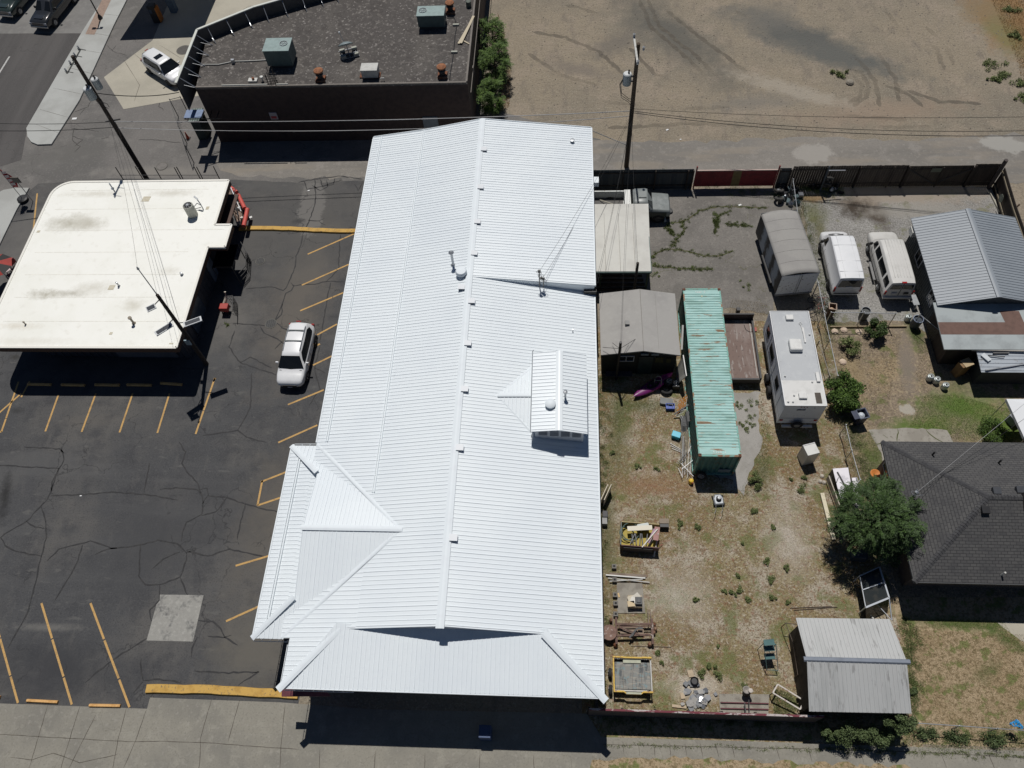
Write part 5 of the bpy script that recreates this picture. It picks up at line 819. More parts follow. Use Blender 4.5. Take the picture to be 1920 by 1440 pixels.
solo('roof_pole', 'thin grey pole lying along the lean-to roof front', 'pole', MB().beam(P(1848, 694, 1.87), P(1925, 682, 1.9), .07), GREYM); solo('roof_pole', 'short dark strip lying at the top of the lean-to roof', 'strip', MB().beam(P(1862, 662, 2.02), P(1892, 662, 2.02), .08), pm('strip_dark', (.12, .12, .12), .7)); solo('roof_pole', 'slim dark lath below the short strip on the lean-to roof', 'strip', MB().beam(P(1853, 666, 2.0), P(1884, 669, 2.0), .05), pm('strip_dark', (.12, .12, .12), .7))
solo('roof_pole', 'long pale board leaning across the top edge of the lean-to roof', 'board', MB().beam(P(1822, 656, 2.05), P(1930, 658, 2.08), .1), pm('board_pale', (.4, .38, .34), .7))
q = P(1795, 700); t = thing('dresser', 'brown wooden cabinet with a lit top in the porch shade', 'cabinet', (q.x, q.y, 0), .4); MB().box(-.35, .35, -.25, .25, 0, 1.2).build('carcass', pm('cabinet_brown', (.26, .15, .06), .6), t, local=True, bevel=.02); MB().box(-.2, .42, -.28, .28, 1.2, 1.24).build('top', pm('cabinet_top', (.5, .38, .22), .6), t, local=True)
# white gazebo tent cut off by the right edge
t = thing('gazebo', 'white peaked tent cut by the right picture edge', 'tent', (29.6, 24, 0)); a = P(1887, 748, 2.3); b = P(1921, 812, 2.3); pk = (a.x + 2, (a.y + b.y) / 2 - .2, 3.1); g4 = [(a.x, a.y, 2.3), (b.x - .1, b.y - .3, 2.3), (b.x + 3, b.y - .5, 2.3), (a.x + 3.2, a.y, 2.3)]
m = MB()
for i in range(4): m.face([g4[i], g4[(i + 1) % 4], pk])
for i in range(4): p0, p1 = Vector(g4[i]), Vector(g4[(i + 1) % 4]); m.face([p0, p1, p1 - Vector((0, 0, .2)), p0 - Vector((0, 0, .2))])
m.build('canopy', nmat('tent_white', (.75, .77, .79), (), .6), t, recalc=True)
for p0 in g4: MB().tube([(p0[0] + .05, p0[1] - .05, 0), (p0[0] + .05, p0[1] - .05, 2.25)], .025).build('leg', GALV, t)
q = P(1897, 790); t = thing('grey_tote', 'pale grey panel box under the white tent edge', 'box', (q.x, q.y, 0), .5); MB().box(-.35, .35, -.3, .3, 0, .7).build('tub', pm('tote_grey', (.3, .32, .34), .5), t, local=True, bevel=.04)
# ============================================================ vehicles
PW = nmat('car_white', (.80, .81, .82), [(1.5, (.76, .77, .78), .5, .8)], .35, coat=.5); TINT = nmat('car_glass', (.012, .014, .016), (), .06, spec=.6); TRIM = pm('car_black_trim', (.02, .02, .02), .5); CHR = nmat('chrome', (.5, .5, .5), (), .2, .9)
LAMPR = nmat('lamp_red', (.35, .02, .02), (), .2); LAMPW = nmat('lamp_clear', (.45, .47, .5), (), .1); PLATE = nmat('licence_plate', (.35, .38, .45), (), .4)
def section(s):   # (y, w, zb, zbelt, zt, wt): half profile of a body ring, front = +y
    y, w, zb, zl_, zt, wt = s
    return [(w * .86, zb), (w * .98, zb + .12), (w, (zb + zl_) / 2), (w * .985, zl_ - .05), (w * .95, zl_), (wt + (w * .95 - wt) * .06, zt - .06 if zt - zl_ > .15 else zt - .02), (wt * .93, zt), (wt * .5, zt + .025), (0, zt + .035)]
def body(par, st, mat, name='body'):
    rings = []
    for s in st:
        h = section(s); rings.append([(x, s[0], z) for x, z in h] + [(-x, s[0], z) for x, z in reversed(h[:-1])])
    return MB().loft(rings).build(name, mat, par, local=True, smooth=38)
def sidept(st, y, z, sg, off=.014):
    for a, b in zip(st, st[1:]):
        lo, hi = min(a[0], b[0]), max(a[0], b[0])
        if lo <= y <= hi:
            f = (y - a[0]) / (b[0] - a[0]); s = [a[i] + (b[i] - a[i]) * f for i in range(6)]; h = section(s)
            for (x0, z0), (x1, z1) in zip(h, h[1:]):
                if z0 <= z <= z1: return (sg * (x0 + (x1 - x0) * (z - z0) / max(z1 - z0, 1e-6) + off), y, z)
            return (sg * (h[5][0] + off), y, z)
    return (sg * .9, y, z)
def swin(par, st, sg, pts, name='side_window', mat=None):
    m = MB(); ys = [p[0] for p in pts]; ks = sorted(set([round(y, 3) for y in ys] + [s[0] for s in st if min(ys) < s[0] < max(ys)])); n = len(pts); rows = []
    for y in ks:
        zs = []
        for i in range(n):
            (y0, z0), (y1, z1) = pts[i], pts[(i + 1) % n]
            if min(y0, y1) - 1e-4 <= y <= max(y0, y1) + 1e-4: zs += [z0, z1] if abs(y1 - y0) < 1e-4 else [z0 + (z1 - z0) * (y - y0) / (y1 - y0)]
        rows.append((y, min(zs), max(zs)))
    for (y0, a0, b0), (y1, a1, b1) in zip(rows, rows[1:]):
        for f in range(3): g_ = lambda a, b, k: a + (b - a) * k / 3; m.face([sidept(st, y, z, sg) for y, z in ((y0, g_(a0, b0, f)), (y1, g_(a1, b1, f)), (y1, g_(a1, b1, f + 1)), (y0, g_(a0, b0, f + 1)))])
    return m.build(name, mat or TINT, par, local=True)
def vehicle_bits(par, st, yf, yr, wf, zf, r, wb, rim, plate=True, halfw=None):
    hw = halfw or (wf - .1)
    for y in wb:
        for s in (-1, 1): wheel(par, s * hw, y, r, .24, rim, side=s)
    m = MB()
    for y in wb:
        for s in (-1, 1):
            n = 14; rr = r + .06; x = s * (hw + .085)
            m.add([(x, y, r)] + [(x, y + rr * math.cos(math.pi * j / n), r + rr * math.sin(math.pi * j / n)) for j in range(n + 1)], [(0, j + 1, j + 2) for j in range(n)])
    m.build('wheel_arch', TRIM, par, local=True)
def mirrors(par, x, y, z, mat, size=(.2, .1, .14)):
    for s in (-1, 1): MB().rbox(s * (x + size[0] / 2), y, size[0], size[1], z, z + size[2]).build('wing_mirror', mat, par, local=True, bevel=.03)
SEAM = pm('seam_grey', (.12, .12, .125), .7)
def suv(label, x, y, rz, paint, rack=True, sunroof=False):
    t = local_thing('parked_car', label, 'car', x, y, rz)
    st = [(-2.36, .74, .5, .9, .98, .66), (-2.3, .84, .38, .95, 1.12, .68), (-2.05, .90, .3, 1.02, 1.56, .56), (-1.8, .93, .28, 1.02, 1.66, .60), (-.6, .94, .26, 1.0, 1.70, .62), (.35, .94, .26, .99, 1.66, .61), (.62, .94, .26, .99, 1.60, .60), (1.22, .94, .26, .98, 1.05, .80), (1.7, .93, .28, .94, .99, .80), (2.1, .88, .34, .86, .92, .76), (2.28, .80, .42, .76, .82, .68), (2.36, .62, .5, .66, .70, .5)]
    b = body(t, st, paint); vehicle_bits(t, st, 0, 0, .94, 0, .34, (-1.4, 1.42), RIMD, halfw=.845)
    MB().face([(-.63, .66, 1.6), (.63, .66, 1.6), (.86, 1.26, 1.05), (0, 1.36, 1.03), (-.86, 1.26, 1.05)]).mat(0).build('windshield', TINT, t, local=True).location = (0, .012, .035)
    MB().face([(.52, -2.07, 1.56), (-.52, -2.07, 1.56), (-.64, -2.28, 1.16), (.64, -2.28, 1.16)]).build('rear_window', TINT, t, local=True).location = (0, -.015, .02)
    for s in (-1, 1): swin(t, st, s, [(-1.75, 1.1), (-1.85, 1.4), (-1.5, 1.56), (.35, 1.56), (.98, 1.12), (.9, 1.06), (-1.5, 1.06)])
    for s in (-1, 1): MB().face([(s * .5, 2.345, .70), (s * .84, 2.19, .74), (s * .87, 2.02, .885), (s * .66, 2.2, .84)]).build('headlight', LAMPW, t, local=True).location = (0, .012, .01)
    for s in (-1, 1): MB().rbox(s * .78, -2.3, .2, .1, .85, 1.08).build('tail_light', LAMPR, t, local=True, bevel=.02)
    MB().rbox(0, 1.42, 1.5, .05, 1.0, 1.035).build('wiper_cowl', TRIM, t, local=True); MB().rbox(0, 2.37, .9, .06, .52, .7).build('grille', TRIM, t, local=True); MB().rbox(0, 2.395, .3, .02, .44, .55).build('number_plate', PLATE, t, local=True); MB().rbox(0, 2.3, 1.2, .16, .36, .46).build('bumper_intake', TRIM, t, local=True)
    MB().rbox(0, -2.13, .34, .06, 1.6, 1.64).build('brake_light', LAMPR, t, local=True)
    mirrors(t, .93, .85, 1.0, paint)
    for s in (-1, 1):
        for y in (-1.02, -.12, .8): swin(t, st, s, [(y, .42), (y, 1.0), (y + .02, 1.0), (y + .02, .42)], 'door_seam', SEAM)
        swin(t, st, s, [(-1.6, .93), (-1.6, .96), (1.1, .96), (1.1, .93)], 'belt_trim', CHR)
    if rack:
        for s in (-1, 1): MB().tube([(s * .57, -1.7, 1.69), (s * .57, -1.5, 1.745), (s * .57, .1, 1.745), (s * .56, .3, 1.7)], .022).build('roof_rail', GREYM, t, local=True)
        for y in (-1.3, -.45): MB().rbox(0, y, 1.14, .07, 1.75, 1.78).build('cross_bar', pm('bar_dark', (.1, .12, .12), .4), t, local=True)
    if sunroof: MB().face([(-.36, -.55, 1.742), (.36, -.55, 1.742), (.36, -.05, 1.738), (-.36, -.05, 1.738)]).build('sunroof', TINT, t, local=True)
    return t
suv('white car with roof bars on the asphalt beside the white building', -17.78, 28.25, math.pi - .02, PW)
a, b = P(296, 124), P(346, 160); suv('white car with a sunroof partly behind the slanted parapet', -35.3, 58.75, -math.radians(128), PW, rack=False, sunroof=True)
# vans
def van(label, x, y, rz, paint, st, wind, rear, sides, doors, wheels, ht, rim, ribs_=0, extras=None):
    t = local_thing('parked_van', label, 'van', x, y, rz); body(t, st, paint); vehicle_bits(t, st, 0, 0, 1, 0, .36, wheels, rim, halfw=st[3][1] - .1)
    o = MB().face(wind).build('windshield', TINT, t, local=True)
    for i, r_ in enumerate(rear): MB().face(r_).build('rear_window', TINT, t, local=True)
    for s in (-1, 1):
        for q in sides: swin(t, st, s, q)
    for s in (-1, 1):
        for y in (-2.3, -.55, .72, 1.55): swin(t, st, s, [(y, .45), (y, 1.15), (y + .022, 1.15), (y + .022, .45)], 'door_seam', SEAM)
        swin(t, st, s, [(-2.5, .78), (-2.5, .82), (1.2, .82), (1.2, .78)], 'side_moulding', SEAM)
    if ribs_:
        for i in range(ribs_): xx = -.5 + i / (ribs_ - 1); MB().rbox(xx, -.55, .035, 3.3, ht + .012, ht + .036).build('roof_rib', paint, t, local=True)
    return t
stA = [(-2.72, .86, .42, 1.05, 2.02, .74), (-2.66, .93, .36, 1.08, 2.14, .78), (-2.2, .95, .34, 1.1, 2.17, .80), (-.5, .96, .32, 1.1, 2.18, .80), (.9, .96, .32, 1.1, 2.15, .78), (1.12, .96, .32, 1.1, 2.08, .76), (1.95, .95, .32, 1.08, 1.22, .82), (2.35, .92, .36, .98, 1.04, .80), (2.58, .84, .42, .82, .88, .70), (2.66, .64, .5, .7, .74, .52)]
va = van('white high-roof cargo van beside the box trailer', 19.28, 36.2, .0, PW, stA, [(-.68, 1.17, 2.07), (.68, 1.17, 2.07), (.80, 1.93, 1.29), (-.80, 1.93, 1.29)], [[(.66, -2.735, 2.0), (-.66, -2.735, 2.0), (-.76, -2.745, 1.3), (.76, -2.745, 1.3)]], [[(1.0, 1.16), (1.0, 1.8), (1.25, 1.78), (1.75, 1.25), (1.7, 1.16)]], 0, (-1.75, 1.55), 2.18, RIMD)
for s in (-1, 1): MB().rbox(s * .86, -2.7, .12, .1, .8, 1.25).build('tail_light', LAMPR, va, local=True, bevel=.02); MB().rbox(s * .3, 2.02, .42, .05, 1.2, 1.23, s * .1).build('wiper', BLK, va, local=True)
MB().rbox(0, -2.75, 1.6, .03, .6, .66).build('bumper_strip', TRIM, va, local=True); MB().rbox(0, -2.76, .4, .03, 1.3, 1.36).build('door_handle', PW, va, local=True); mirrors(va, .96, 1.35, 1.15, BLK, (.22, .12, .25))
m = MB()
for x in (-.45, .45): m.rbox(x, -.6, .012, 4.0, 2.196, 2.204)
for y in (-2.1, -1.2, .2): m.rbox(0, y, 1.5, .012, 2.186, 2.206)
m.build('roof_crease', nmat('crease', (.6, .61, .62), (), .4), va, local=True)
SILV = nmat('van_silver', (.64, .63, .60), [(2, (.58, .57, .54), .5, .8)], .35, coat=.4)
stB = [(-2.7, .90, .42, 1.05, 1.84, .74), (-2.66, .96, .36, 1.08, 1.93, .76), (-2.2, .98, .34, 1.1, 1.95, .80), (-.5, 1.0, .32, 1.1, 1.97, .80), (.95, 1.0, .32, 1.1, 1.95, .78), (1.2, 1.0, .32, 1.1, 1.88, .77), (1.85, .98, .32, 1.08, 1.16, .84), (2.45, .96, .36, .98, 1.05, .84), (2.72, .90, .42, .86, .92, .76), (2.8, .74, .5, .7, .74, .6)]
vb = van('silver passenger van with ribbed roof next to the cottage wall', 22.62, 35.95, .0, SILV, stB, [(-.70, 1.23, 1.885), (.70, 1.23, 1.885), (.82, 1.82, 1.235), (-.82, 1.82, 1.235)], [[(-.06, -2.715, 1.78), (-.68, -2.715, 1.78), (-.74, -2.72, 1.34), (-.06, -2.72, 1.34)], [(.68, -2.715, 1.78), (.06, -2.715, 1.78), (.06, -2.72, 1.34), (.74, -2.72, 1.34)]], [[(.95, 1.18), (.95, 1.72), (1.2, 1.7), (1.62, 1.25), (1.6, 1.18)], [(-.1, 1.2), (-.1, 1.76), (.78, 1.76), (.78, 1.2)], [(-1.55, 1.2), (-1.55, 1.76), (-.2, 1.76), (-.2, 1.2)], [(-2.45, 1.2), (-2.4, 1.74), (-1.75, 1.76), (-1.75, 1.2)]], 0, (-1.75, 1.7), 1.97, RIM, ribs_=6)
for s in (-1, 1): MB().rbox(s * .9, -2.7, .12, .08, .8, 1.15).build('tail_light', LAMPR, vb, local=True, bevel=.02)
MB().rbox(0, -2.66, .3, .12, 1.96, 2.02).build('brake_light', LAMPR, vb, local=True); MB().rbox(0, -2.76, 1.9, .14, .42, .6).build('bumper', SILV, vb, local=True, bevel=.03); MB().rbox(-.35, -2.74, .34, .03, .9, 1.05).build('number_plate', PLATE, vb, local=True); MB().rbox(.45, -2.74, .3, .03, .85, 1.02).build('number_plate', TRIM, vb, local=True); MB().rbox(0, -2.725, .02, .03, .7, 1.9).build('door_gap', TRIM, vb, local=True); mirrors(vb, 1.0, 1.4, 1.15, BLK, (.22, .12, .22))
m = MB(); m.rbox(-1.08, -.3, .16, 1.6, .3, .36); m.build('side_step', pm('step_grey', (.2, .2, .2), .6), vb, local=True)
for v_, y_, z_ in ((va, 2.06, 1.2), (vb, 1.96, 1.155)): MB().loft([[(x, y_ - .1 * (x / .8) ** 2, z_ - .1 * (x / .9) ** 4), (x, y_ + .1 - .1 * (x / .8) ** 2, z_ - .03 - .1 * (x / .9) ** 4), (x, y_ + .1 - .1 * (x / .8) ** 2, z_ - .08), (x, y_ - .1 * (x / .8) ** 2, z_ - .08)] for x in (-.78, -.5, -.2, .2, .5, .78)]).build('cowl', TRIM, v_, local=True)
# pickups in the street, hoods towards the viewer
def pickup(label, x, y, rz, paint):
    t = local_thing('pickup_truck', label, 'pickup truck', x, y, rz)
    st = [(-2.9, .92, .5, 1.1, 1.14, .84), (-.75, .98, .4, 1.12, 1.16, .86), (-.7, .98, .36, 1.15, 1.78, .70), (-.4, .98, .36, 1.15, 1.88, .72), (.65, .98, .36, 1.15, 1.9, .72), (.85, .98, .36, 1.14, 1.86, .71), (1.5, .98, .36, 1.12, 1.26, .84), (2.3, .97, .4, 1.08, 1.18, .82), (2.75, .95, .45, 1.0, 1.1, .8), (2.9, .9, .52, .92, .98, .76)]
    body(t, st, paint); vehicle_bits(t, st, 0, 0, 1, 0, .4, (-1.9, 1.85), RIM, halfw=.89)
    MB().face([(-.66, .87, 1.87), (.66, .87, 1.87), (.80, 1.48, 1.31), (-.80, 1.48, 1.31)]).build('windshield', TINT, t, local=True)
    for s in (-1, 1): swin(t, st, s, [(-.62, 1.24), (-.55, 1.7), (.75, 1.74), (1.25, 1.25)])
    MB().face([(.64, -.715, 1.74), (-.64, -.715, 1.74), (-.72, -.74, 1.3), (.72, -.74, 1.3)]).build('rear_window', TINT, t, local=True)
    m = MB(); m.box(-.8, .8, -2.8, -.85, 1.19, 1.2); m.build('cargo_bed', TRIM, t, local=True)
    m = MB(); m.box(-.62, .62, 2.9, 2.94, .72, .98); gr = m.build('grille', CHR, t, local=True)
    m = MB()
    for i in range(4): m.box(-.58, .58, 2.941, 2.95, .75 + i * .055, .775 + i * .055)
    m.build('grille_slot', TRIM, gr, local=True); MB().box(-.9, .9, 2.86, 3.0, .48, .66).build('bumper', CHR, t, local=True, bevel=.03)
    for s in (-1, 1): MB().box(min(s * .64, s * .9), max(s * .64, s * .9), 2.84, 2.93, .74, .96).build('headlight', LAMPW, t, local=True, bevel=.02)
    m = MB(); m.rbox(0, 1.95, .9, 1.3, 1.2, 1.235); m.build('hood_bulge', paint, t, local=True, bevel=.03); mirrors(t, .98, 1.05, 1.2, BLK, (.22, .12, .24)); return t
a, b = P(72, 62), P(118, 3); ang = math.atan2(b.y - a.y, b.x - a.x) + math.pi / 2
pickup('black pickup truck facing the viewer in the street', -48.95, 68.25, math.pi - .17, nmat('truck_black', (.025, .027, .03), [(1.5, (.035, .037, .04), .5, .8)], .25, coat=.8)); pickup('dark green pickup truck cut by the top left corner', -53.2, 70.2, math.pi - .17, nmat('truck_green', (.03, .045, .04), [(1.5, (.04, .055, .05), .5, .8)], .25, coat=.8))
# work truck with open bed in the yard corner
t = local_thing('work_truck', 'old grey flatbed work truck with open white bed by the back fence', 'truck', 5.35, 41.55, -math.pi / 2); GP = nmat('faded_green', (.2, .22, .215), [(1.2, (.26, .28, .275), .5, .7), (4, (.12, .14, .13), .6, .8)], .4); DG = nmat('dark_green_paint', (.025, .04, .035), [(2, (.02, .03, .028), .5, .8)], .4)
stW = [(-.15, .95, .5, 1.2, 1.74, .74), (.0, .98, .45, 1.2, 1.82, .76), (.75, .98, .45, 1.2, 1.84, .76), (.9, .98, .45, 1.2, 1.8, .75), (1.3, .98, .45, 1.15, 1.26, .86), (2.0, .97, .45, 1.1, 1.2, .86), (2.5, .95, .5, 1.05, 1.14, .84), (2.6, .9, .55, .95, 1.0, .8)]
body(t, stW, [GP][0], 'cab'); vehicle_bits(t, stW, 0, 0, 1, 0, .4, (-1.75, 1.75), RIMD, halfw=.89)
MB().face([(-.7, .91, 1.81), (.7, .91, 1.81), (.82, 1.28, 1.32), (-.82, 1.28, 1.32)]).build('windshield', TINT, t, local=True)
for s in (-1, 1): swin(t, stW, s, [(.05, 1.26), (.1, 1.7), (.8, 1.72), (1.1, 1.26)]); swin(t, stW, s, [(-.1, .6), (-.1, 1.15), (2.3, 1.05), (2.3, .6)], 'side_panel', DG)
WBD = nmat('bed_white', (.62, .64, .62), [(2, (.5, .52, .5), .5, .75), (7, (.25, .22, .18), .66, .76)], .6); m = MB()
m.box(-1.0, -.9, -2.95, -.75, .75, 1.35); m.box(.9, 1.0, -2.95, -.75, .75, 1.35); m.box(-1.0, 1.0, -3.02, -2.95, .75, 1.35); m.box(-.95, .95, -2.95, -.3, .62, .7); m.build('bed', WBD, t, local=True)
MB().box(-.88, .88, -2.93, -.78, .70, .72).build('bed_floor', pm('floor_grey', (.12, .115, .11), .8), t, local=True); MB().box(-1.0, 1.0, -.74, -.28, .72, 1.45).build('tool_box', nmat('toolbox_white', (.72, .73, .70), (), .5), t, local=True, bevel=.03)
MB().box(-.28, .28, .25, .8, 1.86, 1.93).build('roof_hatch', GP, t, local=True)
ob = [((-.6, -2.5, .8), (.75, -.9, 1.4), .07), ((.3, -2.7, .8), (.85, -1.8, .9), .09), ((-.2, -1.6, .8), (.6, -1.2, .9), .06)]
for i, (a, b, w_) in enumerate(ob): MM = Matrix.LocRotScale(t.location, t.rotation_euler, None); solo('bed_pole', ('long pale pole slanting across the truck bed', 'thick white tube at the tail of the truck bed', 'short grey tube in the middle of the truck bed')[i], 'pole', MB().tube([MM @ Vector(a), MM @ Vector(b)], w_ / 2), (pm('pole_pale', (.5, .47, .38), .6), WBD, GREYM)[i])
MM = Matrix.LocRotScale(t.location, t.rotation_euler, None); m = MB()
for i in range(5): c = MM @ Vector((.35 + random.uniform(-.2, .2), -1.5 + random.uniform(-.25, .25), .8 + .03 * i)); m.torus(c, (random.uniform(-.3, .3), random.uniform(-.3, .3), 1), random.uniform(.16, .26), .018, 18, 5)
solo('hose_coil', 'tangled grey green hoses lying in the truck bed', 'hose', m, pm('hose', (.14, .18, .15), .6))
# ------------------------------------------------------------ camper trailer
t = thing('camper_trailer', 'white camper trailer with roof vents and a rear spare wheel', 'camper', (14.5, 26.9, 0)); CW_ = nmat('camper_white', (.78, .82, .86), [(1.3, (.72, .76, .8), .5, .75), (5, (.4, .42, .44), .66, .8)], .45); CRF = nmat('camper_roof', (.47, .49, .505), [(.5, (.43, .45, .47), .45, .68), (3, (.52, .54, .55), .55, .75, None, .6), (9, (.33, .34, .35), .68, .8, None, .6)], .6, blobs=[])
x0, x1, y0, y1 = 13.3, 15.72, 23.42, 30.35; m = MB()
m.loft([[(x0, y, .75 if y > y0 + .2 else .62), (x1, y, .75 if y > y0 + .2 else .62), (x1, y, 2.7), (x1 - .06, y, 2.76), (x0 + .06, y, 2.76), (x0, y, 2.7)] for y in (y0, y0 + .25, y1 - .3)] + [[(x0, y1, .95), (x1, y1, .95), (x1, y1, 2.68), (x1 - .06, y1, 2.74), (x0 + .06, y1, 2.74), (x0, y1, 2.68)]]); m.build('body', CW_, t)
ya = y0 + 1.75; MB().slab([(x0 + .05, ya, 2.80), (x1 - .05, ya, 2.80), (x1 - .05, y1 - .04, 2.79), (x0 + .05, y1 - .04, 2.79)], .03).build('roof_sheet', CRF, t)
MB().slab([(x0 + .03, y0 + .02, 2.80), (x1 - .03, y0 + .02, 2.80), (x1 - .03, ya - .01, 2.812), (x0 + .03, ya - .01, 2.812)], .045).build('rear_roof_panel', nmat('camper_cap', (.66, .66, .64), [(2, (.58, .58, .56), .5, .75)], .5), t)
m = MB(); m.box(x0 - .02, x0 + .03, y0, y1, 2.72, 2.815); m.box(x1 - .03, x1 + .02, y0, y1, 2.72, 2.815); m.box(x0, x1, y1 - .02, y1 + .02, 2.70, 2.805); m.box(x0, x1, y0 - .02, y0 + .02, 2.7, 2.815); m.build('roof_trim', nmat('trim_bright', (.72, .73, .74), (), .4), t)
def cbox(px, py, w_, d_, h_, name, mat, bev=.05, z=2.8): q = P(px, py, z + h_); return MB().box(q.x - w_ / 2, q.x + w_ / 2, q.y - d_ / 2, q.y + d_ / 2, z - .01, z + h_).build(name, mat, t, bevel=bev)
CB = nmat('camper_plastic', (.7, .7, .68), [(3, (.62, .62, .6), .5, .75)], .5)
cbox(1481, 594, .48, .4, .16, 'roof_vent', CB); cbox(1493, 645, .78, .85, .3, 'air_conditioner', CB, .09); cbox(1506, 741, .48, .42, .16, 'roof_vent', CB); cbox(1534, 706, .22, .7, .14, 'refrigerator_vent', CB, .04)
for px, py in ((1472, 705), (1523, 716), (1489, 741), (1478, 753), (1487, 753), (1518, 627)): q = P(px, py, 2.85); MB().lathe(q.x, q.y, [(.06, 2.79), (.06, 2.86), (.03, 2.9), (.01, 2.9)], 12).build('vent_cap', CB, t)
q0, q1 = P(1501, 606, 2.85), P(1510, 640, 2.85); m = MB(); m.torus((q0.x, q0.y, 2.85), (0, 0, 1), .09, .015, 16, 5); m.beam(q0 + Vector((0, -.1, 0)), q1, .03); m.beam(P(1505, 614, 2.86), P(1510, 642, 2.86), .09, .04); m.build('antenna', CB, t)
q = P(1535, 746, 2.83); MB().box(q.x - .18, q.x + .16, q.y - .36, q.y + .36, 2.805, 2.835).build('skylight', pm('skylight_brown', (.10, .085, .07), .25), t)
for ya_, yb_ in ((29.0, 29.7), (27.2, 28.3), (25.1, 25.9)): m = MB(); m.box(x0 - .025, x0 - .001, ya_, yb_, 1.6, 2.3); w_ = m.build('window', BLK, t); MB().box(x0 - .03, x0 - .026, ya_ + .05, yb_ - .05, 1.65, 2.25).build('pane', GLS, w_)
m = MB()
for z in (1.0, 1.35, 2.45): m.box(x0 - .012, x0 - .001, y0 + .1, y1 - .1, z, z + .02)
for y in (24.4, 26.6, 28.6): m.box(x0 - .012, x0 - .001, y, y + .02, .8, 2.68)
m.build('side_crease', pm('crease_grey', (.22, .24, .27), .5), t)
m = MB(); m.box(x0 + .1, x1 - .1, y0 - .015, y0 - .001, 1.25, 1.27); m.build('rear_crease', pm('crease_grey', (.22, .24, .27), .5), t)
for x in (14.25, 14.42, 14.59): MB().box(x, x + .08, y0 - .02, y0 - .001, 2.58, 2.62).build('marker_light', LAMPR, t)
MB().box(x1 - .28, x1 - .08, y0 - .03, y0 - .001, .95, 1.1).build('tail_light', LAMPR, t, bevel=.01); MB().box(x0 + .08, x0 + .28, y0 - .03, y0 - .001, .95, 1.1).build('tail_light', LAMPR, t, bevel=.01)
m = MB(); m.tube([(14.1, y0 - .021, 2.3), (14.25, y0 - .021, 2.36), (14.4, y0 - .021, 2.3), (14.6, y0 - .021, 2.38)], .015); m.box(14.1, 14.6, y0 - .02, y0 - .001, 2.24, 2.27); m.build('emblem', pm('emblem', (.1, .1, .14), .5), t)
sw = MB(); sw.torus((14.45, y0 - .22, .78), (0, 1, .1), .27, .1, 24, 8); o = sw.build('spare_wheel', RUBBER, t, smooth=50); MB().lathe(0, 0, [(.2, 0), (.16, .05), (.01, .06)], 20).build('rim', RIM, o, local=True).matrix_local = Matrix.Translation((14.45 - 14.5, y0 - .26 - 26.9, .78)) @ Matrix.Rotation(R(90), 4, 'X')
MB().box(x0 + .3, x1 - .3, y0 - .25, y0 - .1, .5, .6).build('bumper', CB, t)
for y in (26.0, 27.0):
    for s in (-1, 1): wheel(t, s * 1.12, y - 26.9, .34, .2, RIM, side=s)
# open deck trailer between container and camper
x0, x1 = P(1363, 600, .9).x, P(1424, 600, .9).x; t = thing('flatbed_trailer', 'black sided flat trailer with scuffed brown plywood deck', 'trailer', (11.9, 28, 0)); y0, y1 = P(1390, 709, .75).y, P(1390, 597, .9).y; x0 = 10.62; x1 = P(1424, 710, .75).x
MB().box(x0, x1, y0, y1, .62, .70).build('deck', nmat('scuffed_plywood', (.19, .135, .115), [(.8, (.24, .19, .17), .45, .65, ((1.4, .4, 1), 0)), (3, (.36, .33, .31), .6, .72, ((1.6, .35, 1), 0), .8), (6, (.1, .07, .06), .64, .75, None, .7)], .8), t)
m = MB(); m.box(x0 - .08, x0, y0, y1, .4, .95); m.box(x1, x1 + .12, y0 - .1, y1, .4, .92); m.box(x0 - .08, x1 + .12, y1, y1 + .1, .4, 1.35); m.box(x0 - .08, x1 + .12, y0 - .12, y0 - .001, .3, .78); m.build('side_rail', BLK, t)
m = MB(); m.beam((x1 - .1, y0 + .2, .72), (x1 - .1, y1 - .3, .72), .05, .03); m.build('tie_rail', pm('white_strip', (.5, .48, .44), .7), t)
for y in (25.9, 26.8):
    for s in (-1, 1): wheel(t, s * 1.3, y - 28, .32, .2, RIMD, side=s)
q = P(1415, 618, .8); solo('red_crate', 'small red crate on the plywood trailer deck', 'crate', MB().box(q.x - .12, q.x + .12, q.y - .15, q.y + .15, .705, .85), pm('crate_red', (.4, .06, .04), .5)); m = MB(); m.tube(densify([P(x, y, .74) for x, y in ((1395, 608), (1399, 618), (1408, 623), (1414, 618))], .15, .03), .012); solo('cord', 'thin cord lying on the plywood trailer deck', 'cord', m, RUBBER)
q = P(1381, 592); MB_ = MB().box(q.x - .12, q.x + .12, q.y - .1, q.y + .15, .3, .75).tube([(q.x, q.y - .1, .4), (q.x, y1 + .05, .5)], .05); MB_.build('coupler', BLK, t)
# ============================================================ utility poles and cables
CREO = nmat('creosote_wood', (.045, .034, .026), [(3, (.03, .022, .018), .4, .7, ((6, 6, .4), 0))], .9); XF = nmat('transformer_grey', (.26, .30, .32), [(2, (.2, .24, .26), .5, .75)], .45); XFT = nmat('transformer_lid', (.62, .64, .64), (), .4); INS = nmat('insulator', (.4, .41, .42), (), .3)
def cyl_part(par, name, x, y, z, r, h, mat, lid=None):
    o = MB().lathe(x, y, [(r * .94, z), (r, z + .03), (r, z + h), (r * .8, z + h + .05), (.01, z + h + .06)], 20).build(name, mat, par, local=True, smooth=40)
    if lid: MB().lathe(x, y, [(r * .98, z + h + .005), (r * .8, z + h + .065), (.01, z + h + .075)], 20).build('lid', lid, o, local=True)
    MB().lathe(x + r * .3, y, [(.05, z + h), (.07, z + h + .1), (.05, z + h + .2), (.07, z + h + .28), (.01, z + h + .34)], 10).build('bushing', BLK, o, local=True); return o
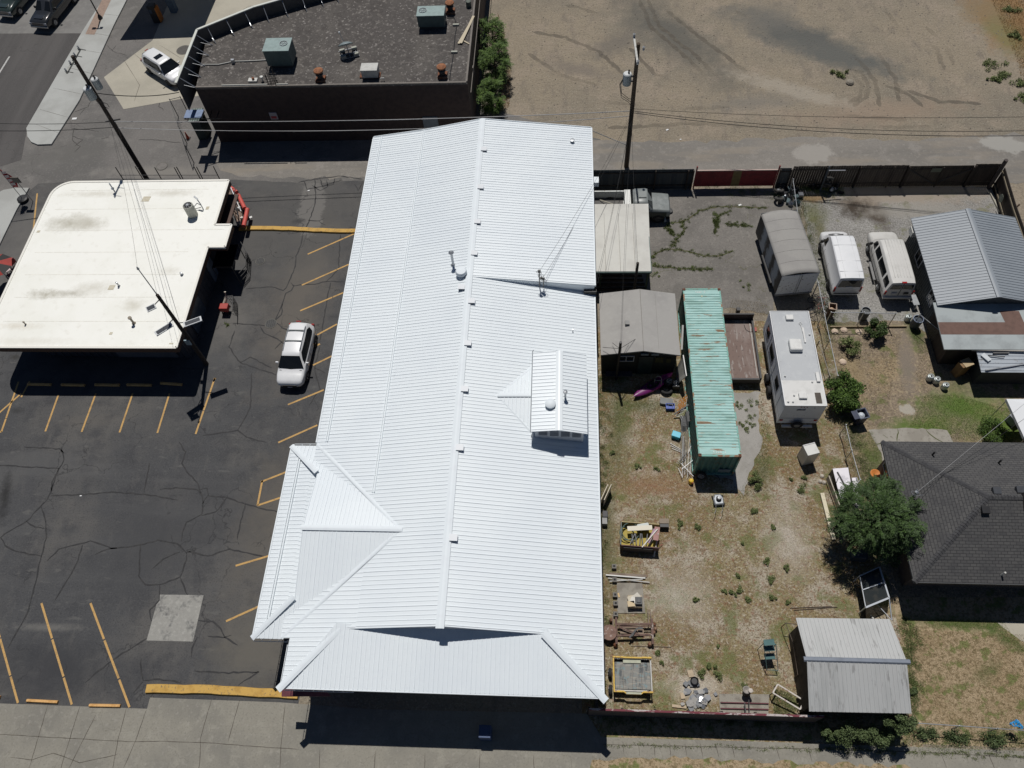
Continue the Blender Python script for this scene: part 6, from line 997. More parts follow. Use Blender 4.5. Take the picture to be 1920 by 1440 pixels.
a = P(278, 340); hl = PY(a.x, a.y, 105); t = thing('utility_pole', 'tall dark utility pole with two grey transformers behind the cream roof', 'utility pole', (a.x, a.y, 0), 0); LP = Vector((a.x, a.y, 0))
MB().tube([(0, 0, 0), (0, 0, hl)], .19, 14, .12).build('pole', CREO, t, local=True)
zc = PY(a.x, a.y, 112); m = MB(); b0, b1 = P(125, 137, zc), P(150, 92, zc); m.beam((b0.x - a.x, b0.y - a.y, zc), (b1.x - a.x, b1.y - a.y, zc), .12, .12); ca = m.build('crossarm', nmat('arm_grey', (.42, .42, .38), [(4, (.3, .3, .27), .5, .7)], .7), t, local=True)
for f in (.03, .35, .68, .97):
    q = b0.lerp(b1, f) - LP; MB().lathe(q.x, q.y, [(.04, zc + .06), (.07, zc + .12), (.04, zc + .2), (.08, zc + .26), (.01, zc + .34)], 10).build('insulator', INS, ca, local=True); MB().tube([(q.x - .1, q.y, zc + .1), (q.x + .5, q.y - .12, zc + .05)], .025, 6).build('fuse_arm', BLK, ca, local=True)
zt = PY(a.x, a.y, 175); cyl_part(t, 'transformer', -.05, -.42, zt - .1, .3, .85, XF, XFT); cyl_part(t, 'transformer', .5, .1, zt + .35, .27, .75, XF, XFT)
m = MB(); zb = PY(a.x, a.y, 228); m.tube([(.15, 0, 0), (.16, 0, zb)], .06, 8); m.tube([(.0, -.18, 0), (.0, -.18, zt - .6)], .03, 6); m.beam((-.5, 0, zb), (.55, .25, zb), .08); m.build('riser_pipe', BLK, t, local=True)
m = MB()
for i in range(6): m.tube(densify([Vector((random.uniform(-.3, .5), random.uniform(-.5, .1), zt + random.uniform(-.2, .9))), Vector((random.uniform(-.2, .6), random.uniform(-.4, .2), zt - random.uniform(.6, 1.3)))], .25, .08), .02, 5)
m.build('jumper_cable', BLK, t, local=True)
a = Vector((5.03, 46.5, 0)); MPT = 10.8; t = thing('utility_pole', 'tall wooden utility pole with one transformer beside the dirt lot', 'utility pole', a, 0); MPo = a
MB().tube([(0, 0, 0), (0, 0, MPT)], .19, 14, .13).build('pole', nmat('brown_pole', (.085, .06, .04), [(3, (.055, .04, .028), .4, .7, ((6, 6, .4), 0))], .9), t, local=True)
m = MB(); b0, b1 = P(1189, 68, 10.6) - a, P(1196, 118, 10.6) - a; m.beam((b0.x, b0.y, 10.5), (b1.x, b1.y, 10.5), .13, .11); ca = m.build('crossarm', nmat('arm_white', (.55, .55, .52), [(4, (.42, .42, .4), .5, .7)], .6), t, local=True)
for q in (b0, b1, b0.lerp(b1, .5) + Vector((.5, 0, 0))): MB().lathe(q.x, q.y, [(.05, 10.5), (.09, 10.6), (.05, 10.68), (.1, 10.76), (.01, 10.85)], 12).build('insulator', INS, ca, local=True)
zt = PY(a.x, a.y, 152); cyl_part(t, 'transformer', -.55, .0, zt - .25, .3, .85, XF, XFT); m = MB(); m.beam((-.4, 0, zt), (0, 0, zt), .1); m.beam((-.4, 0, zt + .4), (0, 0, zt + .4), .1); m.build('bracket', BLK, t, local=True)
m = MB()
for k in range(3): m.tube([(-.75, -.1, zt + .5), (-.95 - .05 * k, -.1, zt - .2), (-.85, -.1, zt - .9 - .2 * k), (-.3, -.1, zt - 1.4 - .15 * k), (-.1, 0, zt - 1.5 - .3 * k)], .018, 6)
m.tube([(-.12, -.12, 0), (-.12, -.12, 5.6)], .04, 6); m.build('jumper_cable', BLK, t, local=True)
t0 = PY(a.x, a.y, 273)
def wire(pts, sag, r, label, mat=None, n=14):
    p, q = Vector(pts[0]), Vector(pts[1]); L = [p.lerp(q, i / n) - Vector((0, 0, sag * 4 * (i / n) * (1 - i / n))) for i in range(n + 1)]
    return solo('cable', label, 'cable', MB().tube(L, r, 6), mat or RUBBER, smooth=60)
WB = nmat('bright_cable', (.4, .4, .4), (), .5)
zL, zL2 = PY(LP.x, LP.y, 228), PY(LP.x, LP.y, 238); zM, zM2 = PY(5.03, 46.5, 208), PY(5.03, 46.5, 212); LPz = lambda z: (LP.x + .2, LP.y, z); Mz = lambda z: (5.03, 46.5, z)
wire((LPz(zL), Mz(zM)), .35, .028, 'bright cable crossing in front of the brick wall, upper one', WB); wire((LPz(zL2 - .1), Mz(zM2 - .25)), .75, .024, 'dull cable crossing in front of the brick wall, lower one', WB)
wire((LPz(zL), P(-60, 229, 7.0)), .2, .02, 'thin cable over the left street, upper one'); wire((LPz(zL2), P(-60, 244, 6.5)), .2, .022, 'thin cable over the left street, lower one')
wire((LPz(PY(LP.x, LP.y, 175)), P(336, 173, 6.2)), .3, .03, 'dark drooping cable from the transformers to the parapet corner')
wire((Mz(zM), P(2080, 240, 6.6)), .9, .019, 'upper dark cable running right over the dirt lot'); wire((Mz(zM - .15), P(2080, 250, 6.2)), .95, .022, 'lower dark cable running right over the dirt lot'); wire((Mz(zM + .2), P(2080, 215, 7.0)), .5, .014, 'thinnest cable running right over the dirt lot')
wire((Mz(t0), (2.15, 45.2, 4.7)), .02, .03, 'short pale cable from the pole to the white roof corner', WB)
wire((Mz(zM - .3), (MT[0], MT[1], 6.35)), .5, .009, 'left service cable over the white roof'); wire((Mz(zM - .5), (MT[0] + .25, MT[1], 5.8)), .6, .009, 'right service cable over the white roof')
wire((Mz(zM - .4), (4.95, 33.2, 4.1)), .3, .009, 'dark cable to the post between carport and garage'); wire((Mz(zM - .8), (2.3, 31.2, 4.6)), .3, .008, 'slack cable over the carport to the dark gutter box'); wire((Mz(zM - .6), (2.2, 31.4, 4.5)), .7, .008, 'second slack cable over the carport to the gutter box'); wire((Mz(zM - .2), (3.62, 26.9, 4.2)), .9, .007, 'faint cable over the carport to the stovepipe')
wire((HMAST, P(1935, 745, 4.8)), .1, .009, 'pale service cable above the shingle roof', WB); wire((HMAST - Vector((0, 0, .5)), P(1935, 775, 4.6)), .1, .009, 'dark service cable above the shingle roof')
# parking lot light pole with solar lamps and slim mast
a = P(387.5, 683); hp_ = 7.7; t = thing('light_pole', 'leaning dark light pole with flat lamps at the cream building corner', 'street lamp', (a.x, a.y, 0)); MB().tube([(0, 0, 0), (0, 0, hp_)], .15, 14, .1).build('pole', CREO, t, local=True)
m = MB(); m.tube([(-.05, .05, hp_ - .6), (-.05, .05, hp_ + .5)], .035, 8); m.tube([(-.05, .05, hp_ + .45), (-.12, .1, 10.0)], .03, 8); m.lathe(-.12, .1, [(.03, 9.9), (.08, 10.0), (.03, 10.15), (.01, 10.2)], 10); m.build('mast', GREYM, t, local=True)
def lamp(px, py, z, w_, d_, rz, arm_z, frame=WHT):
    q = P(px, py, z) - a; MB().rbox(q.x, q.y, w_, d_, z - .04, z + .02, rz).build('lamp_head', nmat('lamp_frame', (.6, .62, .63), (), .4), t, local=True); MB().rbox(q.x, q.y, w_ * .82, d_ * .72, z + .021, z + .03, rz).build('solar_panel', pm('solar_cell', (.06, .065, .075), .3), t, local=True); m = MB(); m.tube([(0, 0, arm_z), (q.x * .6, q.y * .6, z - .06), (q.x, q.y, z - .05)], .03, 8); m.build('lamp_arm', BLK, t, local=True)
lamp(307, 617, 5.6, 1.15, .4, .75, 5.3); lamp(361, 603, 5.0, 1.15, .4, .45, 4.8); q = P(283, 577, 7.7)
lamp(283, 577, 7.4, .55, .42, .6, 7.3); q = P(368, 655, 1.6); m = MB(); m.rbox(-.1, -.14, .35, .08, 2.6, 3.1); m.build('meter_box', pm('meter_blue', (.3, .4, .45), .4), t, local=True)
a0 = Vector((a.x, a.y, 0)); wire((LPz(PY(LP.x, LP.y, 190)), (a.x, a.y, hp_)), .6, .007, 'middle thin cable over the cream roof'); wire((LPz(PY(LP.x, LP.y, 200)), (a.x - .12, a.y + .1, 10.1)), .5, .007, 'left thin cable over the cream roof to the mast tip'); wire((LPz(PY(LP.x, LP.y, 235)), (-24.9, 29.0, 3.5)), .3, .007, 'right thin cable over the cream roof'); wire((LPz(PY(LP.x, LP.y, 215)), (a.x, a.y, 6.0)), .5, .006, 'faint second thin cable over the cream roof')
a = P(190, 37); t = thing('pedestrian_lamp', 'black lamp post on the paver strip at the top left', 'street lamp', (a.x, a.y, .13)); MB().tube([(0, 0, 0), (0, 0, 3.6)], .07, 10, .05).build('post', BLK, t, local=True); MB().lathe(0, 0, [(.22, 0), (.2, .15), (.12, .35), (.07, .4)], 14).build('foot_cover', BLK, t, local=True); MB().rbox(0, 0, .8, .1, 3.4, 3.5).rbox(-.4, 0, .35, .3, 3.3, 3.42).rbox(.3, .1, .3, .3, 3.4, 3.5).build('lantern', BLK, t, local=True)
# ============================================================ fences
FM = nmat('corrugated_dark', (.055, .066, .072), [(1.2, (.035, .045, .055), .45, .6, ((3, 3, .3), 0)), (2, (.1, .095, .085), .6, .75, ((3, 3, .3), 0))], .7); yF = 44.05
def fpanel(name, label, x0, x1, y, z0, z1, mat, n=0, gap=0, cat='fence', thick=.03, rails=True, jit=0):
    t = thing(name, label, cat, ((x0 + x1) / 2, y, 0)); m = MB()
    k = n or 1; w_ = (x1 - x0) / k
    for i in range(k): dz = random.uniform(-jit, jit); m.box(x0 + i * w_ + gap / 2, x0 + (i + 1) * w_ - gap / 2, y, y + thick, z0, z1 + dz)
    m.build('boards', mat, t)
    if rails:
        for z in (z0 + .35, z1 - .35): MB().box(x0, x1, y - .05, y - .001, z, z + .09).build('rail', WOODD, t)
    for i in range(int((x1 - x0) / 2.4) + 2):
        x = min(x0 + i * 2.4, x1 - .05); MB().box(x, x + .09, y - .14, y - .052, 0, z1 - .05).build('post', WOODD, t)
    return t
xr0, xr1, xd0, xd1 = P(1308, 318, 1.9).x, P(1459, 320, 1.8).x, P(1487, 304, 2.1).x, P(1882, 306, 2.1).x
fpanel('metal_fence', 'dark corrugated fence between the white building and the red gate', 2.15, xr0 - .25, yF, 0, 1.95, FM, 54, .0, thick=.035, jit=.0)
t = thing('red_gate', 'red wooden gate with one olive panel in the back fence', 'gate', ((xr0 + xr1) / 2, yF, 0)); RDP = nmat('gate_red', (.20, .018, .022), [(2, (.13, .012, .016), .45, .7), (7, (.28, .06, .05), .64, .78)], .7)
xm = P(1372, 330, 1).x; MB().box(xr0, xm, yF, yF + .04, .2, 1.75).box(xm + .62, xr1, yF, yF + .04, .2, 1.75).build('red_panel', RDP, t); MB().box(xm, xm + .62, yF + .003, yF + .043, .2, 1.75).build('olive_panel', pm('olive', (.19, .14, .055), .7), t)
m = MB(); m.box(xr0, xr1, yF - .03, yF + .06, 1.75, 1.82); m.build('top_rail', nmat('rail_pale', (.5, .38, .33), (), .6), t)
for x in (xr0 - .1, xr1 + .02): MB().box(x, x + .09, yF - .06, yF + .05, 0, 2.2).build('gate_post', RDP, t)
fpanel('plywood_fence', 'short grey solid fence panel right of the red gate', xr1 + .15, xd0 - .1, yF, 0, 1.95, pm('grey_ply', (.09, .095, .095), .8), 2, .01)
fpanel('picket_fence', 'long dark picket fence with narrow gaps of light, behind the vans', xd0, P(1705, 306, 2.1).x, yF, 0, 2.1, WOODD, 46, .02, jit=.02)
gp = fpanel('picket_gate', 'dark picket gate with a small plate and diagonal braces', P(1705, 308, 2.05).x + .02, P(1828, 308, 2.05).x, yF, 0, 2.0, WOODD, 29, .02, cat='gate', jit=.0); gx0, gx1 = P(1705, 308, 2.05).x, P(1828, 308, 2.05).x
m = MB(); mx_ = (gx0 + gx1) / 2; m.beam((gx0 + .1, yF - .08, 1.75), (mx_, yF - .08, .3), .03, .08); m.beam((mx_, yF - .08, .3), (gx1 - .1, yF - .08, 1.75), .03, .08); m.build('brace', pm('brace_dark', (.03, .03, .035), .7), gp)
q = P(1757, 320, 1.6); MB().box(q.x - .4, q.x + .35, yF - .06, yF - .03, 1.45, 1.8).build('plate', pm('plate_green', (.14, .16, .12), .6), gp)
fpanel('picket_fence', 'last dark picket fence panel at the corner pole', gx1 + .05, xd1, yF, 0, 2.12, WOODD, 13, .02, jit=.01)
a = P(1853, 353); t = thing('corner_post', 'thick slanting wooden post at the back fence corner', 'post', (a.x, a.y, 0)); MB().tube([(0, 0, 0), (0, 0, 2.75)], .14, 12).build('shaft', pm('old_post', (.08, .065, .06), .8), t, local=True)
a = P(1533, 336); t = thing('steel_post', 'dark steel post with a pale cross bar by the picket fence', 'post', (P(1533, 342).x, 43.6, 0)); MB().tube([(0, 0, 0), (0, 0, 2.5)], .06, 10).build('shaft', pm('steel_dark', (.07, .09, .11), .5), t, local=True); MB().beam((.0, 0, 2.1), (1.3, .1, 2.0), .06, .05).build('cross_bar', GREYM, t, local=True)
# side fence on the far right, tall boards seen from inside
sf = [P(1884, 314, 2.0), P(1893, 345, 2.0), P(1905, 385, 2.0), P(1935, 470, 2.0)]; t = thing('board_fence', 'dark board fence along the right edge with a grey patch', 'fence', (sf[0].x, sf[0].y, 0))
for i in range(3): a, b = sf[i], sf[i + 1]; m = MB(); m.add([(a.x, a.y, 0), (b.x, b.y, 0), (b.x, b.y, 2.0), (a.x, a.y, 2.0), (a.x + .04, a.y, 0), (b.x + .04, b.y, 0), (b.x + .04, b.y, 2.0), (a.x + .04, a.y, 2.0)], [(0, 1, 2, 3), (4, 7, 6, 5), (3, 2, 6, 7)]); m.build('boards', WOODD, t); MB().beam((a.x - .06, a.y, 1.7), (b.x - .06, b.y, 1.7), .06, .09).beam((a.x - .06, a.y, .5), (b.x - .06, b.y, .5), .06, .09).build('rail', nmat('rail_olive', (.2, .17, .12), (), .8), t)
q = P(1887, 362, 1.3); MB().lathe(0, 0, [(.3, 0), (.3, .02), (.01, .02)], 14).build('patch', pm('patch_greygreen', (.2, .22, .18), .8), t, local=True).matrix_local = Matrix.Translation((q.x - sf[0].x - .35, q.y - sf[0].y - .3, 1.1)) @ Matrix.Rotation(R(-90), 4, 'Y')
solo('board_pile', 'pale long board lying at the foot of the right fence', 'board', MB().beam(P(1856, 357, .08), P(1880, 405, .08), .22, .12), nmat('board_bleached', (.45, .43, .36), [(3, (.35, .33, .28), .5, .7)], .8)); solo('leaning_board', 'dark brown board leaning on the right fence', 'board', MB().beam(P(1883, 410, .2), P(1912, 383, 1.5), .1, .05), pm('board_brown', (.14, .09, .06), .8))
# chain-link fences
WIRE = pm('wire_grey', (.30, .31, .31), .5, .5)
def chain(label, pts, h, sp=.16, rail=True, postmat=GALV):
    t = thing('chain_link_fence', label, 'fence', pts[0]); m = MB(); mr = MB()
    for a, b in zip(pts, pts[1:]):
        a, b = Vector(a), Vector(b); L = (b - a).length; d = (b - a) / L; nrm = Vector((-d.y, d.x, 0)) * .004
        if rail: mr.tube([a + Vector((0, 0, h)), b + Vector((0, 0, h))], .024, 6)
        k = int(L / sp) + 1; s_ = -h
        while s_ < L:
            for g in (1, -1):
                p0, p1 = (s_, 0), (s_ + h, h)
                if g < 0: p0, p1 = (s_ + h, 0), (s_, h)
                u0, v0, u1, v1 = *p0, *p1
                if min(u0, u1) < 0 or max(u0, u1) > L:
                    f0, f1 = 0, 1; du = u1 - u0
                    ta, tb = (0 - u0) / du, (L - u0) / du; ta, tb = min(ta, tb), max(ta, tb); f0, f1 = max(0, ta), min(1, tb)
                    if f1 <= f0: continue
                    u0, v0, u1, v1 = u0 + du * f0, v0 + (v1 - v0) * f0, u0 + du * f1, v0 + (v1 - v0) * f1
                A, Bq = a + d * u0 + Vector((0, 0, v0)), a + d * u1 + Vector((0, 0, v1)); o = Vector((0, 0, .005)); m.add([A - o + nrm * 0, Bq - o, Bq + o, A + o], [(0, 1, 2, 3)])
            s_ += sp
    m.build('mesh', WIRE, t, recalc=False)
    if rail: mr.build('top_rail', postmat, t)
    for q in pts: MB().tube([Vector(q), Vector(q) + Vector((0, 0, h + .08))], .035, 8).build('post', postmat, t)
    return t
def gp_(px, py, h): q = P(px, py, h); return (q.x, q.y, 0)
chain('chain link fence from the picket corner down to the box trailer', [gp_(1487, 337, 1.6), gp_(1500, 430, 1.6), gp_(1516, 475, 1.6), gp_(1534, 530, 1.6)], 1.6)
chain('chain link fence beside the camper and the bikes', [gp_(1534, 531, 1.6), gp_(1545, 585, 1.6), gp_(1556, 637, 1.6), gp_(1571, 705, 1.6)], 1.6); chain('short chain link run below the blue bin', [gp_(1586, 797, 1.3), gp_(1597, 845, 1.3), gp_(1613, 900, 1.3)], 1.3)
chain('chain link rail over the green barrel and the leafy bush', [gp_(1558, 586, 1.5), gp_(1620, 586, 1.5), gp_(1680, 588, 1.5)], 1.5); chain('open chain link gate by the blue barrels', [gp_(1725, 590, 1.4), gp_(1765, 622, 1.4)], 1.4)
chain('low chain link fence along the dry front lawn', [gp_(1722, 1356, 1.0), gp_(1800, 1361, 1.0), gp_(1870, 1366, 1.0), gp_(1990, 1374, 1.0)], 1.0)
chain('dim chain link run below the kennel frame', [gp_(1536, 640, .9), gp_(1556, 705, .9)], .9, postmat=pm('old_rail', (.3, .28, .25), .7))
# front boundary fence of the yard
FR = nmat('front_fence_paint', (.07, .06, .06), [(2, (.05, .045, .045), .45, .7)], .8); y0f = P(1300, 1336, 1.9).y; t = thing('front_fence', 'solid fence with flaking red and white top along the front of the yard', 'fence', (8, y0f, 0)); xa, xb = P(1105, 1331, 1.9).x, P(1545, 1344, 1.9).x
MB().box(xa, xb, y0f - .03, y0f + .03, 0, 1.88).build('boards', FR, t); MB().box(xa, xb, y0f - .05, y0f + .05, 1.88, 1.93).build('cap_rail', nmat('flaking_paint', (.17, .035, .05), [(1.5, (.5, .45, .43), .52, .58, ((.6, 3, 1), 0)), (9, (.12, .05, .05), .6, .7)], .8), t)
for i in range(8): x = xa + i * (xb - xa) / 7; MB().box(x - .05, x + .05, y0f + .031, y0f + .12, 0, 1.87).build('post', WOODD, t)
q = P(1103, 1320, 1.0); t = thing('wall_return', 'dark side panel joining the white building to the front fence', 'fence', (1.9, 6.6, 0)); MB().box(1.85, 1.95, y0f, 8.5, 0, 1.9).build('boards', WOODD, t)
# parking enclosure left of the brick building
encl = [gp_(316, 184, 1.8), gp_(332, 232, 1.8), gp_(349, 284, 1.8)]; chain('chain link enclosure left of the small green shed', [gp_(337, 180, 1.9), gp_(317, 185, 1.9), gp_(333, 235, 1.9), gp_(348, 275, 1.7)], 1.8, postmat=pm('enc_rail', (.12, .12, .12), .6))
a, b = P(361, 202, 2.1), P(380, 200, 2.1); t = thing('green_shed', 'tiny green shed with ribbed roof beside the brick building', 'shed', (a.x, a.y, 0)); qd = [P(353, 229, 2.0), P(373, 226, 2.0), P(381, 202, 2.2), P(361, 204, 2.2)]; sp_ = MB().slab(qd, .05); ribs(sp_, qd, 0, .2, w=.08, h=.04); sp_.build('roof_sheet', pm('shed_green_roof', (.17, .22, .2), .6), t); MB().prism([(v.x, v.y) for v in (qd[0] + Vector((.1, .1, 0)), qd[1] + Vector((-.1, .1, 0)), qd[2] + Vector((-.1, -.1, 0)), qd[3] + Vector((.1, -.1, 0)))], 0, 1.95).build('wall', pm('shed_green', (.045, .065, .06), .7), t)
def cone(px, py, label, h=.7): q = P(px, py); t = thing('traffic_cone', label, 'traffic cone', (q.x, q.y, 0)); MB().lathe(0, 0, [(.14, .04), (.03, h), (.01, h)], 14).build('cone_body', pm('cone_orange', (.5, .07, .03), .6), t, local=True); MB().box(-.19, .19, -.19, .19, 0, .04).build('foot', BLK, t, local=True)
cone(353, 260, 'faded red traffic cone in front of the tiny green shed')
# ============================================================ feather flag, parasol, chairs on the left
q = P(45, 376); t = thing('feather_flag', 'red feather flag on a slim pole with a black round foot', 'flag', (q.x, q.y, .13)); MB().lathe(0, 0, [(.42, 0), (.42, .12), (.3, .18), (.01, .18)], 20).build('foot', BLK, t, local=True)
A3, B3 = Vector((0, 0, .1)), Vector((.0, 0, 3.1)); MB().tube([A3, (0, 0, 2.6), (.05, 0, 3.05), (.25, 0, 3.25)], .025, 6).build('pole', GREYM, t, local=True)
m = MB().cloth(lambda u, v: (.03 + u * (.5 * math.sin(math.pi * min(1, .25 + v * .72))), .04 * math.sin(u * 5 + v * 6), 1.3 + 1.9 * v), 6, 14); fl = m.build('banner', nmat('flag_red', (.5, .03, .04), (), .6), t, local=True); s = fl.modifiers.new('thick', 'SOLIDIFY'); s.thickness = .01
m = MB()
for i in range(4): m.rbox(.22, -.06, .3, .01, 1.55 + i * .4, 1.8 + i * .4)
m.build('motif', nmat('flag_white', (.7, .62, .6), (), .6), t, local=True); t.rotation_euler = (0, 0, .2)
q = P(62, 378); t = thing('lot_sign', 'small grey sign on a thin post beside the feather flag', 'sign', (q.x, q.y, 0)); MB().tube([(0, 0, 0), (0, 0, 2.4)], .03, 6).build('post', GREYM, t, local=True); MB().box(-.3, .3, -.03, .03, 2.05, 2.6).build('board', pm('sign_brown', (.14, .12, .1), .6), t, local=True)
q = P(2, 497, 2.0); t = thing('parasol', 'red and black parasol cut by the left edge', 'parasol', (q.x - .4, q.y, 0)); MB().tube([(0, 0, 0), (0, 0, 2.1)], .03, 8).build('pole', GREYM, t, local=True); m = MB(); n = 8; r = 1.15
for i in range(n): m.mat(i % 2).face([(0, 0, 2.3), (r * math.cos(i * .7854), r * math.sin(i * .7854), 1.9), (r * math.cos((i + 1) * .7854), r * math.sin((i + 1) * .7854), 1.9)])
m.build('canopy', [pm('parasol_red', (.35, .03, .02), .7), pm('parasol_black', (.02, .02, .02), .7)], t, local=True)
def chair(px, py, rz, label):
    q = P(px, py); t = thing('patio_chair', label, 'chair', (q.x, q.y, 0), rz, 'red patio chairs left of the cream building'); RC = pm('chair_red', (.4, .03, .04), .5); WC = nmat('chair_white', (.6, .5, .5), (), .6)
    MB().box(-.22, .22, -.22, .22, .42, .46).build('seat', WC, t, local=True, bevel=.02); MB().box(-.24, .24, .2, .25, .46, .9).build('backrest', RC, t, local=True, bevel=.02)
    for x in (-.2, .2):
        for y in (-.2, .2): MB().tube([(x, y, 0), (x, y, .42)], .02, 6).build('leg', RC, t, local=True)
    for x in (-.25, .25): MB().box(x - .03, x + .03, -.2, .22, .62, .66).build('armrest', RC, t, local=True)
chair(29, 500, -1.9, 'red patio chair farther from the viewer by the parasol'); chair(21, 512, .8, 'red patio chair nearer the viewer by the parasol')
# ------------------------------------------------------------ right side of the cream building: planter kerb, red tubes, railings
RT = nmat('red_tube', (.62, .10, .08), [(3, (.5, .08, .06), .5, .7), (6, (.25, .12, .08), .64, .78)], .6)
tubes = [((433, 352), (444, 361), 'short red tube at the upper end of the planter'), ((447, 366), (459, 391), 'long sunlit red tube on the upper planter side'), ((464, 392), (461, 407), 'red tube at the outward bend of the planter'), ((461, 407), (457, 424), 'red tube at the lower end of the planter')]
for a, b, l in tubes: solo('foam_tube', l, 'tube', MB().tube([P(*a, .85), P(*b, .85)], .16, 14), RT, 'red foam tubes around the corner planter', smooth=40)
PL = nmat('planter_soil', (.24, .17, .13), [(3, (.15, .11, .09), .45, .65), (9, (.35, .3, .26), .6, .75)], .9); m = MB().prism(PP((428, 352), (446, 362), (455, 392), (458, 424), (448, 426), (434, 385), (425, 360)), 0, .3); solo('planter', 'narrow soil planter between the railing and red tubes', 'planter', m, PL)
def railing(label, pts, h, sp=.12, mat=BLK, z0=.0, bars=3):
    t = thing('railing', label, 'railing', (pts[0][0], pts[0][1], 0)); m = MB(); r_ = MB()
    for a, b in zip(pts, pts[1:]):
        a, b = Vector((*a[:2], 0)), Vector((*b[:2], 0)); L = (b - a).length
        for z in [h * (i + 1) / bars for i in range(bars)]: r_.beam(a + Vector((0, 0, z)), b + Vector((0, 0, z)), .04)
        for i in range(int(L / sp) + 1): q = a.lerp(b, i * sp / L); m.beam(q, q + Vector((0, 0, h)), .018)
    r_.build('rail', mat, t); m.build('baluster', mat, t); return t
g2 = lambda *q: [(P(*p, 1.0).x, P(*p, 1.0).y) for p in q]
railing('black railing beside the red foam tubes', g2((430, 345), (440, 380), (446, 420)), 1.3, .8, BLK, bars=2); railing('fenced smoking corner railing, upper run', g2((452, 455), (463, 474), (461, 500), (449, 514)), 1.1, .13); railing('lower railing behind the stacked clutter', g2((427, 557), (437, 556), (437, 582)), 1.1, .13)
m = MB()
for (a, b) in (((432, 350), (452, 396)), ((430, 372), (447, 402)), ((436, 395), (446, 425)), ((441, 355), (436, 376))): m.beam(P(*a, 1.2), P(*b, .4), .06)
solo('scrap_pipes', 'loose dark and pale pipes leaning inside the planter railing', 'pipe', m, GREYM)
for (px, py, l, c) in ((449, 391, 'white crumpled bag on the planter edge', (.6, .6, .58)), (449, 419, 'round white jar at the planter end', (.7, .7, .68)), (454, 410, 'white rag hanging between two red tubes', (.65, .6, .55)), (467, 401, 'white paper scrap on asphalt beside the red tubes', (.8, .8, .78))): q = P(px, py, .4); solo('litter', l, 'litter', MB().rbox(q.x, q.y, .22, .2, 0 if py == 401 else .3, .05 if py == 401 else .55, random.random()), nmat('litter_%d' % px, c, (), .7), bevel=.03)
qs = [P(*v) + Vector((-.15, .97, 2.1)) for v in ((416, 556), (452, 556), (463, 513), (428, 513))]; t = thing('black_canopy', 'black square shade cloth over the smoking corner by the cream building', 'canopy', qs[0]); MB().slab(qs, .06).build('cloth', nmat('cloth_black', (.006, .006, .007), (), .95, spec=.05), t)
for v in qs: MB().tube([(v.x, v.y, 0), (v.x, v.y, 2.05)], .03, 6).build('leg', BLK, t)
q = P(419, 553, 1.0); solo('parasol_bundle', 'folded cream parasol below the black shade cloth', 'parasol', MB().tube([(q.x - .2, q.y - .3, .2), (q.x + .05, q.y, .6), (q.x + .1, q.y + .2, 1.1)], .14, 10, .07), nmat('bundle_cream', (.55, .5, .42), (), .8)); q = P(420, 577, .6); t = thing('red_cart', 'small red cart at the lower railing', 'cart', (q.x, q.y, 0)); MB().box(-.3, .3, -.2, .3, .35, .75).build('tub', pm('cart_red', (.4, .03, .02), .5), t, local=True, bevel=.04)
for x in (-.2, .2): MB().torus((x, -.1, .15), (1, 0, 0), .12, .04, 14, 6).build('wheel', RUBBER, t, local=True)
for px, py, l in ((0, 0, ''),)[:0]: pass
# iron frame and rods behind the cream roof
m = MB()
for px, py in ((232, 338), (268, 336), (273, 338), (304, 338), (340, 338), (344, 337), (376, 336), (381, 337), (412, 336)): q = P(px, py, 2.6); m.tube([(q.x, q.y, 0), (q.x, q.y, 3.9)], .035, 6)
for z in (3.2, 3.6): m.tube([P(228, 334, 3.3) + Vector((0, 0, z - 3.3)), P(410, 334, 3.3) + Vector((0, 0, z - 3.3))], .02, 6)
solo('steel_rods', 'row of thin dark rods sticking up behind the cream roof', 'rod', m, pm('rod_dark', (.06, .06, .06), .6))
# litter on the asphalt
for px, py, w_, l in ((152, 930, .12, 'tiny white scrap near the long sealed crack'), (579, 358, .16, 'white scrap by the web of cracks'), (140, 223, .4, 'pale scrap on asphalt right of the pavement strip'), (1251, 244, .22, 'white scrap in the middle of the dirt lot'), (1276, 262, .14, 'small white scrap near the dirt lot edge'), (1387, 385, .24, 'white scrap on the weedy yard pavement'), (1594, 437, .2, 'dull stone'), (1593, 155, .4, 'brown stone')):
    if l in ('dull stone', 'brown stone'): continue
    q = P(px, py); solo('paper_scrap', l, 'litter', MB().rbox(q.x, q.y, w_, w_ * .6, 4 * L1, 4 * L1 + .03, random.random()), nmat('scrap_white', (.75, .76, .75), (), .7))
q = P(1593, 156); solo('boulder', 'brown stone at the weedy patch of the dirt lot', 'rock', MB().lathe(q.x, q.y, [(.3, 0), (.34, .1), (.25, .22), (.1, .28), (.01, .29)], 9), pm('stone', (.3, .27, .22), .9))
# ============================================================ yard clutter
DMP = lambda x, y, z=0: Vector((x, y, z))
STEEL = pm('bare_steel', (.36, .37, .38), .5, .5); ORD = 'first second third fourth fifth sixth seventh eighth ninth'.split()
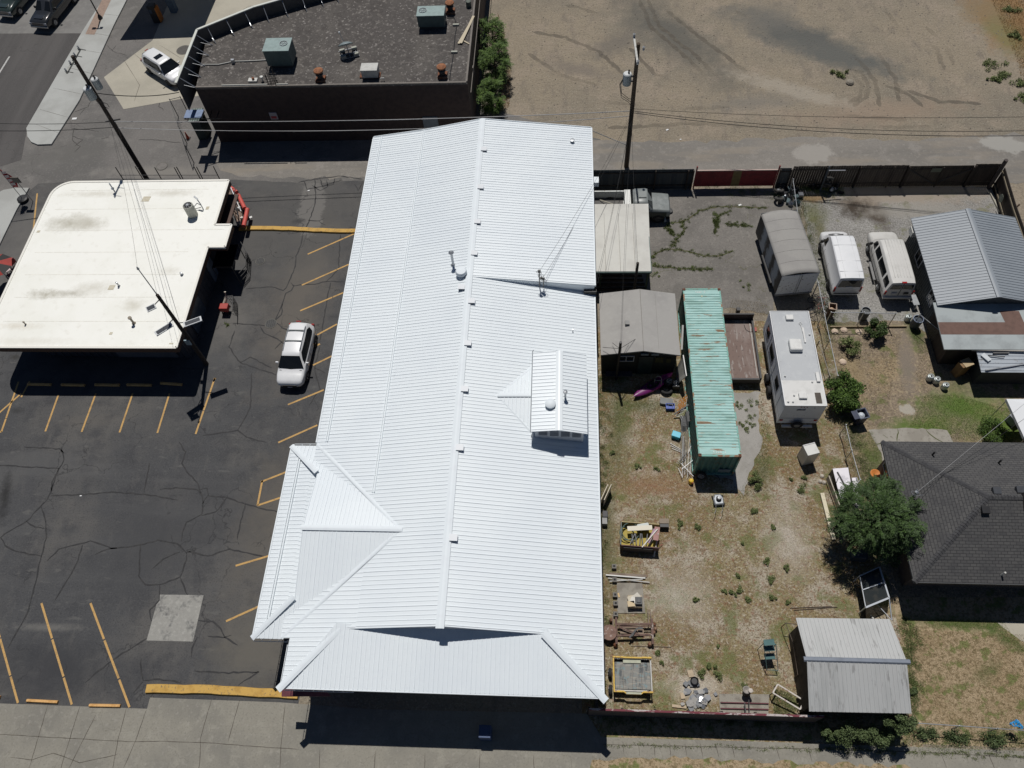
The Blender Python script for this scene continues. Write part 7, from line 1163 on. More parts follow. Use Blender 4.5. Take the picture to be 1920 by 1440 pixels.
# kayak in the shade by the garage
a, b = P(1187, 748), P(1260, 704); c = (a + b) / 2; L = (b - a).length; t = thing('kayak', 'purple and pink kayak lying by the dark garage wall', 'kayak', (c.x, c.y, 0), math.atan2(b.y - a.y, b.x - a.x)); rings = []
for i in range(17):
    f = i / 16; x = -L / 2 + f * L; w_ = .36 * math.sin(math.pi * f) ** .62 + .01; h = .17 * math.sin(math.pi * f) ** .5 + .02; rings.append([(x, w_ * math.cos(q), .2 + (h * math.sin(q)) + .14 * (abs(f - .5) * 2) ** 3) for q in [j * math.pi / 8 for j in range(16)]])
MB().loft(rings).build('hull', nmat('kayak_purple', (.16, .02, .13), [(1.2, (.55, .06, .32), .52, .64)], .35), t, local=True, smooth=50)
MB().lathe(0, 0, [(.24, .36), (.26, .40), (.2, .39), (.01, .37)], 20).build('cockpit', DK, t, local=True).scale = (1.9, 1, 1); MB().box(-.15, .15, -.15, .15, .35, .44).build('seat', BLK, t, local=True)
q = P(1232, 722); t = thing('hand_truck', 'grey tube frame standing before the kayak', 'frame', (q.x, q.y, 0)); m = MB()
for x in (-.22, .22): m.tube([(x, -.25, 0), (x, 0, .7), (x * .6, .05, .95), (0, .06, 1.02)], .025, 8)
m.tube([(-.22, -.12, .3), (.22, -.12, .3)], .02); m.tube([(-.22, -.02, .6), (.22, -.02, .6)], .02); m.build('frame', STEEL, t, local=True)
for i, (px, py, l) in enumerate(((1253, 722, 'black appliance box beside the kayak frame'), (1266, 726, 'black engine part with pale disc by the leaning panels'))):
    q = P(px, py); t = thing('scrap_machine', l, 'machine', (q.x, q.y, 0), .5 + i); MB().box(-.28, .28, -.25, .25, 0, .5).build('casing', BLK, t, local=True, bevel=.05); m = MB(); m.torus((0, 0, .52), (0, 0, 1), .15, .02, 16, 5); m.box(-.2, .2, -.03, .03, .5, .53); m.build('cover_ring', GREYM, t, local=True)
q = P(1252, 733); solo('car_tyre', 'black tyre lying by the kayak frame', 'tyre', MB().torus((q.x - .1, q.y, .12), (0, .3, 1), .32, .1, 22, 8), RUBBER, smooth=60)
q = P(1249, 754); solo('grey_tray', 'dark grey drawer behind the blue crate', 'tray', MB().rbox(q.x, q.y, .8, .4, 0, .18, -.15).rbox(q.x, q.y - .25, .8, .06, 0, .22, -.15), pm('tray_grey', (.16, .17, .17), .6))
q = P(1256, 765); t = thing('blue_crate', 'blue plastic crate in the grass', 'crate', (q.x, q.y, 0)); m = MB(); BL = pm('crate_blue', (.03, .09, .42), .5)
for s in (-1, 1): m.box(-.27, .27, min(s * .17, s * .2), max(s * .17, s * .2), 0, .28); m.box(min(s * .25, s * .28), max(s * .25, s * .28), -.169, .169, 0, .28)
m.box(-.25, .25, -.17, .17, 0, .12); m.build('crate_body', BL, t, local=True); MB().torus((0, 0, .285), (0, 0, 1), .2, .012, 4, 4).build('rim', nmat('rim_pale', (.4, .45, .6), (), .5), t, local=True)
q = P(1267, 819); solo('cyan_tote', 'bright blue plastic box by the steel tubes', 'box', MB().rbox(q.x, q.y, .5, .36, 0, .32, -.35).rbox(q.x, q.y, .54, .4, .32, .37, -.35), nmat('tote_cyan', (.05, .45, .62), (), .4), bevel=.02)
q = P(1272, 713); solo('red_can', 'small red can under the leaning pale panels', 'can', MB().box(q.x - .12, q.x + .12, q.y - .1, q.y + .1, 0, .5), pm('can_red', (.5, .04, .03), .5), bevel=.03)
t = thing('plasterboard', 'pale door panels leaning on the left side of the container', 'panel', (7.6, 24.6, 0)); m = MB(); PN = nmat('panel_greybeige', (.42, .42, .38), [(2, (.35, .35, .31), .5, .7)], .6)
A_, B_, C_, D_ = P(1281, 666, 1.9), P(1287, 705, 1.9), P(1267, 722, .15), P(1268, 690, .15); o_ = Vector((.04, 0, -.02)); m.add([D_, A_, B_, C_, D_ + o_, A_ + o_, B_ + o_, C_ + o_], [(0, 1, 2, 3), (7, 6, 5, 4), (0, 4, 5, 1), (1, 5, 6, 2), (2, 6, 7, 3), (3, 7, 4, 0)]); m.build('sheet', PN, t); MB().beam(A_, B_, .06, .05).build('edge_strip', nmat('strip_white', (.7, .7, .68), (), .5), t)
q = P(1274, 609, 1.5); solo('vertical_board', 'white strip leaning at the upper left side of the container', 'board', MB().beam((7.85, 28.6, 1.0), (7.9, 29.9, 1.9), .12, .05), nmat('strip_white', (.7, .7, .68), (), .5)); q = P(1270, 570, 1)
# orange caulk guns / clamps, rails and tube bundles by the container
for i in range(7):
    f = i / 6; a = P(1269 + f * 16, 777 - f * 14, .15); b = a + Vector((.16, .75, .45)); solo('orange_strut', ORD[i] + ' from the left of the orange struts beside the container' , 'strut', MB().tube([a, b], .032, 6), nmat('strut_orange', (.6, .25, .04), [(9, (.6, .6, .55), .55, .65)], .5), 'orange struts leaning on the container')
solo('cross_tube', 'pale steel tube lying across the orange struts', 'pole', MB().tube([P(1264, 777, .3), P(1291, 759, .9)], .045, 8), STEEL)
for k, (dx, l) in enumerate(((0, 'black box nearer the grass, left of the container'), (.35, 'black box against the container side'))):
    a = P(1280 + k * 9, 795 - k * 6); solo('black_case', l, 'case', MB().rbox(a.x, a.y, .3, .75, 0, .4 + .2 * k, .1), pm('case_black', (.035, .035, .035), .6), bevel=.03)
for i in range(6): x = 7.4 + i * .085; y = 21.0 + i * .1; solo('bent_tube', ORD[i] + ' from the left of the hooked steel tubes leaning on the container', 'tube', MB().tube([(x - .35, y - .15, .25), (x - .2, y - .3, .3), (x - .1, y, .5), (x, y + 2.2, 1.3 + .05 * i), (x - .08, y + 2.4, 1.33), (x - .3, y + 2.45, 1.3)], .014, 6), STEEL, 'hooked steel tubes leaning on the container')
for i in range(8): a = P(1281 + i * 2.9, 818 + (i % 3) * 3, .12 + .05 * (i % 3)); b = P(1279 + i * 2.4, 896 - (i % 4) * 3, .1 + .04 * (i % 2)); solo('steel_pole', ORD[i] + ' from the left of the long steel poles piled beside the container', 'pole', MB().tube([a, b], .016, 6), (STEEL, pm('dark_steel', (.05, .05, .055), .5))[i % 2], 'steel poles piled left of the container')
for i in range(3): solo('short_tube', ('upper', 'middle', 'lower')[i] + ' of the three short tubes in the grass under the cyan box', 'tube', MB().tube([P(1256 + i * 2, 831 + i * 5, .06), P(1276 + i, 842 + i * 3, .08)], .018, 6), STEEL)
for i, (a, b) in enumerate((((1272, 878), (1280, 895)), ((1276, 868), (1300, 893)), ((1290, 850), (1300, 826)), ((1278, 880), (1300, 862)))): solo('angle_iron', ('short frame bar at the foot of the pole pile', 'diagonal bar crossing the lower pole pile', 'bar at the upper right of the pole pile', 'thin bar rising across the pole pile')[i], 'bar', MB().beam(P(*a, .2), P(*b, .3), .03), STEEL)
q = P(1295, 905); t = thing('yellow_drill', 'yellow jug with red cap at the end of the pole pile', 'jug', (q.x, q.y, 0)); MB().lathe(0, 0, [(.14, 0), (.16, .15), (.13, .33), (.05, .38), (.01, .38)], 12).build('jug_body', nmat('jug_yellow', (.75, .5, .05), (), .5), t, local=True, smooth=40); MB().lathe(.05, -.1, [(.06, .1), (.06, .3), (.01, .31)], 8).build('cap', pm('cap_red', (.5, .05, .03), .5), t, local=True)
q = P(1313, 896); t = thing('spare_car_wheel', 'wheel standing in the shade of the container end', 'wheel', (q.x, q.y, 0), -.2); MB().torus((0, 0, .33), (0, 1, -.15), .25, .09, 24, 8).build('tyre', RUBBER, t, local=True, smooth=60); m = MB(); m.torus((0, -.06, .33), (0, 1, -.15), .17, .02, 20, 5)
for k in range(6): a = k * math.pi / 3; m.beam((0, -.08, .33), (.17 * math.cos(a), -.08, .33 + .17 * math.sin(a)), .035, .02)
m.build('rim', pm('rim_bright', (.55, .57, .6), .4, .3), t, local=True); solo('hose', 'black hose looped in front of the container end', 'hose', MB().tube(densify([P(x, y, .05) for x, y in ((1302, 893), (1312, 887), (1330, 887), (1345, 893), (1350, 900))], .2, .03), .02, 6), RUBBER)
# lawn mower
q = P(1346, 940); t = thing('lawn_mower', 'grey push mower standing in the dry grass below the container', 'lawn mower', (q.x, q.y, 0), .1); MB().loft([[(x, y, z) for x, y in ((-.27 * s, -.3 * s), (.27 * s, -.3 * s), (.3 * s, .1 * s), (.18 * s, .36 * s), (-.18 * s, .36 * s), (-.3 * s, .1 * s))] for z, s in ((.1, 1), (.22, 1), (.27, .8))]).build('deck', pm('mower_grey', (.3, .32, .34), .4, .3), t, local=True); MB().lathe(0, .03, [(.15, .27), (.16, .38), (.1, .43), (.01, .44)], 14).build('engine', BLK, t, local=True)
MB().lathe(.02, .05, [(.1, .43), (.1, .46), (.01, .47)], 12).build('cap', pm('mower_cap', (.5, .52, .54), .4), t, local=True)
for x in (-.3, .3):
    for y in (-.24, .24): MB().torus((x, y, .1), (1, 0, 0), .075, .03, 12, 6).build('wheel', RUBBER, t, local=True)
m = MB()
for x in (-.2, .2): m.tube([(x, -.28, .2), (x * 1.0 - .15, -.75, .45), (x - .3, -.95, .5)], .014, 6)
m.build('handle', GREYM, t, local=True)
# junk cart with panels
c = P(1200, 1005, .6); t = thing('junk_cart', 'wooden cart heaped with boards, hoses and tubes in the dry grass', 'cart', (c.x, c.y, 0), -.06); Wc, Dc = 2.15, 1.35
MB().box(-Wc / 2, Wc / 2, -Dc / 2, Dc / 2, .35, .42).build('bed', pm('cart_yellow', (.42, .33, .06), .7), t, local=True); MB().box(-Wc / 2, Wc / 2, Dc / 2, Dc / 2 + .05, .35, .85).build('rear_board', nmat('board_tan', (.42, .34, .17), [(4, (.3, .24, .13), .5, .7)], .7), t, local=True); MB().box(-Wc / 2 - .05, -Wc / 2, -Dc / 2, Dc / 2, .35, .85).build('end_board', pm('board_greygreen', (.2, .22, .2), .7), t, local=True)
MB().box(-Wc / 2, Wc / 2, -Dc / 2 - .05, -Dc / 2, .35, .82).build('front_board', pm('board_maroon', (.12, .06, .06), .7), t, local=True); MB().box(-Wc / 2 + .15, Wc / 2 - .35, -Dc / 2 - .12, -Dc / 2 - .06, .05, .7).build('front_panel', pm('panel_char', (.055, .055, .06), .6), t, local=True)
for x in (-.7, .7): MB().torus((x, 0, .2), (1, 0, 0), .15, .05, 16, 6).build('wheel', RUBBER, t, local=True)
MM = Matrix.LocRotScale(t.location, t.rotation_euler, None); W3 = lambda *v: MM @ Vector(v)
solo('cream_panel', 'long cream board on top of the junk cart', 'board', MB().beam(W3(-.75, .25, .95), W3(.65, .42, .98), .28, .05), nmat('cream_board', (.7, .66, .54), (), .6)); solo('white_bundle', 'white cushion under the cream board in the cart', 'cushion', MB().rbox(W3(.15, .5, 0).x, W3(.15, .5, 0).y, .7, .35, .75, .92, .2), nmat('cushion_pale', (.6, .64, .62), (), .8), bevel=.06)
solo('pink_board', 'pinkish board standing at the right end of the cart', 'board', MB().beam(W3(.85, -.3, .9), W3(.95, .5, .92), .3, .04), pm('pinkish', (.4, .22, .2), .7)); solo('purple_rod', 'purple tinted board leaning inside the cart', 'board', MB().beam(W3(.45, -.45, .8), W3(.8, .35, .95), .14, .04), pm('mauve', (.42, .28, .36), .7))
solo('long_lath', 'white lath crossing the cart and hanging over its front', 'lath', MB().beam(W3(.95, .35, 1.0), W3(.1, -.75, .85), .06, .04), nmat('lath_white', (.7, .68, .62), (), .7)); solo('end_lath', 'white lath leaning on the right front corner of the cart', 'lath', MB().beam(W3(1.0, .1, .95), W3(.85, -1.0, .1), .07, .04), nmat('lath_white', (.7, .68, .62), (), .7))
m = MB(); m.torus(W3(-.75, .1, .6), (.2, .1, 1), .42, .03, 26, 6); m.torus(W3(-.55, .2, .66), (.1, -.2, 1), .5, .03, 26, 6); solo('drain_hose', 'looped green grey hose at the left of the cart', 'hose', m, pm('hose_green', (.09, .15, .13), .6))
for i in range(7): x = -.55 + i * .18; solo('chrome_tube', ORD[i] + ' from the left of the short chrome tubes heaped in the cart', 'tube', MB().tube([W3(x, -.5, .55), W3(x + random.uniform(-.15, .35), .1, .75)], .028, 6), STEEL, 'chrome tubes heaped in the cart')
solo('cable_ties', 'thin pink cord hanging over the right side of the cart', 'cord', MB().tube(densify([W3(.9, -.25, .8), W3(1.2, -.35, .2), W3(1.35, -.2, .05)], .15, .04), .012, 5), pm('pink_cord', (.5, .05, .12), .6))
q = P(1244, 985); t = thing('end_table', 'small grey box stand at the right end of the junk cart', 'box', (q.x, q.y, 0)); MB().box(-.25, .25, -.25, .18, 0, .4).build('cabinet', BLK, t, local=True); MB().box(-.28, .28, -.05, .25, .4, .44).build('top', pm('top_brown', (.25, .2, .15), .7), t, local=True)
# timbers, concrete blocks and box on a slab
mats = nmat('grey_timber', (.25, .2, .16), [(5, (.17, .13, .1), .45, .65, ((.3, 2, 1), 0))], .85)
for i, (a, b, w_, mt, l) in enumerate((((1143, 1076), (1212, 1080), .14, mats, 'brown board at the top of the timber pile'), ((1136, 1078), (1210, 1084), .07, WBD if False else nmat('pipe_white', (.6, .6, .57), (), .5), 'white pipe lying along the timber pile'), ((1140, 1084), (1218, 1092), .05, nmat('pipe_grey', (.4, .4, .38), (), .5), 'grey pipe below the white pipe'), ((1143, 1090), (1205, 1086), .05, nmat('pipe_grey', (.4, .4, .38), (), .5), 'thin grey lath crossing under the pipes'))): solo('timber', l, 'timber', MB().beam(P(*a, .1 + .02 * i), P(*b, .08 + .02 * i), w_, .05), mt)
for i, (px, py) in enumerate(((1151, 1064), (1152, 1089), (1153, 1117), (1154, 1133), (1154, 1153))):
    q = P(px, py); t = thing('concrete_block', ('farthest', 'second farthest', 'middle', 'second nearest', 'nearest')[i] + ' of five concrete blocks in a row by the white wall', 'block', (q.x, q.y, 0), 0, 'concrete blocks beside the white building'); MB().box(-.13, .13, -.13, .13, 0, .24).build('block_body', pm('block_conc', (.2, .19, .17), .9), t, local=True, bevel=.01); MB().rbox(0, 0, .12, .12, .241, .246).build('hollow', DK, t, local=True)
for i, x in enumerate((2.25, 2.42)): solo('edge_timber', ('left', 'right')[i] + ' one of two long timbers along the foot of the white wall', 'timber', MB().beam((x, 8.6, .08), (x - .05, 14.4, .1), .12, .12), mats)
struct(MB().prism(PP((1156, 1093), (1204, 1094), (1210, 1150), (1158, 1150)), 0, .05).build('slab', nmat('old_slab', (.3, .28, .24), [(2, (.22, .2, .17), .45, .65)], .9)))
q = P(1190, 1127, .3); t = thing('carton', 'torn open carton with pale paper on the old slab', 'carton', (q.x, q.y, .05)); MB().box(-.38, .4, -.36, .3, 0, .35).build('box_body', nmat('carton_tan', (.45, .38, .28), [(4, (.35, .3, .22), .5, .7)], .8), t, local=True)
for i, (x, y, z, r_, c_) in enumerate(((-.2, .1, .38, .3, (.6, .54, .42)), (-.05, .0, .4, -.4, (.7, .68, .62)), (-.22, -.2, .4, .1, (.62, .5, .32)), (.1, .22, .39, .7, (.6, .57, .5)))): MB().rbox(x, y, .38, .3, z, z + .02, r_).build('paper_sheet', nmat('paper_%d' % i, c_, (), .8), t, local=True)
solo('black_bin', 'small black crate sitting on the torn carton', 'crate', MB().rbox(q.x + .2, q.y - .05, .38, .42, .42, .6).rbox(q.x + .2, q.y - .05, .22, .26, .6, .64), pm('dark_crate', (.05, .055, .06), .5), bevel=.02); solo('wood_chip', 'short yellow wood offcut left of the carton', 'offcut', MB().beam(P(1159, 1112, .06), P(1161, 1120, .06), .09, .05), nmat('chip', (.6, .42, .2), (), .7))
# rusty frame with a round disc
t = thing('rusty_trestle', 'rusty machine frame with long beams lying near the white wall', 'frame', (P(1190, 1183).x, P(1190, 1183).y, 0)); RM_ = nmat('rust_beam', (.16, .10, .08), [(3, (.1, .06, .05), .45, .65), (2, (.42, .38, .34), .6, .7)], .85); m = MB()
bm_ = lambda a, b, z, w_=.1: m.beam(P(*a, z), P(*b, z), w_, w_)
bm_((1156, 1171), (1222, 1170), .4); bm_((1156, 1192), (1222, 1190), .4); bm_((1155, 1158), (1156, 1208), .35, .12); bm_((1222, 1160), (1224, 1208), .35, .12); bm_((1160, 1176), (1200, 1190), .45, .07); bm_((1158, 1175), (1222, 1174), .46, .05); m.build('beam', RM_, t)
m = MB(); m.prism([(p.x, p.y) for p in PP((1162, 1175), (1206, 1176), (1206, 1191), (1162, 1190))], .2, .28); m.build('plywood', pm('ply', (.3, .23, .17), .8), t); m = MB()
for a, b in (((1180, 1196), (1195, 1178)), ((1185, 1193), (1190, 1183)), ((1196, 1178), (1205, 1178))): m.beam(P(*a, .5), P(*b, .52), .09)
m.build('dark_part', BLK, t)
for px, py in ((1226, 1172), (1228, 1180), (1225, 1187), (1218, 1209), (1154, 1210), (1146, 1164)): q = P(px, py, .1); MB().lathe(q.x, q.y, [(.1, 0), (.12, .2), (.06, .3), (.01, .3)], 10).build('caster', RUST, t)
for px, py, ln in ((1215, 1160, .7), (1220, 1162, .7), (1149, 1165, .6)): q = P(px, py, .2); MB().beam((q.x, q.y - .3, .3), (q.x, q.y + ln - .3, .35), .05).build('upright', mats, t)
q = P(1142, 1186, .5); t = thing('disc_table', 'round rusty metal disc on a stub leg by the white wall', 'table', (q.x, q.y, 0)); MB().lathe(0, 0, [(.42, .48), (.42, .52), (.4, .53), (.01, .54)], 30).build('disc', nmat('disc_rust', (.21, .13, .10), [(5, (.15, .09, .07), .45, .65), (6, (.35, .28, .25), .6, .7)], .7, .3), t, local=True); MB().lathe(0, 0, [(.12, 0), (.06, .1), (.06, .48)], 10).build('leg', RUST, t, local=True)
solo('iron_rod', 'thin iron rod in the grass between the frame and the yellow trailer', 'rod', MB().tube([P(1183, 1211, .04), P(1258, 1213, .04)], .018, 5), mats)
# yellow utility trailer
t = thing('yellow_trailer', 'small yellow rimmed utility trailer with grey plank deck', 'trailer', (3.82, 8.32, 0)); YP = nmat('trailer_yellow', (.62, .40, .03), [(3, (.5, .3, .02), .5, .7), (8, (.25, .1, .05), .64, .75)], .5); DCK = nmat('grey_planks', (.24, .24, .225), [(1.5, (.1, .11, .115), .5, .68, ((3, .8, 1), 0)), (3, (.38, .35, .3), .55, .7, ((.7, 5, 1), 0), .7), (5, (.2, .27, .28), .6, .7)], .8)
x0, x1, y0, y1 = 2.82, 4.85, 7.42, 9.22; MB().box(x0 + .12, x1 - .08, y0 + .2, y1 - .25, .5, .56).build('deck', DCK, t)
m = MB(); 
for x in (3.35, 3.82, 4.3): m.box(x, x + .015, y0 + .2, y1 - .25, .561, .566)
m.build('deck_joint', pm('joint_rust', (.13, .11, .09), .8), t)
for y, s in ((y0, -1), (y1 - .08, 1)): m = MB(); m.box(x0, x0 + .55, y, y + .08, .62, .82); m.box(x1 - .5, x1, y, y + .08, .62, .82); m.loft([[(xx, y + s * dy, z) for z, o in ((.62, 0), (.76, 0), (.76, .05), (.62, .05))] and [(xx, y + s * dy, .62), (xx, y + s * dy, .76), (xx, y + s * dy + .07, .76), (xx, y + s * dy + .07, .62)] for xx, dy in ((x0 + .55, 0), (x0 + .68, .09 if s < 0 else -.0), (x1 - .62, .09 if s < 0 else 0), (x1 - .5, 0))]); m.build('end_rail', YP, t)
MB().box(x0 + .65, x1 - .6, y0 - .08, y0 + .02, .765, .775).build('rail_plate', pm('plate_sage', (.45, .47, .36), .6), t); MB().box(x0 + .55, x1 - .55, y1 - .3, y1 - .1, .58, .62).build('rear_plate', pm('plate_sage', (.45, .47, .36), .6), t)
m = MB(); m.box(x0, x0 + .07, y0, y1, .55, .8); m.build('side_rail', YP, t); m = MB(); m.box(x1 - .07, x1 - .01, y0 + .1, y1 - .1, .6, .66)
for y in (y0 + .08, y1 - .14):
    for x in (x0 + .25, x0 + .32, x1 - .35, x1 - .27): m.box(x, x + .025, y, y + .06, .3, .75)
m.box(x0 + .1, x1 - .1, y0 + .1, y0 + .18, .4, .5); m.build('steel_post', pm('post_white', (.5, .5, .48), .5), t); MB().box(x0 + .1, x1 - .08, y0 + .05, y1 - .05, .3, .45).build('chassis', BLK, t)
for y in (8.45, 7.6): wheel(t, x0 - .12 - 3.82, y - 8.32, .26, .16, RIMD, side=-1)
for y in (8.45, 7.6): wheel(t, x1 - .2 - 3.82, y - 8.32, .26, .16, RIMD, side=1)
# shelves of green glass, red framed bed, rail frame, pot, broken slate heap
GG = pm('green_glass', (.10, .19, .19), .2); q = P(1446, 1225, .6); t = thing('glass_shelf', 'dark green tiered wire shelf standing in the dry grass', 'shelf', (q.x, q.y, 0))
for i, (px, py, z) in enumerate(((1442, 1205, 1.5), (1442, 1216, 1.1), (1443, 1231, .7))): c = P(px, py, z); MB().rbox(c.x, c.y, .55, .28, z, z + .03, .1).rbox(c.x, c.y + .16, .55, .02, z, z + .04, .1).build('shelf_board', GG, t)
m = MB(); fr = [P(1433, 1206, 1.5), P(1455, 1240, .5), P(1458, 1257, .5), P(1437, 1256, .5)]; m.tube([P(1432, 1206, 1.5), P(1438, 1256, .4)], .02, 5); m.tube([P(1455, 1208, 1.5), P(1459, 1257, .4)], .02, 5); m.tube([P(1438, 1256, .4), P(1459, 1257, .4)], .02, 5); m.tube([P(1436, 1236, .5), P(1457, 1236, .5)], .02, 5); m.tube([P(1432, 1206, 1.5), P(1455, 1208, 1.5)], .02, 5)
for px, py, z in ((1438, 1256, .4), (1459, 1257, .4)): v = P(px, py, z); m.tube([v, (v.x, v.y, 0)], .02, 5)
for px, py in ((1432, 1206), (1455, 1208)): v = P(px, py, 1.5); m.tube([v, (v.x, v.y, 0)], .02, 5)
m.build('frame', pm('frame_teal', (.12, .2, .2), .5), t)
t = thing('bedstead', 'white painted metal bed frame propped over green weeds', 'frame', P(1475, 1310)); FW = nmat('frame_white', (.62, .58, .53), [(6, (.3, .12, .1), .62, .72)], .6); cs = [P(1458, 1283, .8), P(1508, 1314, .55), P(1500, 1330, .5), P(1449, 1299, .75)]; m = MB()
for i in range(4): m.beam(cs[i], cs[(i + 1) % 4], .07, .05)
m.build('frame', FW, t); m = MB()
for v in cs: m.tube([v, (v.x, v.y, 0)], .025, 6)
m.build('leg', pm('leg_brown', (.1, .06, .05), .7), t)
struct(MB().prism(PP((1348, 1301), (1442, 1302), (1440, 1345), (1350, 1342)), 0, .04).build('slab', nmat('old_slab', (.3, .28, .24), [(2, (.22, .2, .17), .45, .65)], .9)))
for i, y in enumerate((1317, 1328, 1339)): solo('red_bar', ('farthest', 'middle', 'nearest')[i] + ' dark red bar lying across the slab by the front fence', 'bar', MB().beam(P(1351, y, .1), P(1441, y + 2, .1), .05, .06), pm('bar_red', (.12, .02, .03), .6), 'dark red bars on the slab')
q = P(1398, 1300); t = thing('stacked_pots', 'two pale pots on a dark stand by the front slab', 'pot', (q.x, q.y, 0)); MB().lathe(0, 0, [(.18, 0), (.2, .3), (.15, .45), (.01, .46)], 14).build('stand', pm('stand_dark', (.09, .08, .07), .7), t, local=True); MB().lathe(-.08, .05, [(.12, .46), (.2, .7), (.17, .72), (.01, .6)], 16).build('pot', pm('pot_grey', (.36, .33, .3), .8), t, local=True); MB().lathe(.1, .0, [(.08, .46), (.12, .8), (.1, .82), (.01, .82)], 14).build('pot', pm('pot_pale', (.6, .54, .48), .8), t, local=True)
m = MB(); m.beam(P(1396, 1318, .3), P(1398, 1336, .3), .06); m.beam(P(1404, 1312, .3), P(1405, 1336, .3), .04); solo('dark_stakes', 'pair of thin dark stakes below the stacked pots', 'stake', m, BLK)
SL = [pm('slate_a', (.22, .23, .24), .6), pm('slate_b', (.14, .15, .17), .5), pm('slate_c', (.38, .37, .35), .7)]; spots = 0
for i in range(46):
    px = 1310 + random.gauss(0, 17); py = 1313 + random.gauss(0, 13)
    if py > 1330: py = 1318
    q = P(px, py); n = random.choice((4, 5, 6)); r = random.uniform(.09, .26); a0 = random.random() * 6; z = .03 + .012 * (i % 9); tx, ty = random.uniform(-.25, .25), random.uniform(-.25, .25)
    pts = [(r * math.cos(a0 + 6.283 * j / n) * random.uniform(.7, 1.1), r * math.sin(a0 + 6.283 * j / n) * random.uniform(.6, 1.1)) for j in range(n)]
    solo('broken_slab', 'broken piece of grey stone slab in the heap by the front fence', 'stone', MB().slab([(q.x + x, q.y + y, z + .05 + tx * x + ty * y) for x, y in pts], .03), SL[i % 3], 'broken slabs heaped by the front fence')
q = P(1302, 1277, .2); t = thing('black_pot', 'black ribbed pot with rusty inside at the top of the slab heap', 'pot', (q.x, q.y, 0)); MB().lathe(0, 0, [(.16, 0), (.22, .25), (.2, .27), (.15, .2)], 16).build('pot_body', BLK, t, local=True); MB().lathe(0, -.05, [(.14, .1), (.14, .18), (.01, .18)], 12).build('filling', RUST, t, local=True)
for i, (a, b, w_, l) in enumerate((((1290, 1264), (1300, 1262), .35, 'beige board above the black pot'), ((1260, 1323), (1287, 1326), .14, 'pale plank left of the slab heap'), ((1276, 1305), (1284, 1304), .3, 'tan square board left of the slab heap'))): solo('scrap_board', l, 'board', MB().beam(P(*a, .06), P(*b, .08), w_, .03), nmat('scrap_beige', (.5, .4, .28), [(4, (.4, .32, .22), .5, .7)], .8))
solo('foil', 'bright foil scrap shining in the slab heap', 'scrap', MB().slab([P(1313, 1306, .2), P(1318, 1308, .22), P(1316, 1318, .2), P(1311, 1316, .24)][::-1], .01), nmat('foil_m', (.9, .9, .9), (), .25, .6))
# glass frame beside the house (a leaning greenhouse / kennel frame)
t = thing('glass_enclosure', 'leaning glass panelled frame with white rails by the big tree', 'frame', P(1640, 1130)); T = nmat('frame_aluminium', (.6, .64, .68), (), .3, .3)
A_, B_, C_, D_ = P(1612, 1080, 1.1), P(1649, 1063, 1.1), P(1667, 1121, 1.1), P(1623, 1139, 1.1); E_, F_ = A_.lerp(D_, .45), B_.lerp(C_, .5); m = MB()
for a, b, w_ in ((A_, B_, .05), (E_, F_, .05), (D_, C_, .09), (B_, C_, .08), (A_, D_, .04)): m.beam(a, b, w_, .06)
for v in (A_, B_, C_, D_): m.beam(v, (v.x, v.y, 0), .05)
v1 = P(1672, 1163, .6); m.beam(C_, v1, .05); m.beam(P(1640, 1128, .6), v1, .03); m.build('frame', T, t)
MB().face([A_ - Vector((0, 0, .03)), B_ - Vector((0, 0, .03)), C_ - Vector((0, 0, .03)), D_ - Vector((0, 0, .03))]).build('glass_sheet', nmat('dark_sheet', (.03, .035, .035), [(2, (.05, .05, .045), .5, .7)], .15), t)
MB().face([D_, C_, (C_.x + .2, C_.y - .5, .02), (D_.x + .3, D_.y - .4, .02)]).build('glass_sheet', nmat('dark_sheet2', (.02, .028, .026), (), .12), t); solo('grey_plank', 'white pipe end lying above the corrugated shed', 'pipe', MB().tube([P(1628, 1152, .15), P(1638, 1160, .15)], .05, 8), nmat('pvc', (.6, .6, .56), (), .4))
# shining metal box and plank under the tree
t = thing('metal_cabinet', 'shiny silver cabinet lying on its back at the fence above the tree', 'cabinet', P(1590, 905)); SHN = nmat('shiny_metal', (.85, .82, .86), [(1.5, (.6, .58, .62), .5, .7)], .3, .15); A_, B_, C_, D_ = P(1561, 879, .9), P(1590, 877, .9), P(1600, 935, .9), P(1576, 938, .9); MB().slab([D_, C_, B_, A_], .85).build('cabinet_body', BLK, t); MB().slab([v + Vector((0, 0, .03)) for v in (D_, C_, B_, A_)], .025).build('door_sheet', SHN, t)
m = MB(); m.beam(P(1570, 885, .97), P(1585, 912, .97), .08, .04); m.beam(P(1572, 895, .97), P(1568, 905, .97), .03); m.build('handle_bar', BLK, t); t = thing('metal_cabinet', 'narrow silver locker right of the shiny cabinet', 'cabinet', P(1605, 920)); A_, B_, C_, D_ = P(1597, 896, .8), P(1607, 895, .8), P(1616, 950, .8), P(1606, 952, .8); MB().slab([D_, C_, B_, A_], .8).build('cabinet_body', SHN, t)
t = thing('metal_cabinet', 'open dark shelf left of the shiny cabinet', 'shelf', P(1565, 930)); m = MB(); m.beam(P(1552, 895, .5), P(1572, 950, .5), .06, .5); m.build('shelf_side', nmat('shelf_edge', (.45, .4, .33), [(4, (.2, .15, .12), .5, .7)], .7), t); MB().rbox(P(1567, 915).x, P(1567, 915).y, .5, 1.3, 0, .4, .15).build('shelf_body', pm('shelf_char', (.05, .045, .045), .7), t)
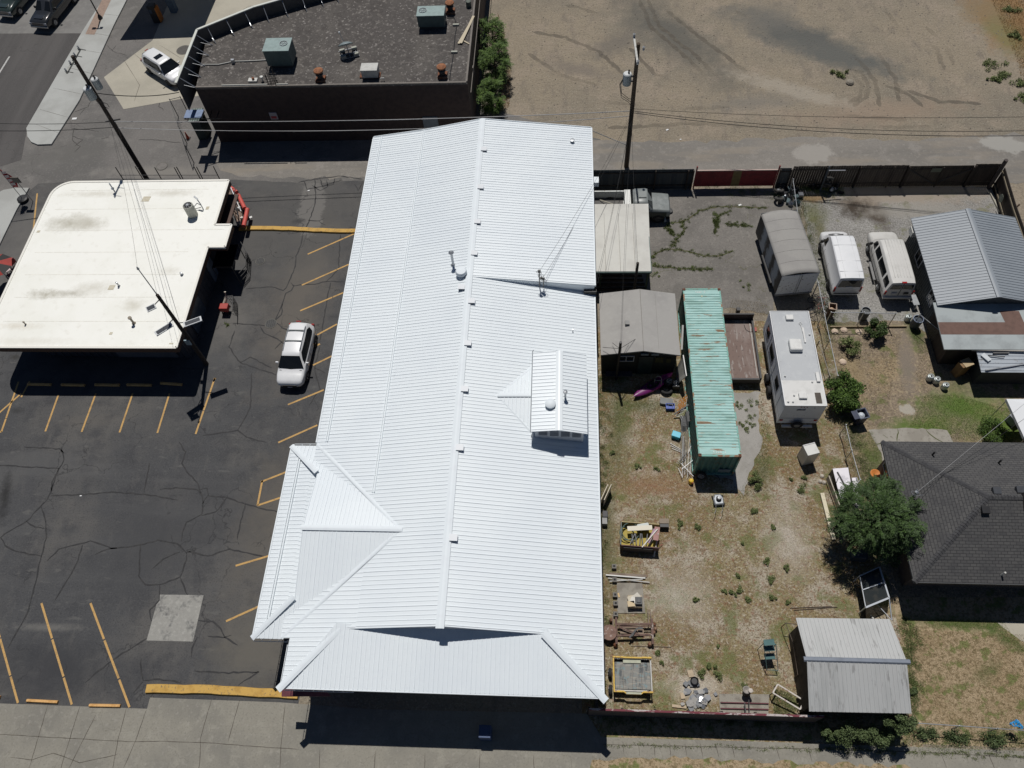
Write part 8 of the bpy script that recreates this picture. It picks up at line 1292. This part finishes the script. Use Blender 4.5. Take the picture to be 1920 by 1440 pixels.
solo('white_plank', 'long cream plank lying in dry grass left of the tree', 'plank', MB().beam(P(1541, 925, .12), P(1563, 1012, .12), .22, .14), nmat('cream_plank', (.68, .62, .46), [(5, (.5, .45, .33), .5, .7)], .7)); solo('grey_cart', 'dark grey bin in the shade below the tree', 'bin', MB().rbox(P(1607, 1045).x, P(1607, 1045).y, .8, .5, .0, .6, -.1), pm('bin_slate', (.07, .09, .11), .5), bevel=.04)
# white fridge / water heater
q = P(1515, 862); t = thing('refrigerator', 'white refrigerator standing alone in the dry grass', 'refrigerator', (14.85, 21.25, 0), .28); MB().box(-.38, .38, -.36, .3, .02, 1.42).build('cabinet', nmat('fridge_white', (.66, .66, .62), [(2, (.58, .58, .54), .5, .7)], .4), t, local=True, bevel=.02); MB().box(-.385, .385, .31, .37, .06, 1.43).build('door', nmat('fridge_door', (.72, .72, .7), (), .35), t, local=True, bevel=.02)
for i, (px, py, l) in enumerate(((1502, 863, 'pale stone at the foot of the refrigerator'), (1541, 893, 'small pale stone left of the shiny cabinet, upper'), (1545, 905, 'small pale stone left of the shiny cabinet, lower'), (1538, 903, 'tiny stone beside the lower pale stone'))): q = P(px, py); solo('stone', l, 'stone', MB().lathe(q.x, q.y, [(.12, 0), (.14, .05), (.08, .12), (.01, .13)], 7), pm('stone_pale', (.5, .45, .38), .9))
# bins and barrels
def bin_(px, py, r, h, body_, rimc, label, z=0, name='barrel', hollow=True, cat='barrel'):
    q = P(px, py); t = thing(name, label, cat, (q.x, q.y, 0)); MB().lathe(0, 0, [(r * .86, 0), (r * .97, h * .3), (r, h * .6), (r * .97, h)] + ([(r * .9, h), (r * .88, h - .12), (.01, h - .12)] if hollow else [(r * .7, h + .02), (.01, h + .02)]), 22).build('shell', body_, t, local=True, smooth=40); MB().torus((0, 0, h), (0, 0, 1), r * .97, .02, 24, 6).build('rim', rimc, t, local=True); return t
bin_(1616, 597, .3, .9, pm('barrel_grey', (.07, .075, .075), .6), GREYM, 'dark grey trash barrel by the chain link rail'); bin_(1713, 612, .32, .85, pm('barrel_blue', (.035, .05, .07), .5), nmat('rim_blue', (.3, .36, .5), (), .4), 'open blue barrel beside the cottage')
KG = nmat('keg_silver', (.5, .54, .53), [(3, (.4, .44, .43), .5, .7)], .4, .3)
for px, py, l in ((1700, 600, 'silver keg behind the open blue barrel'), (1741, 712, 'left silver keg on the green lawn'), (1753, 717, 'middle silver keg on the green lawn'), (1769, 728, 'right silver keg on the green lawn, nearest the viewer')):
    q = P(px, py); t = thing('keg', l, 'keg', (q.x, q.y, 0), 0, 'silver kegs beside the cottage'); MB().lathe(0, 0, [(.17, 0), (.19, .04), (.21, .1), (.21, .34), (.19, .42), (.12, .45), (.01, .45)], 20).build('tank', KG, t, local=True, smooth=40); MB().torus((0, 0, .48), (0, 0, 1), .15, .018, 20, 6).build('collar', KG, t, local=True); MB().lathe(0, 0, [(.05, .45), (.05, .5), (.01, .5)], 10).build('valve', BLK, t, local=True)
q = P(1553, 592); t = thing('waste_bin', 'tall brown open bin with rubbish by the chain link corner', 'bin', (q.x, q.y, 0), -.15); BRB = pm('bin_brown', (.10, .055, .035), .6); m = MB(); hh = 1.05
m.loft([[(s * .22, -.22, z), (s2, -.22, z), (s2, .22, z), (s * .22, .22, z)] for z, s, s2 in ((0, -.8, .18), (hh, -1.0, .22))], cap=False); b_ = m.build('tub', BRB, t, local=True); so_ = b_.modifiers.new('thick', 'SOLIDIFY'); so_.thickness = .03
m = MB(); cs = [(-.24, -.24, hh), (.24, -.24, hh), (.24, .24, hh), (-.24, .24, hh)]
for i in range(4): m.beam(cs[i], cs[(i + 1) % 4], .04)
m.build('rim', nmat('bin_rim', (.45, .34, .26), (), .6), t, local=True); MB().lathe(0, 0, [(.2, .5), (.18, .75), (.05, .85), (.01, .86)], 8).build('rubbish', nmat('rubbish_m', (.5, .3, .18), [(8, (.7, .62, .5), .5, .6)], .8), t, local=True)
q = P(1607, 790); t = thing('wheelie_bin', 'dark blue wheeled bin with its lid open and white bags', 'bin', (q.x, q.y, 0), .25); NB = pm('bin_blue', (.025, .035, .075), .5); m = MB(); m.loft([[(-.26, -.3, z), (.26 + e, -.3, z), (.26 + e, .3, z), (-.26, .3, z)] for z, e in ((.08, -.06), (1.0, .04))], cap=False); b_ = m.build('tub', NB, t, local=True); so_ = b_.modifiers.new('thick', 'SOLIDIFY'); so_.thickness = .03
m = MB(); cs = [(-.28, -.33, 1.0), (.32, -.33, 1.0), (.32, .33, 1.0), (-.28, .33, 1.0)]
for i in range(4): m.beam(cs[i], cs[(i + 1) % 4], .05)
m.build('rim', pm('bin_rim_blue', (.08, .1, .15), .5), t, local=True); MB().box(-.62, -.3, -.3, .3, .98, 1.03).build('lid', NB, t, local=True, bevel=.02); MB().lathe(0, 0, [(.2, .6), (.22, .8), (.1, .9), (.01, .92)], 9).build('rubbish_bag', nmat('bag_white', (.55, .6, .65), (), .5), t, local=True)
for y in (-.22, .22): MB().torus((-.25, y, .11), (0, 1, 0), .08, .03, 14, 6).build('wheel', RUBBER, t, local=True)
# bicycles heaped behind the camper
def bike(px, py, rz, tilt, label, col):
    q = P(px, py); t = thing('bicycle', label, 'bicycle', (q.x, q.y, .06), rz, 'bicycles heaped behind the camper'); t.rotation_euler = (R(tilt), 0, rz); m = MB()
    for x in (-.5, .5): w_ = MB().torus((x, 0, .33), (0, 1, 0), .31, .02, 26, 6).build('wheel', RUBBER, t, local=True); mm = MB(); [mm.tube([(x, 0, .33), (x + .3 * math.cos(k * .785), 0, .33 + .3 * math.sin(k * .785))], .004, 4) for k in range(8)]; mm.build('spoke_set', GREYM, w_, local=True)
    m.tube([(-.5, 0, .33), (-.1, 0, .3), (.35, 0, .75), (-.2, 0, .75), (-.1, 0, .3)], .018, 6); m.tube([(-.5, 0, .33), (-.2, 0, .75), (-.23, 0, .88)], .014, 6); m.tube([(.5, 0, .33), (.35, 0, .75), (.32, 0, .95)], .016, 6); m.build('frame', pm('bike_' + col, dict(a=(.1, .1, .1), b=(.25, .04, .04), c=(.3, .3, .32))[col], .4), t, local=True)
    MB().tube([(.32, -.28, .97), (.32, .28, .97)], .015, 6).build('handlebar', BLK, t, local=True); MB().rbox(-.23, 0, .24, .12, .88, .92).build('saddle', BLK, t, local=True)
bike(1512, 573, 1.3, 68, 'bicycle lying in the shade of the box trailer, leftmost', 'a'); bike(1524, 572, 1.5, 62, 'bicycle lying in the middle of the heap', 'b'); bike(1534, 583, 1.9, 55, 'bicycle nearest the brown bin', 'c')
for i, (px, py, l) in enumerate(((1519, 600, 'dark wheel frame scrap above the camper corner'), (1528, 560, 'bent dark scrap between the bikes and the bin'))):
    q = P(px, py); m = MB(); m.torus((q.x, q.y, .2), (random.uniform(-.4, .4), .3, 1), .28, .02, 22, 6)
    for k in range(5): m.tube([(q.x + random.uniform(-.4, .4), q.y + random.uniform(-.4, .4), random.uniform(.05, .4)), (q.x + random.uniform(-.4, .4), q.y + random.uniform(-.4, .4), random.uniform(.05, .4))], .02, 5)
    solo('metal_scrap', l, 'scrap', m, pm('scrap_dark', (.06, .05, .05), .6))
# tyres and scrap by the red gate and the picket fence
def tyre(x, y, z, ax, label): t = thing('tyre', label, 'tyre', (x, y, z), 0, 'old tyres'); MB().torus((0, 0, 0), ax, .27, .1, 26, 9).build('tread', nmat('tyre_dusty', (.05, .048, .045), [(4, (.11, .105, .095), .5, .7)], .85), t, local=True, smooth=60); return t
for i, (px, py, z, l) in enumerate(((1461, 357, .5, 'upper tyre standing in the stack right of the red gate'), (1461, 372, .35, 'lower tyre of the stack right of the red gate'))): q = P(px, py, z); tyre(q.x, q.y, z, (0, .5, .8), l)
q = P(1461, 355, .75); solo('hub_cap', 'glinting wheel hub on the upper tyre', 'hub', MB().lathe(q.x, q.y, [(.17, .62), (.15, .68), (.01, .7)], 14), pm('hub_bright', (.6, .62, .64), .25, .7))
for i, (px, py, z, ax, l) in enumerate(((1551, 325, 1.1, (.1, 1, .5), 'upper tyre hung on the picket fence'), (1546, 334, .6, (.1, 1, .5), 'lower tyre leaning on the picket fence'))): q = P(px, py, z); tyre(q.x, 43.75 - .1 * i, z, ax, l)
for i, (px, py, n, l) in enumerate(((1475, 378, 9, 'glinting black engine parts behind the box trailer'), (1485, 365, 11, 'column of chrome and black scrap along the chain link fence'), (1530, 352, 8, 'rusty scrap heap at the picket fence corner'), (1560, 352, 7, 'pale scrap pieces below the picket fence tyres'))):
    q = P(px, py); m = MB()
    for k in range(n):
        x, y = q.x + random.gauss(0, .3), q.y + random.gauss(0, .35 if i != 1 else .6); m.mat(k % 3)
        if k % 2: m.lathe(x, y, [(random.uniform(.1, .2), 0), (random.uniform(.1, .22), .25), (.1, random.uniform(.3, .5)), (.01, .5)], 12)
        else: m.rbox(x, y, random.uniform(.15, .5), random.uniform(.1, .35), 0, random.uniform(.15, .4), random.random() * 3)
    solo('engine_scrap', l, 'scrap', m, [pm('scrap_black', (.02, .02, .022), .3), pm('scrap_chrome', (.35, .37, .4), .25, .8), pm('scrap_rusty', (.14, .1, .07), .8) if i > 1 else pm('scrap_teal', (.06, .1, .11), .4)])
# things beside the work truck
q = P(1247, 407); t = thing('work_box', 'grey and black box lying beside the work truck wheel', 'box', (q.x, q.y, 0), -.1); MB().box(-.3, .3, -.2, .2, 0, .42).build('casing', BLK, t, local=True, bevel=.03); MB().box(-.26, .3, -.1, .2, .42, .46).build('lid', pm('lid_grey', (.5, .5, .47), .5), t, local=True)
solo('white_tube', 'short white tube on the pavement by the truck wheel', 'tube', MB().tube([P(1244, 396, .2), P(1247, 416, .1)], .09, 12), nmat('pvc', (.6, .6, .56), (), .4)); q = P(1255, 397); solo('spare_hub', 'small dark wheel lying at the truck bumper', 'wheel', MB().torus((q.x, q.y, .1), (0, 0, 1), .18, .08, 20, 7).lathe(q.x, q.y, [(.13, .05), (.13, .16), (.01, .17)], 14), pm('hub_dark', (.1, .1, .1), .5)); q = P(1238, 404); solo('bare_tyre_ring', 'bare tyre ring beside the grey work box', 'tyre', MB().torus((q.x - .35, q.y, .1), (.2, 0, 1), .25, .07, 22, 7), RUBBER)
# two white boards at the wall, box on the left side wall of the building
for i, x in enumerate((2.35, 2.55)): solo('leaning_board', ('inner', 'outer')[i] + ' one of two cream boards leaning at the white wall', 'board', MB().add([(x, 18.0, 0), (x + .45, 19.0, 0), (x + .45, 19.0, 1.0), (x, 18.0, 1.0), (x + .04, 17.98, 0), (x + .49, 18.98, 0), (x + .49, 18.98, 1.0), (x + .04, 17.98, 1.0)], [(0, 1, 2, 3), (7, 6, 5, 4), (3, 2, 6, 7), (0, 3, 7, 4), (1, 5, 6, 2)]), nmat('cream_plank2', (.62, .56, .44), (), .7))
for i, (px, py, l) in enumerate(((1131, 968, 'upper dark crate at the foot of the white wall'), (1130, 981, 'lower grey crate at the foot of the white wall'))): q = P(px, py); solo('wall_crate', l, 'crate', MB().rbox(q.x + .1, q.y, .3, .4, 0, .4), pm('crate_dk%d' % i, ((.05, .05, .055), (.3, .3, .29))[i], .6), bevel=.02)
# orange thing by the house wall, blue cloth on the front fence, rail frame beside the shed
q = P(1640, 890, .3); solo('orange_pot', 'orange planter at the taupe house wall', 'planter', MB().lathe(q.x, q.y, [(.18, 0), (.3, .45), (.26, .47), (.01, .35)], 14), nmat('terracotta', (.62, .22, .05), (), .6)); q = P(1908, 1358, 1.0)
m = MB()
for k in range(9): m.torus((q.x + random.gauss(0, .12), q.y + random.gauss(0, .08), 1.0 + random.gauss(0, .08)), (random.gauss(0, 1), random.gauss(0, 1), random.gauss(0, 1)), random.uniform(.06, .14), .03, 10, 5)
solo('blue_bag', 'crumpled bright blue bag caught on the low front fence', 'bag', m, nmat('bag_blue', (.03, .28, .6), (), .4), smooth=60); q = P(1511, 1322)
solo('blue_tarp', 'dark blue crumpled tarp at the left foot of the corrugated shed', 'tarp', MB().cloth(lambda u, v: (q.x - .3 + .7 * u, q.y - .2 + .45 * v, .25 + .14 * math.sin(9 * u + 3 * v) + .12 * math.cos(11 * v)), 10, 8), pm('tarp_blue', (.05, .1, .25), .5))
t = thing('pipe_rack', 'tall pipe frame left of the corrugated shed', 'frame', P(1480, 1200)); m = MB(); v = [P(1473, 1168, 1.0), P(1500, 1172, 1.0), P(1495, 1230, .8), P(1500, 1300, .6), P(1485, 1200, .8)]; m.tube([v[0], v[1]], .02, 6); m.tube([v[0], P(1487, 1205, .9), P(1496, 1265, .8)], .02, 6); m.tube([P(1493, 1197, .9), P(1507, 1250, .9), P(1510, 1268, .9)], .03, 6)
for w_ in (v[0], v[1], P(1496, 1265, .8), P(1493, 1197, .9)): m.tube([w_, (w_.x, w_.y, 0)], .02, 6)
m.build('frame', pm('pipe_brown', (.12, .09, .07), .7), t); solo('orange_plank', 'small orange panel leaning at the left wall of the corrugated shed', 'panel', MB().beam(P(1502, 1252, .9), P(1506, 1266, .9), .22, .04), pm('panel_orange', (.6, .2, .03), .6))
for i, (a, b) in enumerate((((1482, 1140), (1560, 1137)), ((1488, 1144), (1570, 1138)))): solo('iron_rod', ('upper', 'lower')[i] + ' thin rod lying in dry grass above the corrugated shed', 'rod', MB().tube([P(*a, .04), P(*b, .04)], .02, 5), pm('pipe_brown', (.12, .09, .07), .7))
for i, (px, py, l) in enumerate(((1565, 622, 'pale stone left in the weeds by the fence'), (1582, 619, 'white stone in the row of stones by the fence'), (1610, 623, 'flat peach coloured stone by the leafy bush'), (1580, 679, 'peach stone alone near the chain link fence'))): q = P(px, py); solo('garden_stone', l, 'stone', MB().lathe(q.x, q.y, [(.22, 0), (.24, .06), (.15, .12), (.01, .13)], 8), nmat('stone_peach', (.62, .5, .38), [(5, (.5, .38, .3), .5, .7)], .9))
solo('garden_edge', 'thin wooden edging board between gravel and neighbour yard', 'edging', MB().beam(P(1556, 613, .08), P(1700, 612, .08), .08, .14), nmat('edge_wood', (.3, .24, .15), (), .8)); t = thing('bench', 'grey bench at the cottage wall beside the silver van', 'bench', P(1716, 566)); MB().beam(P(1711, 553, .5), P(1719, 572, .5), .4, .05).build('seat', GREYM, t)
for a in ((1711, 555), (1718, 571)): q = P(*a, .48); MB().box(q.x - .03, q.x + .03, q.y - .15, q.y + .15, 0, .48).build('leg', GREYM, t)
# ============================================================ plants
GRN = nmat('leaf_green', (.085, .135, .032), (), .65, attr=(.03, .055, .014)); GRN2 = nmat('leaf_bright', (.11, .19, .028), (), .7, attr=(.03, .065, .012)); WEED = nmat('weed_green', (.21, .25, .09), (), .8, attr=(.09, .12, .04)); DRYG = nmat('dry_blade', (.60, .54, .36), (), .9, attr=(.25, .18, .08)); DRYW = nmat('dry_weed', (.34, .22, .09), (), .9, attr=(.12, .1, .03)); BARK = nmat('bark', (.09, .07, .05), [(5, (.05, .04, .03), .4, .7, ((1, 1, .2), 0))], .9)
def shades(n, k=4): return np.clip(rng.normal(.45, .3, n), 0, 1)
def tree(name, label, cat, px, py, hgt, rad, nclump, nleaf, size, mat, droop=.2, trunk=.12, base=.35, squash=.75, group=None, aspect=1.0):
    q = P(px, py); t = thing(name, label, cat, (q.x, q.y, 0), 0, group); cs, rs = [], []; m = MB()
    m.tube([(0, 0, 0), (.05, .03, hgt * .3), (0, .08, hgt * .6)], trunk, 10, trunk * .5)
    for i in range(nclump):
        a = i * 2.4 + random.random(); f = math.sqrt(random.random()); z = hgt * (base + (.95 - base) * random.random() ** .8); env = math.sin(math.pi * min(1, max(.12, (z / hgt - base * .6) / (1.05 - base * .6)))) ** .6; r = rad * f * env
        c = (r * math.cos(a), r * math.sin(a) * aspect, z); cs.append(c); rs.append(rad * random.uniform(.2, .36))
        if i % 2 == 0: m.tube([(0, .05, hgt * .25 + .2 * z), (c[0] * .5, c[1] * .5, z * .8), c], trunk * .35, 5, .012)
    m.build('trunk', BARK, t, local=True); V, k = sprays(cs, rs, nleaf // 16, 16, size, (0, 0, hgt * .45)); bulk('crown', V, 4, mat, k, t); return t
tree('ash_tree', 'large dark green tree between the shiny cabinet and the shingle roof', 'tree', 1614, 1008, 4.6, 2.0, 60, 46000, .055, nmat('leaf_dark', (.06, .115, .022), (), .65, attr=(.016, .036, .008)), droop=.5, trunk=.16, base=.3)
BT = [(925, 108, 3.4, 1.15, 'uppermost green tree right of the brick wall'), (930, 152, 3.2, 1.25, 'middle green tree right of the brick wall'), (922, 208, 2.6, .95, 'lowest green tree at the brick corner')]
for px, py, h, r, l in BT: tree('leafy_tree', l, 'tree', px, py, h, r, 34, 15000, .06, GRN2, trunk=.07, base=.2, group='trees along the brick wall', aspect=1.3)
def bush(name, label, px, py, h, r, n, size, mat, nc=16, aspect=1.0, group=None, z=0, yy=None): 
    q = P(px, py, z); q.y = yy or q.y; t = thing(name, label, 'bush', (q.x, q.y, 0), 0, group); cs = [(r * .8 * math.sqrt(random.random()) * math.cos(a), r * .8 * math.sqrt(random.random()) * math.sin(a) * aspect, h * random.uniform(.35, .8)) for a in [random.random() * 6.283 for _ in range(nc)]]
    m = MB(); [m.tube([(0, 0, 0), (c[0] * .5, c[1] * .5, c[2] * .6), c], .02, 5, .006) for c in cs[:8]]; m.build('stem', BARK, t, local=True); bulk('foliage', leafcloud(cs, [r * random.uniform(.25, .42) for _ in cs], n, size, .9), 4, mat, shades(n), t)
bush('lilac_bush', 'bright green bush right of the camper', 1572, 748, 1.7, 1.15, 7000, .09, GRN2, 24, 1.7); bush('leafy_bush', 'dark green bush under the chain link rail', 1637, 628, 1.2, .72, 3600, .07, GRN, 16); bush('vine_heap', 'green vine heap at the right front corner of the corrugated shed', 1692, 1350, 2.9, .75, 6500, .06, nmat('leaf_vine', (.13, .175, .065), (), .7, attr=(.05, .08, .028)), 22, .8, None, 2.3)
for i, (px, py, r, h, l) in enumerate(((1600, 1357, .9, 1.7, 'vines hanging over the front fence, left part'), (1650, 1358, .8, 1.7, 'vines hanging over the front fence, middle part'), (1560, 1350, .5, 1.6, 'small vine clump where the painted fence ends'), (1740, 1372, .8, .9, 'dark hedge at the start of the low chain link fence'), (1800, 1378, .9, .8, 'hedge clump in the middle of the low chain link fence'), (1870, 1384, .9, .8, 'hedge clump right along the low chain link fence'), (1716, 1292, .42, .55, 'green shrub right of the corrugated shed'))): bush('fence_vine', l, px, py, h if i < 3 else h * .45, r * (1 if i < 3 else .8), 3600 if i < 3 else 1000, .05, nmat('leaf_vine', (.13, .175, .065), (), .7, attr=(.05, .08, .028)), 16, .5, 'vines and shrubs along the front fence', 1.6 if i < 3 else .5, 5.72 if i < 3 else None)
bush('lawn_shrub', 'low light green shrub behind the shingle roof', 1858, 812, .55, .95, 3600, .05, GRN2, 18); bush('fence_weed', 'weedy shrub between the camper fence and the dry patch', 1590, 655, .8, .8, 1800, .06, WEED, 14); bush('wall_weeds', 'weed clump growing at the container end gravel', 1418, 905, .4, .5, 1500, .05, WEED, 10, 1.4)
# separate weeds one could count
WD = [(1276, 982, .2), (1307, 988, .22), (1412, 956, .24), (1383, 1080, .17), (1437, 1051, .22), (1446, 1087, .25), (1474, 1066, .18), (1386, 1105, .2), (1373, 1112, .18), (1400, 1123, .16), (1359, 1110, .13), (1305, 1125, .18), (1450, 1122, .2), (1477, 1130, .14), (1503, 918, .26), (1508, 898, .17), (1483, 899, .1), (1315, 1266, .28), (1343, 1262, .3), (1328, 1250, .17), (1233, 1225, .15), (1242, 1242, .12), (1346, 1212, .1), (1140, 935, .3), (1394, 1290, .2), (1448, 990, .14), (1392, 1020, .12), (1230, 880, .16), (1195, 875, .18), (1150, 850, .2)]
near = [(1200, 1005, 'the junk cart'), (1346, 940, 'the push mower'), (1190, 1127, 'the torn carton'), (1185, 1265, 'the yellow trailer'), (1310, 1310, 'the slab heap'), (1446, 1230, 'the green shelf'), (1515, 862, 'the refrigerator'), (1340, 870, 'the container end'), (1600, 1240, 'the corrugated shed'), (1640, 980, 'the big tree'), (1398, 1300, 'the stacked pots')]
for i, (px, py, r) in enumerate(WD):
    r *= .82
    d, d2 = sorted(near, key=lambda a: (a[0] - px) ** 2 + (a[1] - py) ** 2)[:2]; dx, dy = px - d[0], py - d[1]; side = ('right of ' if dx > 0 else 'left of ') if abs(dx) > abs(dy) else ('below ' if dy > 0 else 'above ')
    q = P(px, py); t = thing('weed', '%s weed tuft %d cm %s%s, %d cm from %s' % (('small', 'middling', 'large')[0 if r < .15 else 1 if r < .21 else 2], 100 * (P(px, py) - P(d[0], d[1])).length, side, d[2], 100 * (P(px, py) - P(d2[0], d2[1])).length, d2[2]), 'weed', (q.x, q.y, 0), 0, 'weed tufts in the dry yard'); n = int(200 + 1500 * r)
    V = leafcloud([(random.gauss(0, r * .5), random.gauss(0, r * .6), .06 + r * .3) for _ in range(7)], [r * random.uniform(.4, .9) for _ in range(7)], n, .04, .8); bulk('leaves', V, 4, WEED, shades(n), t)
for i, (px, py, r, l) in enumerate(((1856, 124, .75, 'largest green tuft in the dirt lot at the upper right'), (1882, 143, .5, 'green tuft just right of the largest one in the dirt lot'), (1868, 150, .45, 'smaller green tuft below the largest one in the dirt lot'), (1914, 157, .5, 'green tuft at the right picture edge of the dirt lot'), (1918, 183, .55, 'dark bush cut by the right picture edge'), (1892, 20, .5, 'tuft in the orange grass at the top right corner'), (1905, 68, .5, 'tuft among the orange grass at the right edge'), (1572, 138, .5, 'faint tuft in the middle of the tyre tracks'))): 
    q = P(px, py); t = thing('grass_tuft', l, 'plant', (q.x, q.y, 0), 0, 'green tufts in the dirt lot'); n = 700; bulk('leaves', leafcloud([(random.gauss(0, r * .6), random.gauss(0, r * .45), .12) for _ in range(9)], [r * random.uniform(.25, .7) for _ in range(9)], n, .07, .7), 4, WEED, shades(n), t)
for i, (px, py, r, l) in enumerate(((1385, 760, .22, 'weed at the upper left of the gravel strip'), (1410, 755, .3, 'weed at the upper right of the gravel strip'), (1408, 778, .32, 'weed cluster in the middle of the gravel strip'), (1390, 795, .22, 'weed left of centre on the gravel strip'), (1410, 797, .24, 'weed on the right side of the gravel strip'), (1400, 807, .18, 'small weed low on the gravel strip'), (1257, 421, .25, 'weed where two pavement cracks meet by the truck'), (1232, 497, .3, 'weed at the corner of the carport pavement'), (1228, 515, .25, 'weed below the carport corner'), (1272, 504, .2, 'weed row along the straight pavement crack'), (1342, 412, .25, 'weed in the middle of the yard pavement'), (1395, 534, .3, 'weed at the lower edge of the yard pavement'), (1300, 505, .16, 'small weed at the end of the straight pavement crack'), (99, 665, .01, ''), (426, 610, .25, 'green weed at the kerb of the cream building'), (1205, 1442, .2, ''), (1225, 482, .2, 'weed at the carport side, upper'), (1340, 402, .2, 'weed at the top of the pavement crack'))):
    if not l: continue
    q = P(px, py); t = thing('pavement_weed', l, 'weed', (q.x, q.y, 0), 0, 'weeds in pavement cracks'); n = 260; bulk('leaves', leafcloud([(random.gauss(0, r * .6), random.gauss(0, r * .6), .06) for _ in range(5)], [r * random.uniform(.3, .8) for _ in range(5)], n, .04, .6), 4, WEED, shades(n), t)
# grass as masses
def grass(name, polys, mats, h, w_, lean=1.2, z=.004):
    V = []
    for poly, n in polys: V.append(blades(scatter(poly, n), h, w_, lean, z))
    V = np.concatenate(V); o = bulk(name, V, 3, mats, np.clip(rng.normal(.45, .32, len(V) // 3), 0, 1)); tag(o, kind='stuff'); return o
W2 = lambda *q, z=0: [(P(a, b).x, P(a, b).y) for a, b in q]
main = [(2.1, 6.5), (17.9, 6.5), (17.9, 24), (15.8, 24), (15.8, 22.8), (13.2, 23.2), (12.2, 20), (10.6, 18.8), (7.7, 19.2), (7.4, 25.5), (2.6, 25.9)]
tag(grass('dry_grass', [(main, 150000), ([(16, 23), (18.2, 23), (18.2, 31), (16, 31)], 8000)], DRYG, (.03, .10), .007), 'short sun bleached grass covering the yard', 'grass')
tag(grass('green_grass', [(W2((1122, 690), (1180, 720), (1260, 770), (1240, 800), (1165, 790), (1160, 900), (1140, 1000), (1140, 1060), (1128, 1060)), 16000), (W2((1495, 352), (1562, 352), (1560, 375), (1545, 420), (1542, 500), (1522, 470)), 4000), (W2((1425, 740), (1445, 800), (1440, 880), (1415, 930), (1380, 935), (1410, 880), (1428, 830)), 9000), (W2((1450, 1290), (1480, 1300), (1515, 1345), (1540, 1345), (1500, 1330), (1450, 1345)), 9000)], WEED, (.04, .12), .009), 'green weeds and grass along the walls', 'grass')
tag(grass('lawn_grass', [(W2((1705, 800), (1735, 740), (1790, 740), (1900, 770), (1920, 830), (1785, 828), (1776, 806)), 26000), (W2((1700, 600), (1712, 600), (1740, 660), (1725, 665)), 2600), (W2((1608, 815), (1635, 808), (1655, 860), (1650, 900), (1615, 900)), 6000), (W2((1730, 1162), (1880, 1165), (1925, 1225), (1900, 1210), (1860, 1180), (1740, 1176)), 9000)], nmat('lawn_blade', (.13, .25, .035), (), .8, attr=(.24, .22, .07)), (.03, .09), .008), 'green lawn patches of the neighbouring yard', 'grass')
tag(grass('straw_grass', [(W2((1560, 640), (1690, 625), (1660, 800), (1600, 800), (1585, 720)), 16000), (W2((1700, 1180), (1925, 1190), (1925, 1370), (1730, 1360), (1715, 1250)), 34000), (W2((1500, 350), (1560, 350), (1545, 420), (1545, 520), (1525, 520), (1510, 440)), 5000), (W2((1740, 640), (1775, 700), (1740, 740), (1715, 700)), 3500), (W2((1110, 1418), (1430, 1425), (1560, 1440), (1300, 1470), (1110, 1470)), 9000), (W2((1128, 1345), (1540, 1350), (1540, 1385), (1130, 1382)), 5000), (W2((1372, 560), (1440, 570), (1438, 592), (1365, 590)), 3000)], DRYW if False else nmat('straw_blade', (.46, .35, .2), (), .9, attr=(.17, .13, .05)), (.03, .10), .007), 'dry straw coloured grass of the neighbouring plots', 'grass')
tag(grass('orange_grass', [(W2((1850, -20), (1990, -30), (2010, 240), (1925, 190), (1905, 110)), 30000), (W2((932, 20), (945, 60), (958, 130), (955, 200), (930, 215), (945, 120)), 9000)], nmat('orange_blade', (.42, .22, .07), (), .9, attr=(.2, .17, .05)), (.05, .2), .012), 'orange dry weeds at the dirt lot edges', 'grass')
# weeds rooted in the cracks and along fence feet
V = []
for ln, n, sd in [(c, 1500, .1) for c in GC] + [([(1493, 352), (1516, 450), (1545, 560), (1560, 640)], 7000, .3), ([(1497, 352), (1575, 356)], 4000, .25), ([(1130, 1344), (1540, 1352)], 5000, .2), ([(1560, 1375), (1720, 1382), (1920, 1392), (2000, 1396)], 9000, .3), ([(1130, 1396), (1500, 1404), (1720, 1410), (1920, 1421)], 2500, .08), ([(1250, 330), (1480, 372)], 2500, .3), ([(1566, 700), (1590, 800), (1620, 900)], 6000, .3), ([(1700, 1165), (1716, 1330)], 6000, .25), ([(1128, 700), (1128, 1330)], 7000, .18)]:
    q = [P(a, b) for a, b in ln]; k = rng.random(n) * (len(q) - 1); i0 = k.astype(int); f = (k - i0)[:, None]; A = np.array([[v.x, v.y] for v in q]); cl = rng.normal(size=(n // 30 + 1, 2)) * sd; V.append(A[i0] * (1 - f) + A[i0 + 1] * f + cl[(k * n / 30 / len(q)).astype(int) % len(cl)] + rng.normal(size=(n, 2)) * sd * .5)
V = blades(np.concatenate(V), (.04, .16), .011, 1.2, .015); o = bulk('crack_grass', V, 3, WEED, np.clip(rng.normal(.4, .35, len(V) // 3), 0, 1)); tag(o, 'thin green weeds rooted in paving cracks and along fence feet', 'grass', kind='stuff')
# pebbles scattered over the dirt lot
m = MB(); pts = scatter(W2((960, -10), (1900, -10), (1900, 255), (1120, 255), (960, 200)), 1800)
for x, y in pts: r = random.uniform(.02, .08); a = random.random(); m.add([(x - r, y, 0), (x, y - r * .8, 0), (x + r, y, 0), (x, y + r * .8, 0), (x, y, r * .8)], [(0, 1, 4), (1, 2, 4), (2, 3, 4), (3, 0, 4)])
tag(m.build('gravel', nmat('pebble', (.34, .3, .25), [(.5, (.2, .18, .155), .45, .6)], .9)), 'loose pebbles on the dirt lot', 'gravel', kind='stuff')
